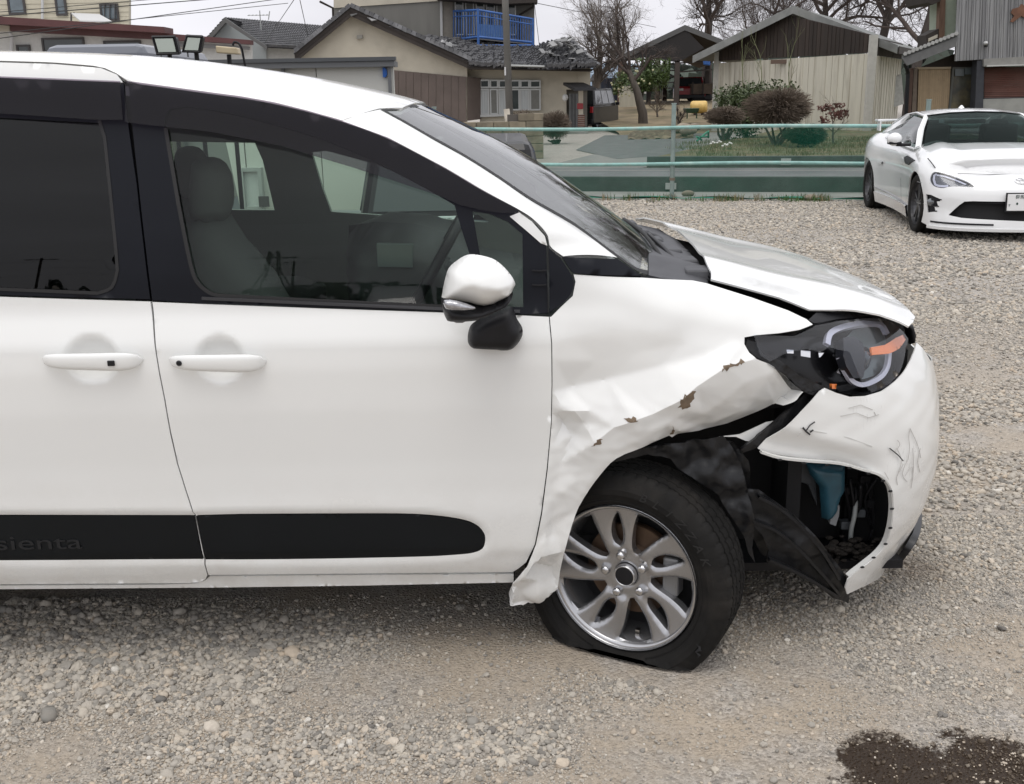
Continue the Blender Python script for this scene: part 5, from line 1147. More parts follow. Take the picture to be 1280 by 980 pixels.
SP = Surf(sp_xyz, (s_at(-3.3), 2 * sN - s_at(-.3)), (.08, 1.0), 1)
def chk(S, u, v, d):
    if (S.nrm(np.array([u]), np.array([v]))[0] @ d) < 0: S.sgn = -S.sgn
chk(SP, s_at(-1.0), .5, -LAT)
zc5 = lambda L_: [(1060 + x / 5.764, 130 + y / 5.764) for x, y in L_]
sF, sR = s_at(0), s_at(-2.57)
arch = lambda s0, r=.345, n=16: [('uv', s0 + r * math.cos(a) * -1, .315 + r * math.sin(a)) for a in np.linspace(-.42, math.pi + .42, n)]
out5 = [('uv', s_at(-3.38), .25)] + [('uv', s_at(p), float(zt5(np.array([p])))) for p in np.arange(-3.38, .56, .12)]
out5 += [('uv', s, float(zt5(cx(np.array([s]))))) for s in np.linspace(s_at(.6), 2 * sN - s_at(.6), 14)]
out5 += [('uv', 2 * sN - s_at(p), float(zt5(np.array([p])))) for p in (.4, .2, 0)] + [('uv', 2 * sN - s_at(0), .66), ('uv', 2 * sN - s_at(.35), .5), ('uv', 2 * sN - s_at(.37), .14)]
out5 += [('uv', s, .13) for s in np.linspace(2 * sN - s_at(.5), s_at(.42), 10)]
out5 += [('uv', sF + .345 * math.cos(a), .315 + .345 * math.sin(a)) for a in np.linspace(-.5, math.pi + .45, 20)]
out5 += [('uv', sF - .38, .15), ('uv', sR + .40, .16)] + [('uv', sR + .345 * math.cos(a), .315 + .345 * math.sin(a)) for a in np.linspace(-.45, math.pi + .4, 18)] + [('uv', sR - .4, .2)]
GR5 = zc5([(722, 800), (760, 765), (800, 730), (840, 703), (900, 700), (1100, 703), (1100, 712), (1100, 780)]); gu = SP.inv(GR5)
mirr = lambda L_: [(2 * sN - a, b) for a, b in L_[::-1]]
grl = gu[:5] + [(sN, gu[5][1])] + mirr(gu[:5])[0:5] + [(2 * sN - gu[0][0] - .05, gu[0][1] - .10), (sN, .215), (gu[0][0] + .14, .235)]
HL5 = SP.inv(zc5(cat([(590, 545), (600, 510), (620, 490), (660, 492), (720, 508), (800, 535), (860, 560), (900, 585), (908, 597), (860, 598), (780, 594), (720, 597), (690, 606), (640, 600), (605, 580)], 2, True)))
FG5 = SP.inv(zc5([(562, 650), (600, 655), (665, 685), (665, 700), (640, 703), (650, 738), (625, 742), (630, 775), (572, 782)]))
asuv = lambda L_: [('uv', a, b) for a, b in L_]
body = panel('body_shell', SP, out5, WHITE2, CAR, holes=[asuv(grl), asuv(HL5), asuv(FG5)], step=.05, th=.012, hs=.02)
panel('lower_grille', SP, [('uv', s_at(.45), .16), ('uv', 2 * sN - s_at(.45), .16), ('uv', 2 * sN - s_at(.45), .48), ('uv', s_at(.45), .48)], DARK, CAR, step=.08, th=.01, off=-.06)
panel('grille_bar', SP, asuv([(gu[3][0], gu[3][1] - .012), (sN, gu[5][1] - .01), (2 * sN - gu[3][0], gu[3][1] - .012), (sN, gu[5][1] - .03)]), BLKPL, CAR, step=.05, th=.02, off=-.02)
h5 = panel('headlight', SP, asuv(HL5), mat('dark_lamp_bowl', (.05, .055, .065), .2, coat=.6), CAR, step=.03, th=.01, off=-.03)
st5 = SP.inv(zc5([(640, 503), (622, 512), (618, 545), (628, 580), (650, 590), (690, 593), (720, 590)]), -.02)
def strip_uv(name, S, uv, w, m, parent, off=.002, th=.006):
    u = np.array([a for a, _ in uv]); v = np.array([b for _, b in uv]); P = S.P(u, v, off); N_ = S.nrm(u, v); V = []; n = len(P)
    for i in range(n):
        t = P[min(i + 1, n - 1)] - P[max(i - 1, 0)]; t /= np.linalg.norm(t) + 1e-9; sd_ = np.cross(N_[i], t)
        V += [P[i] + sd_ * w / 2, P[i] - sd_ * w / 2, P[i] - sd_ * w / 2 - N_[i] * th, P[i] + sd_ * w / 2 - N_[i] * th]
    F = [(4 * i + k, 4 * i + (k + 1) % 4, 4 * i + 4 + (k + 1) % 4, 4 * i + 4 + k) for i in range(n - 1) for k in range(4)]
    return G().add(V, F).obj(name, m, parent)
strip_uv('light_strip', SP, st5, .022, DRL, h5, off=-.02); strip_uv('light_strip', SP, SP.inv(zc5([(640, 512), (700, 522), (780, 550), (850, 580)]), -.02), .018, DRL, h5, off=-.02)
panel('headlight_lens', SP, asuv(HL5), LENS, h5, step=.04, th=.003, off=.001)
f5 = panel('fog_lamp_recess', SP, asuv(FG5), BLKPL, CAR, step=.03, th=.01, off=-.02)
for y_ in (690, 738, 775): strip_uv('fin', SP, SP.inv(zc5([(600, y_ - 4), (640, y_ - 3), (675 - (y_ - 690) * .4, y_)])), .012, BLKPL, f5, off=.003)
c = SP.pt(zc5([(597, 707)])[0], -.01); G().lathe([(0, .012), (.035, .008), (.04, 0)], c, FWD * .8 - LAT * .5, 14).obj('fog_lamp', mat('fog_glass', (.2, .21, .22), .1, metal=.6), f5, smooth=True)
# front lip and side skirts
strip_uv('front_lip', SP, [(s, .125) for s in np.linspace(s_at(.45), 2 * sN - s_at(.45), 24)], .03, WHITE2, CAR, off=.03, th=.05)
strip_uv('lip_slot', SP, [(s, .175) for s in np.linspace(s_at(.47), s_at(.80), 8)], .018, BLKPL, CAR, off=.006, th=.01)
strip_uv('side_skirt', SP, [(s, .19) for s in np.linspace(sF - .40, sR + .38, 14)], .13, WHITE2, CAR, off=.022, th=.05)
strip_uv('skirt_crease', SP, [(s, .255 + .05 * t) for s, t in zip(np.linspace(sF - .40, sR + .36, 14), np.linspace(0, 1, 14))], .006, GREY, CAR, off=.012, th=.01)
# top shell
def top_xyz(u, t):
    u = np.asarray(u, float); t = np.asarray(t, float); z = zt5(u)
    k = _s <= _half; ss = np.interp(u, _c[k, 0][6:], _s[k][6:]); A = sp_xyz(ss, zt5(cx(ss))); B = sp_xyz(2 * sN - ss, zt5(cx(2 * sN - ss)))
    c = .05 * (1 - np.abs(2 * t - 1) ** 2.5) + .025 * np.exp(-((np.abs(2 * t - 1) - .72) / .12) ** 2) * sstep(.7, .2, u)
    c = c * sstep(.82, .45, u)
    P = A * (1 - t)[:, None] + B * t[:, None]; P[:, 2] += c; return P
TP = Surf(top_xyz, (-3.3, .8), (.0, 1.0), 1); chk(TP, 0., .5, np.array([0, 0, 1.]))
hood5 = panel('hood', TP, [('uv', .822, .0), ('uv', .4, 0), ('uv', 0, 0), ('uv', -.42, .0), ('uv', -.75, 0), ('uv', -.75, .1), ('uv', -.5, .3), ('uv', -.46, .5), ('uv', -.5, .7), ('uv', -.75, .9), ('uv', -.75, 1), ('uv', 0, 1), ('uv', .4, 1), ('uv', .822, 1)], WHITE2, CAR, step=.05, th=.02)
panel('boot_lid', TP, [('uv', -3.3, 0), ('uv', -2.0, 0), ('uv', -2.0, 1), ('uv', -3.3, 1)], WHITE2, CAR, step=.15, th=.02)
strip_uv('hood_gap', TP, TP.inv(zc5([(575, 390), (600, 420), (625, 455), (648, 488)])), .008, DARK, CAR, off=.001)
strip_uv('hood_gap', TP, TP.inv(zc5([(790, 514), (900, 518), (1040, 518), (1268, 512)])), .006, GREY, CAR, off=.001)
# glasshouse from 4 rails
def railP(L_): return np.array([W5(*p) for p in L_])
base = resl(railP([(-.52, .12, .885), (-.50, .3, .90), (-.44, .6, .915), (-.42, .8875, .92), (-.44, 1.175, .915), (-.50, 1.475, .90), (-.52, 1.655, .885)]), 25)
head = resl(railP([(-1.22, .36, 1.215), (-1.16, .6, 1.245), (-1.13, .8875, 1.255), (-1.16, 1.175, 1.245), (-1.22, 1.415, 1.215)]), 25)
back = resl(railP([(-2.15, .36, 1.20), (-2.1, .6, 1.235), (-2.08, .8875, 1.24), (-2.1, 1.175, 1.235), (-2.15, 1.415, 1.20)]), 25)
tail = resl(railP([(-2.95, .30, .96), (-3.0, .6, .985), (-3.0, .8875, .99), (-3.0, 1.175, .985), (-2.95, 1.475, .96)]), 25)
def loft5(name, A, B, m, parent, k=10, b=.03, th=.01, out=(0, 0, 1)):
    V = []; out = np.array(out, float)
    for i in range(len(A)):
        for j in range(k):
            t = j / (k - 1); V.append(A[i] * (1 - t) + B[i] * t + out * b * math.sin(math.pi * t))
    V = np.array(V); F = [(i * k + j, i * k + j + 1, (i + 1) * k + j + 1, (i + 1) * k + j) for i in range(len(A) - 1) for j in range(k - 1)]; n = len(V)
    return mobj(name, np.vstack([V, V - out * th]), F + [tuple(q + n for q in f[::-1]) for f in F], m, parent, True)
G5 = glass_mat('coupe_glass', (.50, .55, .54))
ws5 = loft5('windshield', base[1:-1], head[1:-1], G5, CAR, b=.05)
loft5('roof', head, back, WHITE2, CAR, b=.035, th=.03); loft5('rear_window', back, tail, G5, CAR, b=.06)
for sgn in (0, 1):
    mq = lambda L_: [(p, (1.775 - q) if sgn else q, z) for p, q, z in L_]; o_ = LAT * (1 if sgn else -1)
    A = resl(railP(mq([(-.50, .095, .87), (-.9, .20, 1.06), (-1.22, .33, 1.205), (-1.7, .35, 1.23), (-2.15, .34, 1.20), (-2.6, .28, 1.08), (-2.98, .22, .95)])), 40)
    B = resl(railP(mq([(-.56, .16, .90), (-.92, .26, 1.08), (-1.22, .37, 1.22), (-1.7, .38, 1.245), (-2.15, .37, 1.21), (-2.6, .33, 1.10), (-2.95, .28, .97)])), 40)
    loft5('roof_side_rail', A, B, WHITE2, CAR, b=.012, th=.02, out=o_ * .7 + np.array([0, 0, .7]))
    wt = resl(railP(mq([(-.66, .125, .93), (-.98, .235, 1.085), (-1.25, .325, 1.175), (-1.75, .345, 1.195), (-2.2, .31, 1.10), (-2.42, .25, 1.0)])), 30); wb = resl(railP(mq([(-.66, .105, .90), (-1.3, .12, .905), (-2.42, .17, .975)])), 30)
    sg = loft5('side_window', wb, wt, G5, CAR, b=.02, th=.005, out=o_)
    lo = resl(railP(mq([(-.5, .08, .86), (-1.3, .09, .885), (-2.0, .10, .92), (-2.98, .16, .93)])), 30); up = wt.copy(); 
    loft5('window_surround', lo, wb * .0 + resl(railP(mq([(-.5, .10, .875), (-1.3, .125, .91), (-2.42, .18, .985), (-2.98, .22, .95)])), 30), WHITE2, CAR, b=.005, th=.02, out=o_)
    q1 = resl(railP(mq([(-2.2, .31, 1.10), (-2.15, .34, 1.20)])), 8); 
    loft5('rear_pillar', resl(railP(mq([(-1.95, .34, 1.22), (-2.3, .34, 1.18), (-2.98, .22, .95)])), 16), resl(railP(mq([(-1.95, .345, 1.19), (-2.2, .31, 1.09), (-2.5, .22, .97)])), 16), WHITE2, CAR, b=.01, th=.02, out=o_)
G(M=None).add([tuple(W5(p, q, z)) for p, q, z in [(-.6, .2, .86), (-.6, 1.57, .86), (-2.9, 1.5, .86), (-2.9, .28, .86), (-.6, .2, .3), (-.6, 1.57, .3), (-2.9, 1.5, .3), (-2.9, .28, .3)]], [(0, 1, 2, 3), (4, 5, 6, 7), (0, 1, 5, 4), (1, 2, 6, 5), (2, 3, 7, 6), (3, 0, 4, 7)]).obj('cabin_tub', CAB, CAR)
def rbox(g, c, s): R_ = np.stack([FWD, LAT, [0, 0, 1]], 1); return g.box(W5(*c), s, R_)
for q in (.5, 1.27): rbox(rbox(G(), (-1.5, q, .85), (.16, .42, .5)), (-1.53, q, 1.07), (.1, .22, .16)).obj('seat', SEATM, CAR, bevel=.04)
rbox(G(), (-.72, .89, .84), (.4, 1.3, .10)).obj('dashboard', BLKPL, CAR, bevel=.03)
rbox(G(), (-1.12, .89, 1.14), (.02, .2, .05)).obj('inner_mirror', BLKPL, CAR)
rbox(G(), (-1.07, .50, 1.15), (.003, .06, .04)).obj('windshield_sticker', mat('sticker_white', (.6, .68, .72), .5), CAR)
# wheels
AL5 = mat('dark_alloy', (.10, .10, .105), .35, metal=.7)
def wheel5(p, q, side):
    c = W5(p, q, .315); n = LAT * side; w = G(); w.lathe([(.225, .075), (.24, .088), (.29, .095), (.307, .085), (.315, .06), (.315, -.1), (.2, -.1)], c, n, 40); t = w.obj('wheel', TYRE, CAR, smooth=True)
    u = np.cross(n, [0, 0, 1.]); u /= np.linalg.norm(u); R_ = np.stack([u, np.cross(n, u), n], 1); s_ = G(); s_.lathe([(.226, .08), (.222, .05), (.20, .0)], c, n, 32); s_.lathe([(0, .055), (.035, .055), (.04, .04)], c, n, 12)
    for k in range(10):
        a = k * math.pi / 5 + (.13 if k % 2 else -.13); s_.box(c + (math.cos(a) * u + math.sin(a) * R_[:, 1]) * .125 + n * .045, (.20, .020, .02), np.stack([math.cos(a) * u + math.sin(a) * R_[:, 1], -math.sin(a) * u + math.cos(a) * R_[:, 1], n], 1))
    s_.obj('rim', AL5, t, bevel=.004); G().lathe([(0, .0), (.15, 0), (.15, -.02)], c, n, 24).obj('brake_disc', ROT if False else GREY, t)
    G().lathe([(.345, .02), (.345, -.12), (0, -.12)], c, n, 24).obj('wheel_arch', DARK, t)
wheel5(0, .115, -1); wheel5(-2.57, .11, -1); wheel5(0, 1.66, 1); wheel5(-2.57, 1.665, 1)
rbox(G(), (-1.2, .89, .21), (3.4, 1.3, .14)).obj('underfloor', DARK, CAR)
# mirror, wing, badge, plate, vents
m5 = G().ell(W5(-.72, -.085, .965), (.085, .075, .075), 16, 10).obj('door_mirror', WHITE2, CAR, smooth=True)
rbox(rbox(G(), (-.72, .01, .905), (.09, .16, .035)), (-.72, -.085, .925), (.13, .14, .03)).obj('mirror_foot', BLKPL, m5, bevel=.01)
wg = rbox(G(), (-3.05, .8875, 1.115), (.22, 1.45, .03)).obj('rear_wing', WHITE2, CAR, bevel=.01)
for q in (.20, 1.575): rbox(G(), (-3.03, q, 1.05), (.20, .02, .15)).obj('wing_stay', WHITE2, wg, bevel=.01)
s_ = SP.inv(zc5([(405, 385), (430, 372), (485, 405), (440, 440), (415, 430)])); panel('fender_vent', SP, asuv(s_), BLKPL, CAR, step=.03, th=.01, off=.006)
strip_uv('door_gap', SP, SP.inv(zc5([(392, 430), (380, 540), (383, 700), (392, 775)])), .006, DARK, CAR, off=.001); 
hh_ = SP.inv(zc5([(215, 415), (232, 418), (255, 424)])); strip_uv('door_handle', SP, hh_, .03, WHITE2, CAR, off=.025, th=.02)
strip_uv('bumper_seam', SP, SP.inv(zc5([(497, 560), (530, 566), (590, 572)])), .004, GREY, CAR, off=.001); strip_uv('bumper_seam', SP, SP.inv(zc5([(495, 712), (560, 722), (640, 745), (745, 765)])), .004, GREY, CAR, off=.001)
tk = SP.inv(zc5([(378, 545)]))[0]; cc = SP.P(np.array([tk[0]]), np.array([tk[1]]), .004)[0]; rbox(G(), (0, 0, 0), (.02, .006, .025)); 
bc = TP.inv(zc5([(1222, 574)]))[0] if False else None
pB = SP.P(np.array([sN]), np.array([.60]), .006)[0]; nB = SP.nrm(np.array([sN]), np.array([.60]))[0]; uB = LAT; vB = np.cross(nB, uB)
def ringpts(rx, ry, dx=0, dy=0): return [pB + uB * (rx * math.cos(a) + dx) + vB * (ry * math.sin(a) + dy) for a in np.linspace(0, 2 * math.pi, 25)]
g = G(); [g.tube(ringpts(*q), .0045, 6, cap=False) for q in ((.066, .045), (.022, .044), (.045, .016, 0, .026))]; g.obj('front_emblem', CHR, CAR, smooth=True)
plc = SP.P(np.array([sN]), np.array([.40]), .035)[0]; uP = LAT; nP = FWD * .995 + np.array([0, 0, .08]); nP /= np.linalg.norm(nP); vP = np.cross(nP, uP); vP *= np.sign(vP[2])
plate = G().box(plc, (.33, .165, .012), np.stack([uP, vP, nP], 1)).obj('licence_plate', mat('plate_white', (.72, .72, .72), .4), CAR, bevel=.003)
G().box(plc - nP * .008, (.36, .19, .01), np.stack([uP, vP, nP], 1)).obj('plate_frame', BLKPL, plate)
PT = mat('plate_green_black', (.02, .05, .04), .5)
for s_, sz, dx, dy, sx in (('群馬', .042, -.05, .052, 1), ('301', .042, .045, .052, 1), ('す', .03, -.145, -.03, 1), ('・ 1 6', .115, -.0, -.022, .8)):
    text_mesh('plate_character', s_, sz, Mat3(plc + uP * dx + vP * dy + nP * .0075, uP, vP, nP), PT, plate, depth=.0006, sx=sx)
G().lathe([(0, .045), (.012, .04), (.045, 0)], W5(-1.75, .8875, 1.27), (0, 0, 1), 12).obj('roof_antenna', WHITE2, CAR, smooth=True)
for q, z in ((.55, .905), (1.2, .915)):
    G().tube([W5(-.50, q, z + .015), W5(-.56, q + .33, z + .035), W5(-.62, q + .62, z + .04)], .008, 6).obj('wiper_arm', BLKPL, CAR)
# ================================================================ buildings beyond the road
def RZ(a): return np.array(Matrix.Rotation(a, 3, 'Z'))
def wbox(g, px0, px1, Y, d, name=None):
    """box whose front face spans two pixels' corners at distance Y"""
    a = atY(*px0, Y); b = atY(*px1, Y); return g.bx((min(a[0], b[0]), Y, min(a[2], b[2])), (max(a[0], b[0]), Y + d, max(a[2], b[2])))
def part(name, px, Y, th, m, parent, **k): return slab(name, px, Y, th, m, parent, **k)
def tiled(name, A, B, C_, D, rows, cols, m, parent, amp=.06, jit=.0, seed=1):
    """tile field: A eave-left, B eave-right, C ridge-right, D ridge-left; real barrel relief and stepped courses"""
    A, B, C_, D = [np.array(p, float) for p in (A, B, C_, D)]; n = np.cross(B - A, D - A); n /= np.linalg.norm(n); n *= np.sign(n[2]) or 1
    r = np.random.default_rng(seed); g = G(); J = r.normal(0, 1, (rows + 1, cols + 1, 2))
    nu = cols * 4
    V = []; F = []
    for i in range(rows):
        for lev in (0, 1):
            t = (i + lev) / rows
            for k in range(nu + 1):
                s = k / nu; P = A * (1 - s) * (1 - t) + B * s * (1 - t) + C_ * s * t + D * (1 - s) * t
                h = amp * abs(math.sin(math.pi * s * cols)) + (amp * .9 if lev == 0 else 0) + jit * J[i, min(k // 4, cols), 0]
                V.append(P + n * h)
    w = nu + 1
    for i in range(rows):
        for k in range(nu): F.append((2 * i * w + k, 2 * i * w + k + 1, (2 * i + 1) * w + k + 1, (2 * i + 1) * w + k))
        if i: F += [((2 * i - 1) * w + k, (2 * i - 1) * w + k + 1, 2 * i * w + k + 1, 2 * i * w + k) for k in range(nu)]
    F += [(k + 1, k, len(V) + k, len(V) + k + 1) for k in range(nu)]
    V += [v - n * .15 for v in V[:w]]
    n0 = len(V); V += [A - n * .12, B - n * .12, C_ - n * .12, D - n * .12]; F += [(n0, n0 + 3, n0 + 2, n0 + 1)]
    g.add(V, F); return g.obj(name, m, parent, kind='stuff')
STUC = mat('beige_stucco', (.50, .46, .375), .9, var=.08, vscale=1.5, bump=.3, bscale=25, col2=(.34, .31, .25), c2scale=.5, c2lo=.5, c2hi=.8)
BROWNS = mat('brown_grey_siding', (.115, .090, .078), .8, var=.15, vscale=2)
GREYS = mat('weathered_grey_siding', (.17, .165, .15), .85, var=.18, vscale=.8, stretch=(3, 3, .3))
TILE = mat('smoked_grey_tile', (.085, .085, .09), .55, var=.5, vscale=5, col2=(.22, .22, .22), c2scale=7, c2lo=.55, c2hi=.75)
TILEB = mat('ridge_tile_grey', (.10, .10, .105), .55, var=.4, vscale=5, obj_rand=.5)
DKWOOD = mat('dark_soffit_wood', (.035, .028, .024), .8, var=.2, vscale=3)
WFR = mat('aluminium_frame', (.42, .43, .42), .4, metal=.3)
PANE = mat('dark_pane', (.045, .055, .055), .08, coat=.5)
CURT = mat('pane_with_white_curtain', (.38, .40, .40), .3, var=.25, vscale=4, stretch=(6, 1, .2), coat=.6)
SHOJI = mat('grey_screen_pane', (.15, .15, .135), .5, var=.1)
def window(px0, px1, Y, m, parent, fr=.05, name='window', depth=.12, fm=None):
    a = atY(*px0, Y); b = atY(*px1, Y); x0, x1 = min(a[0], b[0]), max(a[0], b[0]); z0, z1 = min(a[2], b[2]), max(a[2], b[2])
    g = G(); g.bx((x0, Y - .04, z0), (x0 + fr, Y + depth, z1)); g.bx((x1 - fr, Y - .04, z0), (x1, Y + depth, z1)); g.bx((x0 + fr, Y - .035, z0), (x1 - fr, Y + depth, z0 + fr)); g.bx((x0 + fr, Y - .035, z1 - fr), (x1 - fr, Y + depth, z1))
    w = g.obj(name, fm or WFR, parent); G().bx((x0 + fr * .9, Y, z0 + fr * .9), (x1 - fr * .9, Y + .03, z1 - fr * .9)).obj('pane', m, w); return w

# ---------------------------------------------------------------- two-storey stucco house
HS = empty('stucco_house', (-2, 44, 0), 'beige stucco house with storm-broken grey tile roof, brown siding and blue balcony', 'house')
Y1 = 44.0
part('gable_wall', [(376, 66), (437, 18), (584, 80), (584, 160), (376, 160)], Y1, 8, STUC, HS)
# brown siding boards (each a part)
def boards(name, top, bot, Y, n, m, parent, th=.06, proud=.0, gap=.012, lab=None):
    """vertical boards between a top px polyline (2 pts) and a bottom one"""
    for k in range(n):
        t0, t1 = k / n, (k + 1) / n; f = lambda L_, t: (L_[0][0] * (1 - t) + L_[1][0] * t, L_[0][1] * (1 - t) + L_[1][1] * t)
        P = [atY(*f(top, t0), Y), atY(*f(top, t1), Y), atY(*f(bot, t1), Y), atY(*f(bot, t0), Y)]
        P[1][0] -= gap; P[2][0] -= gap; dy = proud * ((k * 7) % 3 - 1)
        P = [(p[0], Y + dy, p[2]) for p in P]
        G().prism(P[::-1], (0, th, 0)).obj(name, m, parent)
boards('siding_board', [(376, 77), (583, 96)], [(376, 152), (583, 152)], Y1 - .08, 22, BROWNS, HS, th=.07, proud=.008)
G().prism([(atY(584, 96, Y1 - .08)), atY(600, 97.5, Y1 + .6), atY(600, 149, Y1 + .6), atY(584, 151, Y1 - .08)][::-1], (0.05, .1, 0)).obj('corner_siding', BROWNS, HS)
part('vent_hood', [(446, 44), (453, 43.5), (453, 48), (446, 48.5)], Y1 - .15, .15, mat('vent_beige', (.25, .24, .21), .6), HS)
# wing with windows and porch
Y2 = Y1 + .7
part('wing_wall', [(584, 78), (722, 84), (722, 112), (708, 112), (708, 165), (600, 165), (600, 100), (584, 98)], Y2 + .15, 6, STUC, HS)
part('side_wall', [(722, 86), (738, 84), (738, 112), (722, 112)], Y2 + .1, 1.4, STUC, HS)
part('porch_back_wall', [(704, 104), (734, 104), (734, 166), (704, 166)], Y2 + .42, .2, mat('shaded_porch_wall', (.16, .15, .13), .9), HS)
cols = [599.5, 612, 623, 638, 650, 662, 676]
for k in range(6):
    window((cols[k], 99.5 + k * .15), (cols[k + 1], 110), Y2, PANE, HS, fr=.06); window((cols[k], 111), (cols[k + 1], 143 if k < 3 else 138), Y2, [CURT, SHOJI, CURT, PANE, CURT, SHOJI][k], HS, fr=.06)
part('window_sill', [(598, 143.5), (640, 142), (640, 145), (598, 146.5)], Y2 - .08, .15, WFR, HS)
part('porch_column', [(723.5, 112), (729, 112), (729, 146), (723.5, 146)], Y1 - .6, .25, STUC, HS)
part('front_door', [(711.5, 117), (722.5, 117), (722.5, 164), (711.5, 164)], Y2 + .1, .1, mat('grey_entrance_door', (.16, .165, .165), .5, var=.1), HS)
for x in (714.5, 718.5): part('door_rail', [(x, 117), (x + .8, 117), (x + .8, 164), (x, 164)], Y2 + .06, .04, mat('dark_door_rail', (.05, .05, .05), .5), HS)
BRK = mat('red_brown_brick', (.15, .07, .05), .85, obj_rand=.35, var=.2, vscale=8)
MORT = mat('pale_mortar', (.33, .31, .28), .9)
def brick_pillar(x0, x1, y0, y1, Y, d, rows, parent):
    a = atY(x0, y1, Y); b = atY(x1, y0, Y); g = G().bx((a[0] + .02, Y + .02, a[2]), (b[0] - .02, Y + d, b[2])); pl = g.obj('brick_pillar', MORT, parent)
    h = (b[2] - a[2]) / rows
    for k in range(rows): G().bx((a[0], Y, a[2] + h * k + .015), (b[0], Y + d + .02, a[2] + h * (k + 1) - .015)).obj('brick', BRK, pl)
brick_pillar(700.5, 709.5, 144, 165, Y1 - .5, .3, 9, HS); brick_pillar(722.5, 731, 143, 165, Y1 - .7, .3, 9, HS)
P = [atY(704, 103, Y1 - .3), atY(729, 103, Y1 - .3), atY(745, 109.5, Y1 - 1.6), atY(718, 110.5, Y1 - 1.6)]; G().prism(P, (0, 0, -.10)).obj('porch_canopy', mat('black_canopy', (.018, .018, .02), .4), HS)
G().ell(atY(706.5, 122, Y1 - .1), (.12, .12, .14), 10, 8).obj('porch_lamp', mat('white_lamp_globe', (.6, .6, .58), .3), HS, smooth=True)
part('letter_box', [(721.5, 129), (729, 129), (729, 136.5), (721.5, 136.5)], Y1 - .9, .2, mat('red_letter_box', (.25, .025, .03), .4), HS, bevel=.03)
part('porch_step', [(697, 165), (735, 164), (735, 168), (695, 169)], Y1 - 1.8, 1.5, CONC, HS)
# roofs
for nm, A, B in (('left', (368, 68), (438, 10)), ('right', (438, 10), (590, 78))):
    a, b = atY(*A, Y1 - .5), atY(*B, Y1 - .5); back = np.array([0, 8.5, 0])
    if nm == 'left': tiled('roof_tiles', a, a + back, b + back, b, 12, 24, TILE, HS, amp=.05, jit=.02)
    else: tiled('roof_tiles', b + back, b, a, a + back, 22, 24, TILE, HS, amp=.05, jit=.04)
    n = 12 if nm == 'left' else 26
    for k in range(n):
        p = a + (b - a) * ((k + .5) / n); d = b - a; an = math.atan2(d[2], d[0]); L_ = np.linalg.norm(d) / n
        G().box(p + np.array([0, .12, .12]), (L_ * 1.04, .34, .16), np.array(Matrix.Rotation(-an, 3, 'Y')), taper=.8).obj('verge_tile', TILEB, HS)
    G().prism([a + [0, .02, .02], b + [0, .02, .02], b + [0, .02, -.30], a + [0, .02, -.30]][::-1], (0, .08, 0)).obj('barge_board', DKWOOD, HS)
A, B, C_, D = atY(586, 79, Y1 - .6), atY(688, 84, Y1 - .6), atY(690, 58, Y1 + 3.6), atY(530, 44, Y1 + 3.6); tiled('roof_tiles', A, B, C_, D, 12, 40, TILE, HS, amp=.05, jit=.03)
A, B, C_, D = atY(684, 83, Y1 - 1.0), atY(746, 81, Y1 - 1.0), atY(708, 49, Y1 + 2.4), atY(674, 55, Y1 + 2.4); tiled('roof_tiles', A, B, C_, D, 11, 26, TILE, HS, amp=.06, jit=.045)
tiled('roof_tiles', atY(746, 82, Y1 - 1.0), atY(748, 84, Y1 + 5), atY(712, 50, Y1 + 5), atY(708, 49, Y1 + 2.4), 9, 20, TILE, HS, amp=.06, jit=.04)
part('gutter', [(637, 80.5), (681, 82), (681, 84.2), (637, 83)], Y1 - .75, .12, WFR, HS, bevel=.02)
part('soffit', [(586, 82), (742, 86), (740, 89), (586, 86)], Y1 - .5, 1.0, DKWOOD, HS)
r_ = np.random.default_rng(5); BT = mat('broken_pale_tile', (.24, .24, .24), .6, obj_rand=.6)
for (x0, y0), (x1, y1), n, s in (((690, 58), (712, 49), 12, 3.0), ((676, 66), (724, 78), 14, 4.0), ((426, 14), (470, 26), 18, 2.2), ((700, 50), (742, 78), 16, 2.5), ((552, 54), (566, 58), 6, 1.2)):
    for k in range(n):
        t = (k + .5) / n; p = atY(x0 + (x1 - x0) * t + r_.normal(0, s), y0 + (y1 - y0) * t + r_.normal(0, s * .4) - 1, Y1 + r_.uniform(-.6, 1.2)); e = r_.uniform(-.6, .6, 3)
        R_ = np.array((Matrix.Rotation(e[0], 3, 'X') @ Matrix.Rotation(e[1], 3, 'Y') @ Matrix.Rotation(e[2] * 3, 3, 'Z'))); G().box(p, (.30, .26, .035), R_).obj('loose_tile', BT, HS)
# upper storey
Y3 = Y1 + 4.2
part('upper_wall', [(417, 46), (417, -22), (668, -22), (668, 58), (552, 56)], Y3, 6, GREYS, HS)
part('upper_band', [(417, -22), (551, -22), (551, 1), (417, 10)], Y3 - .05, .05, STUC, HS)
part('corner_post', [(549.5, -20), (552.5, -20), (553.5, 52), (550.5, 52)], Y3 - .1, .1, mat('pale_post', (.5, .5, .49), .6), HS)
part('upper_eave', [(545, -22), (672, -22), (672, 3), (628, 5), (545, -2)], Y3 - 1.2, 1.2, DKWOOD, HS)
part('upper_side', [(553, 2), (566, 2), (566, 52), (553, 51)], Y3 - .03, .03, mat('grey_beige_wall', (.24, .22, .19), .9, var=.1), HS)
for k in range(6): window((568 + k * 13, -8), (580.5 + k * 13, 44), Y3 - .06, [PANE, SHOJI, PANE, PANE, SHOJI, PANE][k], HS, fr=.05)
G().tube([atY(668, 0, Y3 - .9), atY(666, 9, Y3 - .6), atY(650, 18, Y3 - .1), atY(650, 50, Y3 - .1)], .05, 8).obj('downpipe', DKWOOD, HS)
G().tube([atY(400, 2, Y3 - .9), atY(416, 10, Y3 - .4), atY(417, 34, Y3 - .2)], .05, 8).obj('downpipe', DKWOOD, HS)
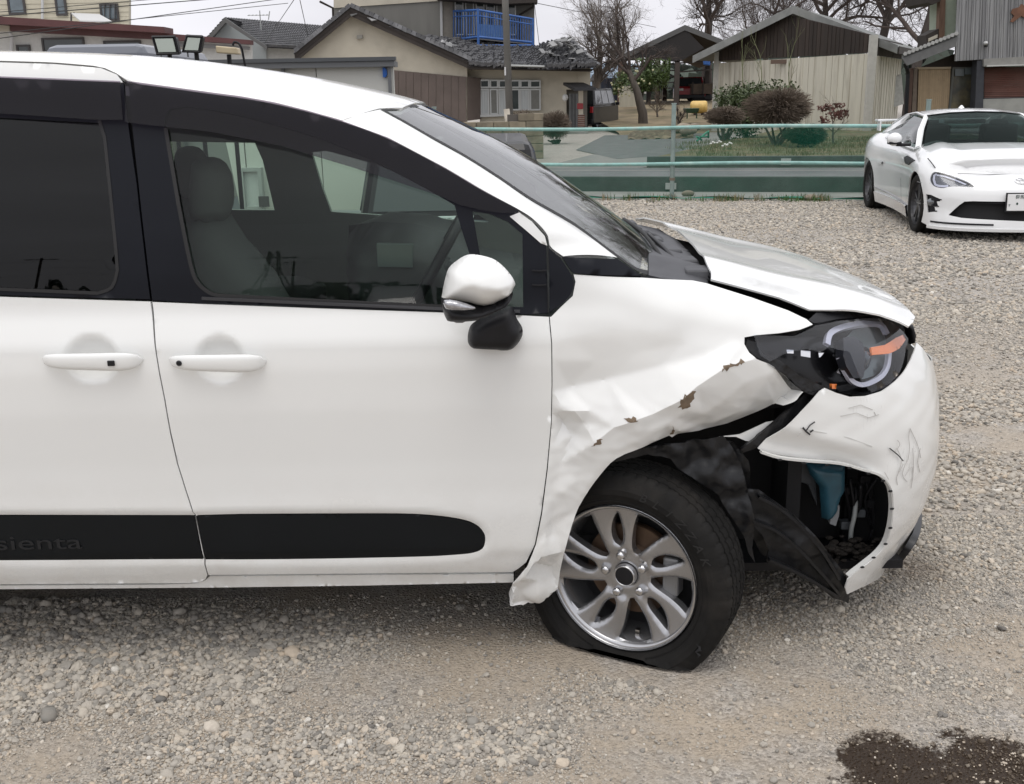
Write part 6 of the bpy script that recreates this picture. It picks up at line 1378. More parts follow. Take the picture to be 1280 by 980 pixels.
BLUE = mat('faded_blue_paint', (.035, .11, .33), .5, var=.25, vscale=3)
Bc = [(567, 14, 50, Y3 - .4), (597.5, 12.5, 46, Y3 - 1.7), (666, 24, 53, Y3 - 1.2)]
tp = [atY(x, y, Y) for x, y, _, Y in Bc]; bt = [atY(x, y, Y) for x, _, y, Y in Bc]
bal = G().prism([bt[0], bt[1], bt[2], bt[2] + [0, 1.0, 0], bt[0] + [.0, .3, 0]], (0, 0, -.10)).obj('balcony', mat('grey_balcony_floor', (.2, .2, .2), .8), HS)
for a, b, rr in ((tp[0], tp[1], .05), (tp[1], tp[2], .05), (bt[0], bt[1], .055), (bt[1], bt[2], .055)): G().tube([a, b], rr, 6).obj('balcony_rail', BLUE, bal)
for a, b in ((tp[0], tp[1]), (tp[1], tp[2])): G().tube([a - [0, 0, .22], b - [0, 0, .22]], .03, 6).obj('balcony_rail', BLUE, bal)
for seg, n in ((0, 9), (1, 22)):
    for k in range(n + 1):
        t = k / n; a = tp[seg] * (1 - t) + tp[seg + 1] * t; b = bt[seg] * (1 - t) + bt[seg + 1] * t; G().tube([a, b], .022, 5).obj('baluster', BLUE, bal)
for i, e in ((1, .6), (2, .15)): G().tube([tp[i] + [0, 0, .05], bt[i] - [0, 0, e]], .06, 6).obj('balcony_post', BLUE, bal)
G().tube([bt[1] - [0, 0, .35], bt[2] - [0, 0, .12]], .05, 6).obj('balcony_rail', BLUE, bal)
part('balcony_panel', [(599, 30), (630, 32), (630, 48), (599, 46)], Y3 - .9, .03, mat('faded_blue_sheet', (.10, .19, .38), .6, var=.2), bal)

# ---------------------------------------------------------------- utility pole, block wall
pl = empty('utility_pole', atY(636, 168, 33)* [1, 1, 0], 'tall grey concrete utility pole with a white band in front of the house', 'pole')
b0 = atY(638, 150, 33); tX = atY(631.5, 0, 33)
G().tube([(b0[0], 33, 0), (tX[0], 33, tX[2]), (tX[0] - .10, 33, 8.5)], [.115, .10, .085], 14).obj('shaft', mat('pole_concrete', (.13, .125, .115), .85, var=.15, vscale=2), pl, smooth=True)
g = G(); a = atY(634.5, 136, 33); g.tube([(b0[0], 33, .2), (a[0], 33, a[2])], .125, 14); g.obj('warning_band', mat('dirty_white_band', (.42, .38, .32), .8, var=.3, vscale=3), pl, smooth=True)
G().box(atY(631.5, 89, 32.9), (.05, .04, .24)).obj('number_plate', mat('pale_tag', (.55, .55, .55), .5), pl)
bw = empty('block_wall', (1.0, 26.3, 0), 'weathered tan stone block wall left of the driveway behind the pole', 'wall')
BLK = mat('tan_stone_block', (.21, .18, .13), .9, obj_rand=.22, var=.3, vscale=5, col2=(.09, .085, .07), c2scale=1.6, c2lo=.5, c2hi=.75, bump=.4, bscale=25)
G().bx((-2.6, 26.36, 0), (.86, 26.46, .88)).obj('mortar_core', MORT if False else mat('dark_mortar', (.10, .09, .08), .95), bw); G().bx((-.0, 26.365, .88), (.86, 26.45, 1.06)).obj('mortar_core', MATS['dark_mortar'], bw)
r_ = np.random.default_rng(2)
for row in range(6):
    x = .88
    while x > (-2.6 if row < 5 else .45):
        L_ = .40 + r_.uniform(-.03, .03)
        if row == 5 or True: G().bx((x - L_ + .006, 26.3 + r_.uniform(-.012, .006), row * .18 + .006), (x - .006, 26.5, row * .18 + .176)).obj('stone_block', BLK, bw, bevel=.01)
        x -= L_ if not (row % 2 and x == .88) else L_ * .55
# ---------------------------------------------------------------- long shed with dark gable
SHB = empty('cream_shed', (8, 40, 0), 'long cream panelled shed with dark brown gable and grey sheet roof', 'shed')
CREAM = mat('stained_cream_panel', (.50, .475, .395), .8, obj_rand=.05, var=.12, vscale=1.2, stretch=(4, 4, .5), col2=(.25, .22, .17), c2scale=.9, c2lo=.52, c2hi=.8)
DKB = mat('dark_brown_boards', (.03, .021, .016), .8, obj_rand=.25, var=.3, vscale=2, stretch=(3, 3, .4))
SHC = [atY(893, 150, 42), atY(1083, 150, 35), atY(1121, 150, 41)]
def shp(p, t=None): return p
def wall_between(name, A, B, zb, zt0, zt1, n, m, parent, th=.05, ribs=0, nrm=None):
    """n upright panels from A to B (ground points), bottom zb(t), top from zt0 to zt1; each panel its own part"""
    A = np.array([A[0], A[1]]); B = np.array([B[0], B[1]]); d = (B - A) / np.linalg.norm(B - A); nn = np.array([d[1], -d[0]]); nn = nn if nn[1] < 0 else -nn
    if nrm is not None: nn = np.array(nrm)
    for k in range(n):
        t0, t1 = (k + .004 * n / n) / n, (k + 1) / n - .012 / np.linalg.norm(B - A); p0 = A + (B - A) * t0; p1 = A + (B - A) * t1
        f = lambda q, t: q(t) if callable(q) else q
        zt = (lambda t: zt0 + (zt1 - zt0) * t) if not callable(zt0) else zt0
        dy = nn * (.006 * ((k * 5) % 3)); g = G()
        P = [(*(p0 + dy), f(zb, t0)), (*(p1 + dy), f(zb, t1)), (*(p1 + dy), zt(t1)), (*(p0 + dy), zt(t0))]
        g.prism(P, (-nn[0] * th, -nn[1] * th, 0))
        for j in range(ribs):
            s = (j + .5) / ribs; q = p0 * (1 - s) + p1 * s; tt = t0 * (1 - s) + t1 * s; w = d * .012
            g.prism([(*(q + dy - w), f(zb, tt)), (*(q + dy + w), f(zb, tt)), (*(q + dy + w), zt(tt)), (*(q + dy - w), zt(tt))], (nn[0] * .018, nn[1] * .018, 0))
        g.obj(name, m, parent)
zl_eave = atY(893, 62, 42)[2]; zr_eave = atY(1083, 44, 35)[2]; pa = .48
ap = atY(986, 19, 38.6)
zmid = lambda t: 2.05 + .0 * t
wall_between('wall_panel', SHC[0], SHC[1], -.05, 2.55, 2.60, 14, CREAM, SHB, ribs=1)
ztop = lambda t: (zl_eave + (ap[2] - zl_eave) * t / .5) if t < .5 else (ap[2] + (zr_eave - ap[2]) * (t - .5) / .5)
wall_between('gable_board', SHC[0], SHC[1], 2.62, ztop, None, 22, DKB, SHB, ribs=1)
wall_between('wall_panel', SHC[1], SHC[2], -.05, zr_eave - .6, zr_eave - .6, 6, CREAM, SHB, ribs=2, nrm=(.85, -.52)); wall_between('upper_side_board', SHC[1], SHC[2], zr_eave - .58, zr_eave - .05, zr_eave - .05, 6, DKB, SHB, nrm=(.85, -.52))
for c_ in (SHC[0], SHC[1]):
    zz = zl_eave if c_ is SHC[0] else zr_eave
    G().bx((c_[0] - .10, c_[1] - .14, -.05), (c_[0] + .14, c_[1] + .02, zz)).obj('corner_post', mat('off_white_post', (.46, .45, .41), .7, var=.1), SHB)
g = G(); g.bx((SHC[1][0] + .5, SHC[1][1] + 1.8, 1.1), (SHC[1][0] + .62, SHC[1][1] + 2.6, 2.4)); g.obj('side_opening', DARK, SHB)
SR = mat('weathered_sheet_roof', (.15, .155, .15), .7, var=.25, vscale=2, bump=.2, bscale=20); SRE = mat('roof_edge_grey', (.21, .215, .205), .7, var=.2, vscale=3)
d2 = np.array([SHC[2][0] - SHC[1][0], SHC[2][1] - SHC[1][1], 0]); 
eL = atY(866, 67, 42.3); eR = atY(1131, 64, 37.0); eR = np.array([SHC[1][0] + 1.1, SHC[1][1] + .8, zr_eave - .45]); apx = ap + np.array([0, -.5, .12]); eLx = np.array([SHC[0][0] - .95, SHC[0][1] - .2, zl_eave - .38])
for nm, a, b in (('l', eLx, apx), ('r', apx, eR)):
    G().prism([a, b, b + d2 * 1.15, a + d2 * 1.15], (0, 0, .12)).obj('roof_slope', SR, SHB); G().prism([a + [0, -.04, -.10], b + [0, -.04, -.10], b + [0, -.04, .16], a + [0, -.04, .16]], (0, .06, 0)).obj('verge_trim', SRE, SHB)
G().prism([eR + [.04, 0, -.1], eR + [.04, 0, .13], eR + d2 * 1.15 + [.04, 0, .13], eR + d2 * 1.15 + [.04, 0, -.1]], (.03, 0, 0)).obj('eave_board', DKWOOD, SHB)
G().box(atY(978, 77, 38.6), (.8, .1, .14), RZ(-.5)).obj('wall_patch', mat('brown_patch', (.12, .08, .06), .8), SHB)
# ---------------------------------------------------------------- open steel barn
BN = empty('open_barn', (7.5, 60, .8), 'open-sided pole barn with dark steel roof behind the bare tree', 'barn')
Yb = 60; RUST = mat('dark_barn_steel', (.045, .035, .03), .7, var=.3, vscale=2); RUSTR = mat('rust_barn_steel', (.13, .065, .045), .7, var=.3, vscale=2)
gl, gp_, gr = atY(770, 76, Yb), atY(856, 35, Yb), atY(925, 62, Yb); bk = np.array([-.6, 9, -.75])
for nm, a, b in (('l', gl, gp_), ('r', gp_, gr)):
    G().prism([a, b, b + bk, a + bk], (0, 0, .10)).obj('roof_slope', RUST, BN); G().prism([a + [0, -.05, -.12], b + [0, -.05, -.12], b + [0, -.05, .16], a + [0, -.05, .16]], (0, .05, 0)).obj('verge_trim', mat('barn_edge_grey', (.10, .10, .10), .7), BN)
G().prism([gl + [.2, 0, -.02], gp_ + [0, 0, -.02], atY(880, 60, Yb), atY(848, 78, Yb), atY(806, 72, Yb)], (0, .12, 0)).obj('roof_underside_shade', mat('barn_underside_dark', (.02, .018, .018), .8), BN)  # dark sheet put in for the shade under the barn roof
for x, yt, dy, m in ((776, 74, 0, RUSTR), (812, 70, 4, RUST), (823, 76, 6, RUST), (832, 77, 8, RUST), (847, 78, 0, RUST), (885, 70, 5, RUST)):
    a = atY(x, yt, Yb + dy); G().bx((a[0] - .13, Yb + dy, .6), (a[0] + .13, Yb + dy + .26, a[2] + .1)).obj('post', m, BN)
for y in (80, 88, 95, 103, 110):
    a, b = atY(832, y, Yb + 8), atY(848, y, Yb + 4); G().tube([a, b], .045, 6).obj('cross_rail', RUST, BN)
for x0, x1, y0, y1 in ((776, 812, 75, 74), (776, 812, 83, 84), (847, 890, 79, 76), (847, 890, 90, 87), (823, 832, 86, 86)):
    G().tube([atY(x0, y0, Yb + 1), atY(x1, y1, Yb + 4)], .045, 6).obj('cross_rail', RUST, BN)
G().prism(XZ([(774, 108), (795, 107), (795, 133), (774, 134)], 56)[::-1], (0, .1, 0)).obj('wall_panel', CREAM, BN)
o = part('blue_tarp', [(879.5, 69), (888, 68), (888, 82), (880, 81)], 57, .3, mat('blue_tarpaulin', (.02, .09, .30), .5, var=.2), None, bevel=.05); tag(o, 'blue tarpaulin hung at the left corner under the shed eave', 'tarpaulin')
# ---------------------------------------------------------------- right-hand house
RH = empty('metal_clad_house', (13.5, 27.5, 0), 'old house with grey metal-clad upper storey, rust-red shutter and tan door', 'house'); YR = 27.0
METAL = mat('grey_corrugated_cladding', (.22, .22, .225), .55, obj_rand=.08, metal=.2, var=.15, vscale=1, stretch=(5, 5, .3), col2=(.30, .30, .30), c2scale=2)
n = 12
for k in range(n):
    x0, x1 = 1194.5 + k * 9, 1203.2 + k * 9; yb0, yb1 = 76.3 - k * .55, 75.8 - k * .55
    P = [atY(x0 + 5 * (.9 - k * .05), -25, YR), atY(x1 + 5 * (.9 - k * .05), -25, YR), atY(x1, yb1, YR), atY(x0, yb0, YR)]; P = [np.array([p[0], YR + (.02 if k % 2 else 0), p[2]]) for p in P]
    g = G().prism(P[::-1], (0, .08, 0)); 
    for s in (.28, .62): 
        a = P[0] * (1 - s) + P[1] * s; b = P[3] * (1 - s) + P[2] * s; g.prism([a + [-.012, 0, 0], a + [.012, 0, 0], b + [.012, 0, 0], b + [-.012, 0, 0]][::-1], (0, -.02, 0))
    g.obj('cladding_sheet', METAL, RH)
part('upper_core', [(1196, -25), (1310, -25), (1310, 68), (1195, 75)], YR + .12, 5, DKWOOD, RH)
part('rust_stain', [(1263, 27), (1268, 20), (1264, 16), (1266, 11), (1274, 9), (1277, 5), (1282, 8), (1292, 6), (1294, 20), (1284, 24), (1277, 20), (1270, 25), (1266, 28)], YR - .05, .03, mat('rusted_sheet_cutout', (.16, .075, .045), .8, var=.3, vscale=4), RH)
G().ell(atY(1232, 54, YR - .12), (.05, .09, .05), 8, 6).obj('wall_lamp', mat('pale_lamp', (.5, .5, .5), .4), RH, smooth=True); G().box(atY(1232.5, 57, YR - .06), (.05, .08, .07)).obj('lamp_bracket', BLKPL, RH)
part('lintel', [(1230, 73.5), (1310, 69), (1310, 82), (1230, 83)], YR - .06, .25, mat('concrete_lintel', (.24, .235, .22), .8, var=.15), RH); part('lintel_trim', [(1234, 81.5), (1310, 79.5), (1310, 81), (1234, 83.2)], YR - .12, .05, mat('pale_trim_strip', (.5, .5, .48), .6), RH)
part('dark_pillar', [(1221.5, 76), (1230.5, 75), (1228.5, 150), (1218, 150)], YR + .02, .3, mat('charcoal_pillar', (.035, .037, .045), .7, var=.2), RH)
SHUT = mat('rust_red_shutter_slat', (.135, .055, .04), .6, var=.15, vscale=2, obj_rand=.12)
for k in range(15):
    y0 = 84 + k * 2.6; P = [atY(1230.5, y0, YR + .3), atY(1310, y0 - .6, YR + .3), atY(1310, y0 + 1.9, YR + .27), atY(1230.3, y0 + 2.4, YR + .27)]; G().prism(P[::-1], (0, .04, 0)).obj('shutter_slat', SHUT, RH)
part('plinth_wall', [(1229, 124), (1310, 122), (1310, 160), (1228, 160)], YR + .1, .3, CONC, RH); part('shutter_bottom_bar', [(1230, 122.3), (1310, 120.6), (1310, 123.6), (1230, 125.3)], YR + .15, .12, mat('dark_bar', (.05, .045, .045), .6), RH)
part('leanto_wall', [(1140, 88), (1196, 66), (1222, 66), (1222, 160), (1140, 160)], YR + .6, 3, DKB, RH)
a, b = atY(1127, 73, YR), atY(1195.5, 46, YR); 
G().prism([a, b, b + [1.15, 2.6, .02], a + [.98, 2.6, .02]], (0, 0, .06)).obj('leanto_roof', SR, RH); g = G()
for k in range(14):
    t = (k + .5) / 14; p = a * (1 - t) + b * t; q = p + [1.0, 2.6, .02]; g.tube([p + [0, -.1, .09], q + [0, 0, .09]], .05, 6)
g.obj('roof_corrugation', mat('pale_roof_ridges', (.36, .36, .35), .7, var=.2), RH, kind='stuff')
a2, b2 = atY(1134, 82, YR - .05), atY(1195, 58, YR - .05); G().prism([a + [0, -.05, 0], b + [0, -.05, 0], b2, a2][::-1], (0, .06, 0)).obj('barge_board', mat('grey_barge', (.13, .13, .13), .7, var=.15), RH)
nb = 16
for k in range(nb):
    x0 = 1148.5 + k * 2.5; xb = 1146.5 + k * 2.45; P = [atY(x0, 86.4, YR + .5), atY(x0 + 2.3, 86.2, YR + .5), atY(xb + 2.25, 152, YR + .5), atY(xb, 152, YR + .5)]; G().prism(P[::-1], (0, .05, 0)).obj('door_board', mat('tan_board', (.30, .22, .135), .7, obj_rand=.08, var=.1), RH)
part('door_frame', [(1146, 84), (1189, 83.5), (1189, 86), (1146, 86.5)], YR + .45, .1, mat('tan_frame', (.33, .26, .18), .7), RH)
part('brown_post', [(1138, 86), (1142, 85), (1138, 155), (1133, 155)], YR + .4, .2, mat('red_brown_post', (.09, .05, .035), .7, var=.2), RH); part('brown_post', [(1142.5, 86), (1147, 85), (1145, 155), (1139, 155)], YR + .42, .2, mat('grey_brown_post', (.13, .10, .075), .7, var=.2), RH)
gp = G().tube([atY(1131, 79, YR + .2), atY(1134, 86, YR + .2), atY(1135, 92, YR + .25), atY(1132, 155, YR + .3)], .05, 8).obj('downpipe', BLKPL, RH)
wn = window((1190, 84), (1218, 142), YR + .5, mat('cluttered_dark_pane', (.05, .05, .04), .25, var=.6, vscale=2.5, col2=(.11, .09, .05), c2scale=2.2), RH, fr=.05, fm=mat('thin_dark_frame', (.07, .07, .06), .5))
for x0, x1, y0, y1 in ((1194, 1205, 86, 95), (1206, 1216, 85, 93)): part('glazing_square', [(x0, y0), (x1, y0), (x1, y1), (x0, y1)], YR + .44, .03, mat('dull_glass_square', (.10, .115, .12), .2), wn)
part('green_wall', [(1182, -25), (1201, -25), (1196, 52), (1180, 57)], YR + 1.2, 1, mat('pale_green_wall', (.34, .39, .31), .9, var=.08), RH); part('wood_post', [(1176, -25), (1183, -25), (1180.5, 52), (1173, 55)], YR + 1.1, .2, mat('brown_wood_post', (.15, .09, .06), .75, var=.3, vscale=5, stretch=(5, 5, .4)), RH)
part('dark_eave', [(1158, -8), (1178, -25), (1176, 1), (1166, 6), (1160, 3)], YR + .9, 1.5, DKWOOD, RH); part('window_bay', [(1157, 44), (1173, 36), (1173, 52), (1159, 58)], YR + 1.1, .6, DKWOOD, RH); part('bay_panel', [(1161, 48), (1172, 43), (1172, 47), (1161, 52)], YR + 1.05, .04, STUC, RH)
# clutter between shed and house
o = part('white_sheet_stack', [(1118, 97), (1127, 93), (1130, 130), (1117, 134)], 40, .5, mat('dull_white_sheet', (.42, .42, .40), .7, var=.2), None); tag(o, 'dull white sheets leaning between the cream shed and the old house', 'sheets')
# ---------------------------------------------------------------- background left
LB = empty('cream_block', (-20, 48, 0), 'cream clapboard block with dark windows rising behind the maroon-roofed building', 'building'); YL = 50
for k in range(16): part('clapboard', [(-60, 36 - 6 * k + 1), (161, 32 - 6 * k + 1), (161, 38 - 6 * k + .7), (-60, 42 - 6 * k + .7)], YL + .02 * (k % 2), .1, mat('cream_clapboard', (.52, .48, .38), .8, obj_rand=.03, var=.05), LB)
part('block_core', [(-60, -60), (161, -60), (161, 60), (-60, 60)], YL + .12, 8, STUC, LB)
DFR = mat('dark_bronze_frame', (.05, .045, .045), .4)
for a, b in (((8, -6), (33, 18)), ((67.5, -6), (84.5, 19.5)), ((124, 4.5), (149.5, 26))): window(a, b, YL - .05, mat('blue_grey_pane', (.12, .15, .17), .1, coat=.5, var=.3, vscale=2), LB, fr=.09, fm=DFR)
for x in (130, 136.5, 143): part('window_bar', [(x, 5), (x + 1, 5), (x + 1, 25), (x, 25)], YL - .15, .05, DFR, LB)
G().tube([atY(53, -20, YL - .2), atY(53, 25, YL - .2)], .06, 8).obj('downpipe', mat('white_pipe', (.5, .5, .5), .5), LB)
MB_ = empty('maroon_roof_building', (-18, 42, 0), 'low white building with long maroon metal fascia seen over the minivan roof', 'building')
MAR = mat('maroon_metal_fascia', (.095, .035, .035), .55, var=.15, vscale=2); YM = 42
part('white_wall', [(-60, 40), (12, 38), (315, 55), (315, 150), (-60, 150)], YM, 8, mat('off_white_wall', (.55, .55, .53), .85, var=.08), MB_)
part('upper_fascia', [(-60, 17), (0, 20.5), (205, 33.5), (205.5, 41), (0, 30), (-60, 27)], YM - 1.2, 1.1, MAR, MB_); part('lower_fascia', [(13, 31), (205, 41.5), (313, 50), (313, 55.5), (13, 39)], YM - .6, .5, MAR, MB_); part('beige_band', [(-60, 30), (12, 32), (12, 39), (-60, 37)], YM - .5, .4, STUC, MB_)
part('grey_eave', [(195, 51), (310, 58), (310, 62), (195, 57)], YM - .4, .3, mat('grey_eave_board', (.2, .2, .2), .7), MB_)
for a, b in (((51.5, 47.5), (107.5, 72)), ((129, 51), (178, 72)), ((20, 56), (39, 70))): window(a, b, YM - .06, PANE, MB_, fr=.07, fm=DFR)
G().tube([atY(11, 38, YM - .3), atY(15, 46, YM - .2), atY(14, 66, YM - .2)], .07, 8).obj('downpipe', MATS['white_pipe'], MB_)
P = [atY(89, 16, YL - 1.5), atY(124, 17.5, YL - 1.5), atY(140, 26.5, YL - 3.2), atY(100, 25.5, YL - 3.2)]; o = G().prism(P, (0, 0, -.05)).obj('white_awning', mat('pale_awning', (.5, .5, .5), .6), None); tag(o, 'pale sloping awning on thin struts above the maroon roof', 'awning')
for a, b in (((89, 16), (89, 26)), ((92, 16), (103, 26))): G().tube([atY(*a, YL - 1.5), atY(*b, YL - 1.6)], .04, 6).obj('strut', DFR, o)
HL_ = empty('far_tiled_house', (-12, 60, 0), 'far pale blue house under a grey tile roof with a television antenna', 'house'); YH = 60
part('gable_wall', [(262, 52), (281, 27), (333, 58), (333, 110), (262, 110)], YH, 7, mat('pale_blue_wall', (.36, .39, .40), .85), HL_)
part('side_wall', [(333, 56), (420, 60), (420, 110), (333, 110)], YH + .2, 7, MATS['off_white_wall'], HL_)
tiled('roof_tiles', atY(333, 57, YH - .6), atY(425, 61, YH - .6), atY(425, 34, YH + 4), atY(281, 22, YH + 4), 14, 44, TILE, HL_, amp=.05)
A_, B_2 = atY(256, 50, YH - .7), atY(281, 22, YH - .7); tiled('roof_tiles', A_, A_ + [0, 5, 0], B_2 + [0, 5, 0], B_2, 8, 12, TILE, HL_, amp=.05)
G().prism([B_2, atY(334, 58, YH - .7), atY(333, 62, YH - .7), B_2 - [0, 0, .25]][::-1], (0, .2, 0)).obj('barge_board', mat('grey_barge', (.13, .13, .13), .7), HL_)
G().prism([A_, B_2, B_2 - [0, 0, .25], A_ - [0, 0, .25]][::-1], (0, .2, 0)).obj('barge_board', MATS['grey_barge'], HL_)
g = G(); c = atY(325, 19, YH + 2); g.tube([c + [0, 0, -.8], c + [0, 0, .25]], .03, 6); g.tube([c + [-.7, 0, 0], c + [.5, 0, 0]], .022, 5)
for k in range(6): g.tube([c + [-.6 + .2 * k, -.25, 0], c + [-.6 + .2 * k, .25, .05]], .015, 4)
g.tube([c + [.45, 0, -.25], c + [.55, 0, .2]], .03, 5); g.obj('antenna', WFR, HL_)
# navy container, far roof, distant pale houses, mountains
o = part('navy_container', [(751, 98), (772, 97), (773, 138), (751, 139)], 62, 2.5, mat('navy_cladding', (.012, .018, .035), .6, var=.2, vscale=1), None, bevel=.03); tag(o, 'tall navy blue storage container beyond the porch', 'container')
G().prism(XZ([(760, 99), (760.6, 99), (760.6, 138), (760, 138)], 61.95)[::-1], (0, -.05, 0)).obj('door_seam', BLKPL, o)
fr = empty('grey_roof_house', (8, 80, 0), 'distant house with grey hipped roof behind the navy container', 'house'); part('wall', [(740, 100), (760, 100), (760, 135), (740, 135)], 80, 6, mat('far_grey_wall', (.2, .2, .2), .8), fr); part('roof', [(736, 101), (745, 87), (756, 90), (762, 101)], 79, 8, TILE, fr)
for k, (x0, x1, y0, lab) in enumerate(((800, 812, 103, 'distant white shed left of the barn posts'), (848, 862, 100, 'distant pale gabled house seen through the open barn'), (863, 872, 103, 'small distant cream house right of the pale gabled one'))):
    o = empty('distant_house', atY((x0 + x1) / 2, 112, 150), lab, 'house'); part('wall', [(x0, y0 + 4), (x1, y0 + 4), (x1, 117), (x0, 117)], 150, 6, mat('far_pale_wall', (.5, .49, .45), .8), o); part('roof', [(x0 - 1, y0 + 5), ((x0 + x1) / 2, y0 - 1), (x1 + 1, y0 + 5)], 149, 8, mat('far_roof_grey', (.26, .27, .28), .8), o); part('window', [(x0 + 3, y0 + 8), (x0 + 6, y0 + 8), (x0 + 6, y0 + 11), (x0 + 3, y0 + 11)], 149.5, .1, PANE, o)
r_ = np.random.default_rng(12)
for k, (Yd, base, amp, col) in enumerate(((2600, 96, 9, (.14, .19, .25)), (4200, 88, 14, (.24, .30, .37)))):  # distance haze put into the forest colours, paler and bluer farther off
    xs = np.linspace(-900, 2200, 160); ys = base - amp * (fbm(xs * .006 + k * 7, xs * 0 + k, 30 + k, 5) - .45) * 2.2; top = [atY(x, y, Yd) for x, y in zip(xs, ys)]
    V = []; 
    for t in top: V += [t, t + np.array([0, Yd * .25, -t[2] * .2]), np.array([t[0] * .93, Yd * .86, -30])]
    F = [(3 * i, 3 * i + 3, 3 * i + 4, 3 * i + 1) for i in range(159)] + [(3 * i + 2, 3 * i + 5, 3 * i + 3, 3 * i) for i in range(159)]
    G().add(V, F).obj('mountains', mat('blue_grey_mountain_%d' % k if False else ('near_hazed_forest' if k == 0 else 'far_hazed_forest'), col, 1, var=.12, vscale=.004), None, kind='structure', smooth=True)
# ================================================================ vehicles and things behind the minivan
def boxy(name, loc, rz, L, W, Hh, hood, col, label, cat_, cab=(.25, .95), belt=.58, plate=None, wr=.29, rack=False, tail=True):
    """small van / car: nose to +x local; cab = lengthwise span of the roof"""
    root = empty(name, loc, label, cat_, rz=rz); M = Matrix.Translation(loc) @ Matrix.Rotation(rz, 4, 'Z'); Mn = np.array(M)
    m = mat(name + '_paint', col, .35, coat=.3, spec=.3, var=.04)
    zb = .22; zbelt = Hh * belt; x0, x1 = -L / 2, L / 2; xc0 = x0 + (1 - cab[1]) * L; xc1 = x1 - cab[0] * L
    g = G(Mn); P = [(x0 + .03, zb), (x0, zb + .15), (x0 + .02, zbelt), (xc1 + .1, zbelt + .03), (x1 - .12, hood), (x1, hood - .12), (x1 + .02, zb + .2), (x1 - .04, zb)]
    g.prism([(x, -W / 2, z) for x, z in P], (0, W, 0)); body = g.obj('body', m, root, bevel=.05)
    g = G(Mn); i = .10; bot = [(xc0, -W / 2 + .01), (xc1 + .42, -W / 2 + .01), (xc1 + .42, W / 2 - .01), (xc0, W / 2 - .01)]; tp_ = [(xc0 + .12, -W / 2 + i), (xc1 - .05, -W / 2 + i), (xc1 - .05, W / 2 - i), (xc0 + .12, W / 2 - i)]
    g.add([(x, y, zbelt - .02) for x, y in bot] + [(x, y, Hh) for x, y in tp_], [(0, 3, 2, 1), (4, 5, 6, 7), (0, 1, 5, 4), (1, 2, 6, 5), (2, 3, 7, 6), (3, 0, 4, 7)]); g.obj('cabin', m, root, bevel=.05)
    pane = mat('tinted_vehicle_pane', (.03, .035, .038), .06, coat=.6)
    def quad(nm, a, b, c, d, mm, off=.012, par=root):
        a, b, c, d = [np.array(q, float) for q in (a, b, c, d)]; n = np.cross(b - a, d - a); n /= np.linalg.norm(n); V = [a, b, c, d]; V = [q + n * off for q in V] + [q - n * .01 for q in V]
        return G(Mn).add(V, [(0, 1, 2, 3), (7, 6, 5, 4), (0, 4, 5, 1), (1, 5, 6, 2), (2, 6, 7, 3), (3, 7, 4, 0)]).obj(nm, mm, par)
    lerp = lambda a, b, t: np.array(a) * (1 - t) + np.array(b) * t
    for sy in (-1, 1):
        B0, B1 = np.array([xc0, sy * (W / 2 - .01), zbelt]), np.array([xc1 + .42, sy * (W / 2 - .01), zbelt]); T0, T1 = np.array([xc0 + .12, sy * (W / 2 - i), Hh]), np.array([xc1 - .05, sy * (W / 2 - i), Hh])
        for u0, u1 in ((.05, .33), (.36, .64), (.67, .93)):
            q = [lerp(lerp(B0, B1, u), lerp(T0, T1, u), v) for u, v in ((u0, .12), (u1, .12), (u1, .86), (u0, .86))]
            if sy > 0: q = q[::-1]
            quad('window', *q, pane)
        for xw in (x0 + .55, x1 - .65):
            c = (M @ Vector((xw, sy * (W / 2 - .10), wr))); ax = M.to_3x3() @ Vector((0, sy, 0)); w = G().lathe([(wr * .6, .07), (wr * .68, .08), (wr * .93, .08), (wr, .05), (wr, -.08)], c, ax, 28).obj('wheel', TYRE, root, smooth=True); G().lathe([(0, .06), (wr * .2, .065), (wr * .55, .045), (wr * .62, .07)], c, ax, 20).obj('rim', GREY, w)
        G(Mn).box((xc1 + .25, sy * (W / 2 + .09), zbelt + .06), (.10, .16, .13)).obj('door_mirror', BLKPL, root, bevel=.02)
        G(Mn).box((x1 - .02, sy * (W / 2 - .22), hood - .18), (.10, .26, .15)).obj('headlight', mat('clear_lamp', (.5, .5, .48), .15, coat=1), root, bevel=.03)
        if tail: G(Mn).box((x0, sy * (W / 2 - .10), zbelt - .16), (.08, .14, .26)).obj('tail_light', mat('red_tail_lamp', (.35, .015, .02), .2, coat=.8), root, bevel=.02)
    q = [lerp(lerp((xc0, -W / 2, zbelt), (xc0, W / 2, zbelt), u), lerp((xc0 + .12, -W / 2 + i, Hh), (xc0 + .12, W / 2 - i, Hh), u), v) for u, v in ((.92, .12), (.08, .12), (.08, .86), (.92, .86))]; quad('rear_window', *q, pane)
    q = [lerp(lerp((xc1 + .42, -W / 2, zbelt), (xc1 + .42, W / 2, zbelt), u), lerp((xc1 - .05, -W / 2 + i, Hh), (xc1 - .05, W / 2 - i, Hh), u), v) for u, v in ((.07, .08), (.93, .08), (.93, .9), (.07, .9))]; quad('windshield', *q, pane)
    G(Mn).box((x0 - .03, 0, zb + .12), (.12, W - .1, .22)).obj('rear_bumper', BLKPL, root, bevel=.03); G(Mn).box((x1 + .03, 0, zb + .12), (.12, W - .1, .22)).obj('front_bumper', BLKPL, root, bevel=.03)
    if rack:
        for sy in (-1, 1): G(Mn).tube([(xc0 + .2, sy * (W / 2 - .2), Hh + .02), (xc0 + .3, sy * (W / 2 - .2), Hh + .07), (xc1 - .3, sy * (W / 2 - .2), Hh + .07), (xc1 - .15, sy * (W / 2 - .2), Hh + .02)], .018, 8).obj('roof_rail', BLKPL, root)
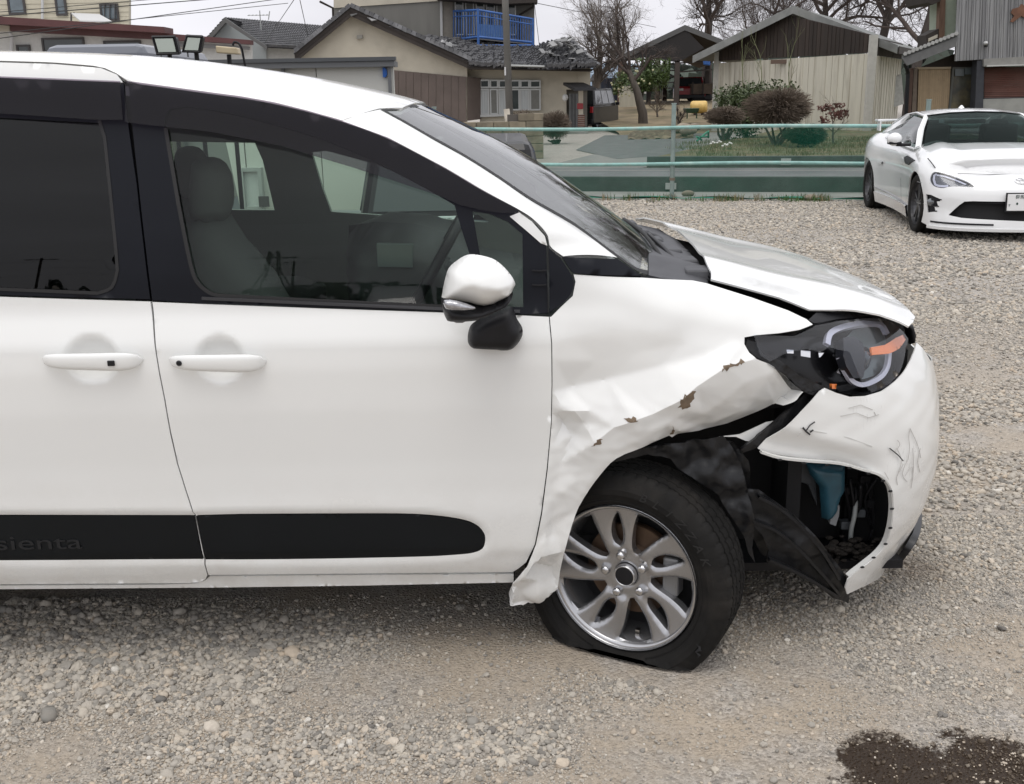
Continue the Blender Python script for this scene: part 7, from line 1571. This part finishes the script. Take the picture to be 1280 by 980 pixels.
    if plate:
        X_ = M.to_3x3() @ Vector((0, -1, 0)); o_ = M @ Vector((x0 - .07, plate[1], plate[2])); Z_ = M.to_3x3() @ Vector((-1, 0, 0)); pl_ = G(Mn).box((x0 - .06, plate[1], plate[2]), (.02, .33, .165)).obj('licence_plate', MATS['plate_white'], root)
        for s_, sz, dy, dz in plate[0]: text_mesh('plate_character', s_, sz, Mat3(np.array(o_) + np.array(X_) * dy + np.array([0, 0, dz]), np.array(X_), np.array([0, 0, 1.]), np.array(Z_)), PT, pl_, depth=.0008)
    return root
boxy('black_compact_car', (-.36, 7.95, 0), rad(90), 2.9, 1.22, 1.24, .92, (.006, .006, .007), 'black compact car with its rear to the camera right behind the minivan', 'car', cab=(.3, .93), belt=.62, plate=((('・ ・ 8 6', .085, 0, -.02), ('群馬', .035, 0, .055)), .0 + .02, .74))
boxy('small_truck', (-1.58, 6.6, 0), rad(180), 3.2, 1.48, 1.83, .75, (.13, .14, .165), 'blue-grey small truck whose cab roof shows above the minivan roof', 'truck', cab=(.20, .42), belt=.42)
boxy('dark_van', tuple(atZ(752, 166)) if False else (3.72, 48.2, 0), rad(66), 3.4, 1.48, 1.72, 1.05, (.016, .017, .018), 'small dark van with red tail lights parked beside the porch', 'van', cab=(.2, .97))
rc = atY(861, 118, 66); boxy('red_pickup', (rc[0], 66, .9), rad(-95), 3.9, 1.65, 1.45, .92, (.22, .012, .015), 'red pickup truck parked under the open barn', 'truck', cab=(.3, .7))
# rusty carrier next to it
t = empty('tracked_carrier', (atY(878, 118, 64)[0], 64, .9), 'muddy brown tracked carrier parked beside the red pickup', 'machine'); MUD = mat('muddy_brown_machine', (.10, .075, .055), .8, var=.4, vscale=3); x = t.location.x
G().bx((x - .6, 64, .95), (x + .6, 66, 1.35)).obj('track', RUBBER, t, bevel=.15); G().bx((x - .7, 63.9, 1.36), (x + .7, 65.6, 1.95)).obj('bed', MUD, t, bevel=.03); G().bx((x - .45, 65.7, 1.36), (x + .45, 66.3, 2.35)).obj('engine_cover', MUD, t, bevel=.05)
for s in (-.6, 0, .6): G().bx((x + s - .03, 63.85, 1.36), (x + s + .03, 63.9, 2.05)).obj('stake', RUST, t)
t = empty('yellow_tank', (atY(874, 134, 50)[0], 50, .4), 'pale yellow barrel tank lying on the dry grass', 'tank'); c = atY(874.5, 134, 50)
G().lathe([(0, -.42), (.2, -.42), (.27, -.36), (.285, -.3), (.285, .25), (.25, .33), (.1, .36), (0, .36)], c, (1, -.25, 0), 20).obj('barrel', mat('faded_yellow_plastic', (.62, .42, .13), .5, var=.15), t, smooth=True)
for s in (-.2, .15): G().bx((c[0] + s - .04, c[1] - .2, c[2] - .36), (c[0] + s + .04, c[1] + .2, c[2] - .2)).obj('cradle', RUST, t)
t = empty('green_cart', (atY(864, 140, 46)[0], 46, .2), 'dark green handcart standing left of the yellow tank', 'cart'); c = atY(864, 138, 46); CG = mat('dark_green_paint', (.03, .07, .04), .6)
G().box(c, (.5, .6, .18), taper=1.2).obj('tray', CG, t, bevel=.02); G().box(c + [0, 0, -.02], (.44, .54, .17)).obj('load', mat('green_load', (.08, .16, .05), .8), t)
for s in (-.2, .2): G().tube([c + [s, -.2, -.1], c + [s, -.2, -.33]], .03, 6).obj('leg', CG, t)
g = G(); P = [atZ(871, 176, .25), atZ(885, 165, .4)]; t = empty('green_rail_frame', tuple(P[0]), 'small green rail frame lying at the lawn corner by the driveway', 'rail')
for a, b in (((871, 176), (884, 165)), ((875, 171), (886, 171)), ((885.5, 164), (885.5, 172)), ((871, 171), (877, 175))): G().tube([atY(*a, 28), atY(*b, 28.3)], .025, 6).obj('bar', mat('sea_green_bar', (.05, .25, .16), .5), t)
# pale cargo container behind the minivan
CT = empty('cargo_container', (-2.2, 9.4, 0), 'pale grey cargo container with blue badge standing behind the minivan', 'container')
zc = atY(491, 74, 9.3)[2]; xc = atY(491, 74, 9.3)[0]; PALE = mat('pale_grey_container_panel', (.54, .54, .50), .55, var=.06, vscale=1.2, obj_rand=.015); Wn = 4.6
for k in range(7):
    x1 = xc - k * .66; G().bx((x1 - .652, 9.3 + .008 * (k % 2), .15), (x1, 9.36, zc - .06)).obj('wall_panel', PALE, CT)
G().bx((xc - 4.62, 9.37, .12), (xc - .14, 10.3, zc - .07)).obj('container_core', PALE, CT)
FRM = mat('dull_grey_frame', (.15, .155, .16), .5, metal=.3); G().bx((xc - 4.65, 9.22, zc - .06), (xc + .02, 9.5, zc - .015)).obj('roof_frame', FRM, CT); G().bx((xc - 4.65, 9.20, zc - .013), (xc + .03, 9.30, zc + .018)).obj('roof_lip', mat('darker_lip', (.07, .075, .08), .4), CT)
for k in range(6): x1 = xc - .02 - k * .9; G().bx((x1 - .025, 9.255, zc - .25 if k else .12), (x1, 9.298, zc - .062)).obj('frame_upright', FRM, CT)
G().bx((xc - 4.6, 9.24, .1), (xc, 9.31, .2)).obj('base_frame', FRM, CT)
p = atY(480.5, 90.5, 9.27); G().prism([p + [q[0] * .024, 0, q[1] * .04] for q in ((-.6, 1), (.3, 1), (.9, .4), (.9, -.5), (.3, -1), (-.6, -1))], (0, .03, 0)).obj('blue_badge', mat('bright_blue_badge', (.01, .10, .40), .4), CT)
w = window((300, 210), (331, 262), 9.26, mat('white_panel_pane', (.55, .56, .55), .3), CT, fr=.03)
tg = atY(330, 252, 9.2); G().box(tg, (.09, .01, .09)).obj('grey_sticker', mat('dark_square_sticker', (.06, .06, .06), .5), CT)
# work lights on masts
LAMPG = mat('frosted_floodlight_glass', (.42, .47, .42), .2, coat=.8)
for L_, lab in (([(191, 46.5), (219, 46), (224, 67), (197, 67.5)], 'larger left floodlight with black frame above the minivan roof'), ([(234, 45), (253.5, 46), (250, 65), (229, 64.5)], 'smaller right floodlight tilted beside the larger one')):
    P = XZ(L_, 5.6); c = np.mean(P, 0); o = empty('floodlight', (c[0], 5.6, 0), lab, 'floodlight', group=None)
    inn = [tuple(c + (np.array(p) - c) * .80 + [0, -.012, 0]) for p in P]; G().prism(P[::-1], (0, .05, 0)).obj('housing', BLKPL, o, bevel=.006); G().prism(inn[::-1], (0, .02, 0)).obj('front_glass', LAMPG, o); G().tube([(c[0], 5.64, 0), (c[0], 5.64, c[2])], .012, 8).obj('mast', BLKPL, o)
    fo = [tuple(np.array(p) + [0, -.006, 0]) for p in P]; G().tube(fo + fo[:2], .008, 5, cap=False).obj('frame', BLKPL, o)
    G().bx((c[0] - .12, 5.55, 0), (c[0] + .12, 5.75, .03)).obj('base_plate', BLKPL, o); G().tube([(c[0] - .05, 5.66, c[2] - .06), (c[0] - .05, 5.66, c[2] + .03)], .004, 6).obj('bracket', FRM, o)
P = XZ([(269, 57), (296, 59.5), (298, 68), (270, 66)], 5.7); c = np.mean(P, 0); o = empty('junction_box', (c[0], 5.7, 0), 'cream junction box with black cable hanging right of the floodlights', 'box')
G().prism(P[::-1], (0, .07, 0)).obj('box_body', mat('cream_plastic', (.50, .42, .28), .5), o, bevel=.006); G().tube([(c[0], 5.74, 0), (c[0], 5.74, c[2] - .02)], .012, 8).obj('mast', BLKPL, o)
G().tube(cat([atY(291, 57, 5.68), atY(293, 52.5, 5.68), atY(298, 54, 5.68), atY(302, 60, 5.68), atY(304, 70, 5.69), atY(307, 90, 5.7), atY(307, 140, 5.72)], 4), .006, 6).obj('cable', BLKPL, o, smooth=True)
# ---------------------------------------------------------------- overhead wires
WIRE = mat('black_wire', (.02, .02, .02), .6)
def wire(a, b, Ya, Yb_, lab, r=.012, sag=.0):
    A, B = atY(*a, Ya), atY(*b, Yb_); P = [A * (1 - t) + B * t - np.array([0, 0, sag * 4 * t * (1 - t)]) for t in np.linspace(0, 1, 12)]
    tag(G().tube(P, r, 5).obj('overhead_wire', WIRE, None), lab, 'wire')
wire((-300, 44), (300, -4), 22, 30, 'upper black overhead wire crossing the cream block at top left')
wire((-300, 40), (205, -2), 24, 31, 'thin overhead wire just above the upper black one at top left', .009)
wire((-100, 62), (345, -1), 24, 34, 'overhead wire rising over the maroon fascia towards the top right', .011)
wire((-100, 52), (360, 4), 24, 34, 'lowest of the rising overhead wires left of the tiled house', .009)
wire((370, -4), (332, 52), 34, 55, 'slanting stay wire left of the house roof reaching the far tiled roof', .012)
wire((374, -4), (386, 50), 34, 46, 'slanting stay wire touching the left eave of the stucco house', .012)
wire((666, 3), (820, 34), 47, 70, 'thin service wire leaving the upper eave towards the bare trees', .014)
wire((668, 4), (674, 56), 47, 46, 'loose cable hanging from the upper eave beside the balcony', .012)
for k_, (z_, y_) in enumerate(((6.9, 24), (7.5, 25), (7.0, 26.5))):
    Q = [np.array([-14 + 40 * t, y_ + 7 * t, z_ - 1.0 * 4 * t * (1 - t) * .5]) for t in np.linspace(0, 1, 14)]
    tag(G().tube(Q, .014, 5).obj('overhead_wire', WIRE, None), ['lowest wire over the road above the frame, mirrored in the windshield', 'highest wire over the road above the frame, mirrored in the windshield', 'farthest wire over the road above the frame, mirrored in the windshield'][k_], 'wire')
# ---------------------------------------------------------------- what the side glass mirrors: pylon, poles, trees behind the camera
def mirror_dir(px):
    u, v = SIDE.inv([px], -.008)[0]; P = SIDE.P(np.array([u]), np.array([v]), -.008)[0]; n = SIDE.nrm(np.array([u]), np.array([v]))[0]; d = P - CP; d /= np.linalg.norm(d); return P, d - 2 * (d @ n) * n
P, d = mirror_dir((340, 366)); dist = 420; k_ = dist / -d[1]; pb = P + d * k_; Pt, dt = mirror_dir((338, 309)); ptp = Pt + dt * (dist / -dt[1])
py = empty('pylon', (pb[0], pb[1], 0), 'lattice power pylon behind the camera, mirrored in the front side window', 'pylon')
zt_ = max(ptp[2], 30); STEEL = mat('galvanised_steel', (.12, .12, .125), .5, metal=.5); tw = zt_ * .11
for sx in (-1, 1):
    for sy in (-1, 1): G().tube([(pb[0] + sx * tw, pb[1] + sy * tw, -5), (pb[0] + sx * tw * .3, pb[1] + sy * tw * .3, zt_ * .62), (pb[0] + sx * tw * .2, pb[1] + sy * tw * .2, zt_)], zt_ * .005, 4).obj('leg', STEEL, py)
for k in range(9):
    z0, z1 = zt_ * k / 9, zt_ * (k + 1) / 9; w0, w1 = tw * (1 - .8 * k / 9), tw * (1 - .8 * (k + 1) / 9)
    G().tube([(pb[0] - w0, pb[1] + w0, z0), (pb[0] + w1, pb[1] + w1, z1)], zt_ * .003, 4).obj('brace', STEEL, py); G().tube([(pb[0] + w0, pb[1] + w0, z0), (pb[0] - w1, pb[1] + w1, z1)], zt_ * .003, 4).obj('brace', STEEL, py)
for f in (.68, .80, .93): G().tube([(pb[0] - zt_ * .13, pb[1], zt_ * f), (pb[0] + zt_ * .13, pb[1], zt_ * f)], zt_ * .007, 4).obj('cross_arm', STEEL, py)
for z, nm in ((.93, 'top'), (.80, 'middle'), (.68, 'bottom')):
    for s in (-1,): 
        Q = [(pb[0] - zt_ * .13 + t * 900 - 450, pb[1] + 20 * abs(t - .5), zt_ * z - 10 * (1 - abs(2 * ((t * 2) % 1) - 1))) for t in np.linspace(0, 1, 25)]
        tag(G().tube(Q, .10, 4).obj('power_line', WIRE, None), nm + ' power line strung from the pylon behind the camera', 'wire')
for (x, y), lab in (((366, 366), 'wooden pole right of the pylon, mirrored in the front window'), ((46, 355), 'wooden pole mirrored in the sliding door window')):
    P, d = mirror_dir((x, y)); pb2 = P + d * (150 / -d[1]); Pt, dt = mirror_dir((x, y - 32)); zt2 = (Pt + dt * (150 / -dt[1]))[2]; o = empty('wooden_pole', (pb2[0], pb2[1], 0), lab, 'pole'); G().tube([(pb2[0], pb2[1], 0), (pb2[0], pb2[1], zt2)], .2, 6).obj('shaft', DKWOOD, o); G().tube([(pb2[0] - 2.5, pb2[1], zt2 - 1), (pb2[0] + 2.5, pb2[1], zt2 - 1)], .2, 5).obj('cross_arm', DKWOOD, o)
# ================================================================ trees and shrubs
def tree(name, label, cat_, base, H_, r0, seed, levels=5, nb=3, spread=.55, up=.35, weep=0.0, lean=(0, 0), first=.35, m=None, tw=None, twig_levels=2, decay=.72, crown_name='crown', splits=None, gn=5):
    r = np.random.default_rng(seed); root = empty(name, tuple(base), label, cat_); gt = G(); gc = G()
    def branch(p, d, L, rad_, lev):
        n = 5 if lev < 2 else 4; P = [np.array(p, float)]; R_ = [rad_]; d = np.array(d, float)
        for i in range(n):
            d = d + r.normal(0, .10 + .04 * lev, 3); d[2] += up * .12 * (1 if lev > 0 else 0) - weep * .22 * (lev >= 2) * (i / n + .3); d /= np.linalg.norm(d); P.append(P[-1] + d * L / n); R_.append(rad_ * (1 - .5 * (i + 1) / n))
        (gt if lev < 1 else gc).tube(P, R_, 8 if lev == 0 else (6 if lev == 1 else (4 if lev == 2 else 3)), cap=False)
        if lev >= levels: return
        k = nb + (1 if lev > 0 else 0) + (r.random() < .5)
        for j in range(k):
            t = first + (1 - first) * (j + r.random() * .7) / k if lev == 0 else .25 + .75 * (j + r.random()) / k; t = min(t, .99); q = t * n; i = int(q); f = q - i; o_ = P[i] * (1 - f) + P[min(i + 1, n)] * f
            a = r.random() * 6.283; dd = P[min(i + 1, n)] - P[i]; dd /= np.linalg.norm(dd); u = np.cross(dd, [math.cos(a), math.sin(a), .2]); u /= np.linalg.norm(u) + 1e-9; s = spread * (.7 + .6 * r.random()); nd = dd * math.cos(s) + u * math.sin(s)
            branch(o_, nd, L * decay * (.75 + .45 * r.random()) * (1 - .25 * t), R_[i] * .58, lev + 1)
        if lev == 0 or r.random() < .6: branch(P[-1], d, L * decay, R_[-1] * .9, lev + 1)
    branch(base, (lean[0], lean[1], 1), H_, r0, 0)
    gt.obj('trunk', m, root, smooth=True); gc.obj(crown_name, tw or m, root, smooth=True); return root
BARK = mat('grey_brown_bark', (.085, .072, .06), .9, var=.35, vscale=3, bump=.6, bscale=12, stretch=(3, 3, .6)); BARKD = mat('dark_wet_bark', (.045, .036, .031), .9, var=.35, vscale=3, bump=.6, bscale=12, stretch=(3, 3, .6)); PALEB = mat('pale_twigs', (.17, .145, .125), .9, var=.2, vscale=2); TWD = mat('brown_twigs', (.075, .058, .05), .9, var=.3, vscale=2)
T = lambda px, y, Y, z=0: np.array([atY(px, y, Y)[0], Y, z])
tree('bare_tree', 'pale upright leafless tree behind the porch of the stucco house', 'tree', T(738, 100, 52), 2.6, .24, 3, levels=5, nb=3, spread=.42, up=.9, first=.5, m=PALEB, tw=PALEB, decay=.80)
tree('bare_tree', 'dark leaning leafless tree with drooping twigs in the middle of the dry yard', 'tree', T(804, 147, 47, .15), 2.5, .22, 14, levels=5, nb=3, spread=.75, up=.3, weep=.75, lean=(-.12, 0), first=.75, m=BARK, tw=TWD, decay=.74)
tree('bare_tree', 'large pruned leafless tree rising behind the open barn', 'tree', T(887, 40, 75, .8), 6.0, .42, 5, levels=5, nb=4, spread=.85, up=.45, first=.72, m=BARKD, tw=TWD, decay=.70)
tree('bare_tree', 'leafless tree with a straight trunk behind the cream shed gable', 'tree', T(1048, 20, 66, .4), 6.2, .32, 8, levels=5, nb=4, spread=.9, up=.4, first=.74, m=BARKD, tw=TWD, decay=.78)
tree('bare_tree', 'leafless tree between cream shed and metal-clad house', 'tree', T(1143, 40, 55, .1), 6.4, .30, 21, levels=5, nb=3, spread=.75, up=.55, first=.55, lean=(.03, 0), m=BARKD, tw=TWD, decay=.76)
tree('bare_tree', 'tall leafless tree whose crown spreads over the right slope of the cream shed', 'tree', T(1088, 40, 58, .3), 7.0, .32, 44, levels=5, nb=4, spread=.8, up=.45, first=.6, m=BARKD, tw=TWD, decay=.76)
tree('bare_tree', 'faint far leafless tree left of the open barn roof', 'tree', T(782, 60, 85, .5), 5, .25, 31, levels=5, nb=3, spread=.6, up=.5, first=.5, m=PALEB, tw=PALEB, decay=.72)
tree('bare_tree', 'wide leafless tree between the barn roof and the cream shed peak', 'tree', T(955, 40, 88, .5), 5.5, .3, 37, levels=5, nb=4, spread=.8, up=.4, first=.6, m=BARKD, tw=TWD, decay=.72)
def leaves(name, c, rad3, n, size, m, parent, seed=0, holes=.35, flat=1.0):
    r = np.random.default_rng(seed); V = []; F = []; c = np.array(c); cl = r.normal(0, .55, (max(6, n // 160), 3)) * np.array(rad3)
    for k in range(n):
        q = cl[r.integers(len(cl))] + r.normal(0, .24, 3) * np.array(rad3); q = np.clip(q, -np.array(rad3), np.array(rad3))
        p = c + q; u = r.normal(0, 1, 3); u /= np.linalg.norm(u); w = np.cross(u, r.normal(0, 1, 3)); w /= np.linalg.norm(w) + 1e-9; s = size * (.6 + .8 * r.random()); i = len(V)
        V += [p - u * s, p + w * s * .45, p + u * s, p - w * s * .45]; F.append((i, i + 1, i + 2, i + 3))
    return mobj(name, V, F, m, parent, kind='stuff')
def shrub(name, label, base, H_, R_, m, seed, dome=True, n=900, lift_=.35, rr=.010, ball=True):
    """upright stems breaking into a dense dome of twigs"""
    r = np.random.default_rng(seed); root = empty(name, tuple(base), label, 'shrub'); g = G(); gt = G(); b = np.array(base, float); c = b + [0, 0, H_ * (lift_ + (1 - lift_) / 2)]
    st = []
    for k in range(7):
        a = r.random() * 6.28; p1 = b + [math.cos(a) * R_ * .35, math.sin(a) * R_ * .35, H_ * lift_ * 1.1]; gt.tube([b + [math.cos(a) * .05, math.sin(a) * .05, 0], (b + p1) / 2 + r.normal(0, .04, 3), p1], [.045, .035, .022], 6, cap=False); st.append(p1)
    gt.obj('stems', BARK, root, smooth=True)
    for k in range(n):
        u = r.normal(0, 1, 3); u /= np.linalg.norm(u); rd = r.uniform(.80, 1.0) * (1 + .08 * math.sin(5 * u[0] + 3 * u[1]) ) ; e = c + u * [R_ * rd, R_ * .85 * rd, H_ * (1 - lift_) / 2 * rd]
        s_ = c + (e - c) * r.uniform(.15, .5) + r.normal(0, .05, 3); mid = (s_ + e) / 2 + r.normal(0, .04 * R_, 3); g.tube([s_, mid, e], [rr, rr * .7, rr * .4], 3, cap=False)
    g.obj('twigs', m, root, kind='stuff'); return root
REDT = mat('reddish_brown_twigs', (.135, .105, .08), .9, var=.35, vscale=5); GRN = mat('glossy_green_leaf', (.05, .07, .022), .5, var=.45, vscale=3); GRNL = mat('mid_green_leaf', (.07, .11, .03), .55, var=.45, vscale=3)
z2 = .2
b = T(971, 178, 26.5, z2); shrub('clipped_shrub', 'largest reddish-brown clipped dome shrub on bare stems before the cream shed', b, 1.42, .90, REDT, 3, n=2600, lift_=.30)
b = T(906, 170, 29.5, z2); shrub('clipped_shrub', 'smaller flat-topped reddish-brown shrub left of the large dome shrub', b, .95, .60, REDT, 4, n=1700, lift_=.42)
b = T(1006, 184, 25.5, z2); shrub('clipped_shrub', 'dark low rounded shrub behind the net on the lawn', b, .55, .55, mat('dark_green_twigs', (.04, .055, .035), .9, var=.3), 5, n=1500, lift_=.05)
b = T(693, 168, 34, 0); shrub('clipped_shrub', 'reddish hedge bush between the block wall and the brick pillar', b, 1.05, .62, REDT, 6, n=1500, lift_=.1)
b = T(652, 160, 34, 0); shrub('clipped_shrub', 'reddish hedge bush peeping over the block wall behind the pole', b, 1.1, .55, REDT, 7, n=1200, lift_=.1)
ro = empty('evergreen_shrub', tuple(T(940, 160, 31.5, z2)), 'glossy green evergreen bush behind the reddish dome shrubs', 'shrub'); leaves('foliage', T(942, 160, 31.5, 1.30), (1.10, .7, .50), 4600, .055, GRN, ro, 1); leaves('foliage', T(935, 160, 31.3, .7), (.75, .5, .6), 2200, .05, GRN, ro, 2); G().tube([T(940, 0, 31.5, .2), T(941, 0, 31.5, 1.0)], .06, 6).obj('stem', BARK, ro)
for k, (px, ht) in enumerate(((930, 2.6), (945, 2.9), (970, 2.5), (975, 3.0))):
    pass
t_ = tree('fruit_tree', 'small evergreen citrus tree behind the leaning bare tree', 'tree', T(800, 140, 54, .5), 1.4, .10, 6, levels=2, nb=3, spread=.7, first=.4, m=BARK, tw=BARK, crown_name='branches')
leaves('foliage', T(812, 95, 54, 2.35), (.85, .8, .75), 3000, .075, GRNL, t_, 4); leaves('foliage', T(785, 95, 54, 2.1), (.7, .7, .65), 1100, .075, GRNL, t_, 5)
g = G(); r = np.random.default_rng(4)
for k in range(26):
    c = T(783, 95, 53.4, 2.05) + r.normal(0, 1, 3) * [.55, .2, .45]; o = G().ell(c, (.055, .055, .055), 6, 4).obj('fruit', mat('pale_citrus', (.50, .48, .30), .6), t_)
# small red-leaved tree, thin shoots, shrub between
rt = tree('red_shoot_tree', 'small red-leaved tree by the right end of the cream shed', 'tree', T(1042, 170, 27, z2), .55, .03, 9, levels=3, nb=3, spread=.6, up=.6, first=.3, m=BARK, tw=REDT); leaves('foliage', T(1042, 150, 27, .95), (.36, .3, .22), 420, .045, mat('dull_red_leaf', (.10, .04, .03), .7, var=.3), rt, 8)
for k, (px, y, Y, h_) in enumerate(((928, 138, 32, 1.15), (950, 130, 32, 1.3), (987, 130, 31, 1.2))):
    tree('young_sapling', ['thin bare sapling rising left above the green bush', 'thin forked sapling rising from the middle of the green bush', 'thin sapling just right of the green bush against the shed'][k], 'sapling', T(px, y, Y, 1.2), h_, .018, 50 + k, levels=2, nb=2, spread=.35, up=1, first=.3, m=mat('greenish_shoot', (.14, .15, .07), .8), tw=MATS['greenish_shoot'])
sh_ = tree('yard_shrub', 'bare tangled shrub at the end of the garden bed by the fence post', 'shrub', T(848, 155, 40, .15), .5, .05, 17, levels=4, nb=4, spread=.7, up=.6, first=.2, m=BARK, tw=TWD)
sh_ = tree('yard_shrub', 'reddish bare shrub on the dry yard right of the leaning tree', 'shrub', T(822, 140, 50, .35), .6, .05, 19, levels=4, nb=4, spread=.6, up=.7, first=.2, m=BARK, tw=REDT)
# garden bed of leaves and rocks
bed = G(); bed.grid(lambda u, v: tuple(T(787 + 85 * u, 0, 36 + 5 * v, .02 + .28 * math.sin(math.pi * u) ** .6 * math.sin(math.pi * v) ** .6 + .03 * math.sin(u * 31 + v * 17))), 24, 10); bed.obj('garden_bed', mat('leaf_litter_bed', (.10, .07, .045), .95, var=.5, vscale=6, bump=.8, bscale=12, col2=(.17, .14, .09), c2scale=3), None, kind='structure', smooth=True)
r = np.random.default_rng(9); RK = mat('tan_garden_rock', (.26, .22, .17), .9, var=.3, vscale=4, obj_rand=.25, bump=.3, bscale=12)
for k in range(18):
    px = 862 + r.normal(0, 10); p = T(px, 0, 36.2 + r.random() * 2.2, .22 + .1 * r.random()); s = .07 + .12 * r.random()
    tag(G().ell(p, (s * 1.3, s, s * .8), 8, 6).obj('garden_rock', RK, None, smooth=True), 'one of the small tan rocks piled at the right end of the leafy garden bed', 'rock', 'garden bed rocks')
o = G().ell(atZ(860, 242, .04), (.10, .06, .05), 10, 7).obj('pale_rock', RK, None, smooth=True); tag(o, 'pale rock lying on the gravel at the fence foot right of the post', 'rock')
o = G().ell(atZ(1014, 247, .04), (.11, .07, .05), 10, 7).obj('pale_rock', RK, None, smooth=True); tag(o, 'pale rounded rock at the fence foot nearer the coupe', 'rock')
# distant tree belt to close the horizon
for k, (x0, x1, Yd, h_, n, lab) in enumerate(((-700, 560, 140, 5, 2600, 'far'), (930, 1700, 130, 5, 1800, 'far'), (790, 900, 190, 5, 900, 'mid'))):
    r = np.random.default_rng(60 + k); V = []; F = []
    for q in range(n):
        x = atY(r.uniform(x0, x1), 110, Yd)[0]; z = h_ * r.random() ** 1.5; p = np.array([x, Yd + r.normal(0, 5), z]); u = r.normal(0, 1, 3); u /= np.linalg.norm(u); w = np.cross(u, r.normal(0, 1, 3)); w /= np.linalg.norm(w); s = 1.0 + r.random(); i = len(V); V += [p - u * s, p + w * s, p + u * s, p - w * s]; F.append((i, i + 1, i + 2, i + 3))
    mobj('distant_woods', V, F, mat('distant_wood_green', (.06, .075, .06), .95, var=.3, vscale=.2), None, kind='stuff')
r = np.random.default_rng(99); V = []; F = []
for q in range(5000):
    x = r.uniform(-260, 260); p = np.array([x, -230 + r.normal(0, 8), 9 * r.random() ** 1.6 * (.5 + abs(math.sin(x * .05)))]); u = r.normal(0, 1, 3); u /= np.linalg.norm(u); w = np.cross(u, r.normal(0, 1, 3)); w /= np.linalg.norm(w); s = 1.2 + r.random(); i = len(V); V += [p - u * s, p + w * s, p + u * s, p - w * s]; F.append((i, i + 1, i + 2, i + 3))
mobj('distant_woods', V, F, MATS['distant_wood_green'], None, kind='stuff')
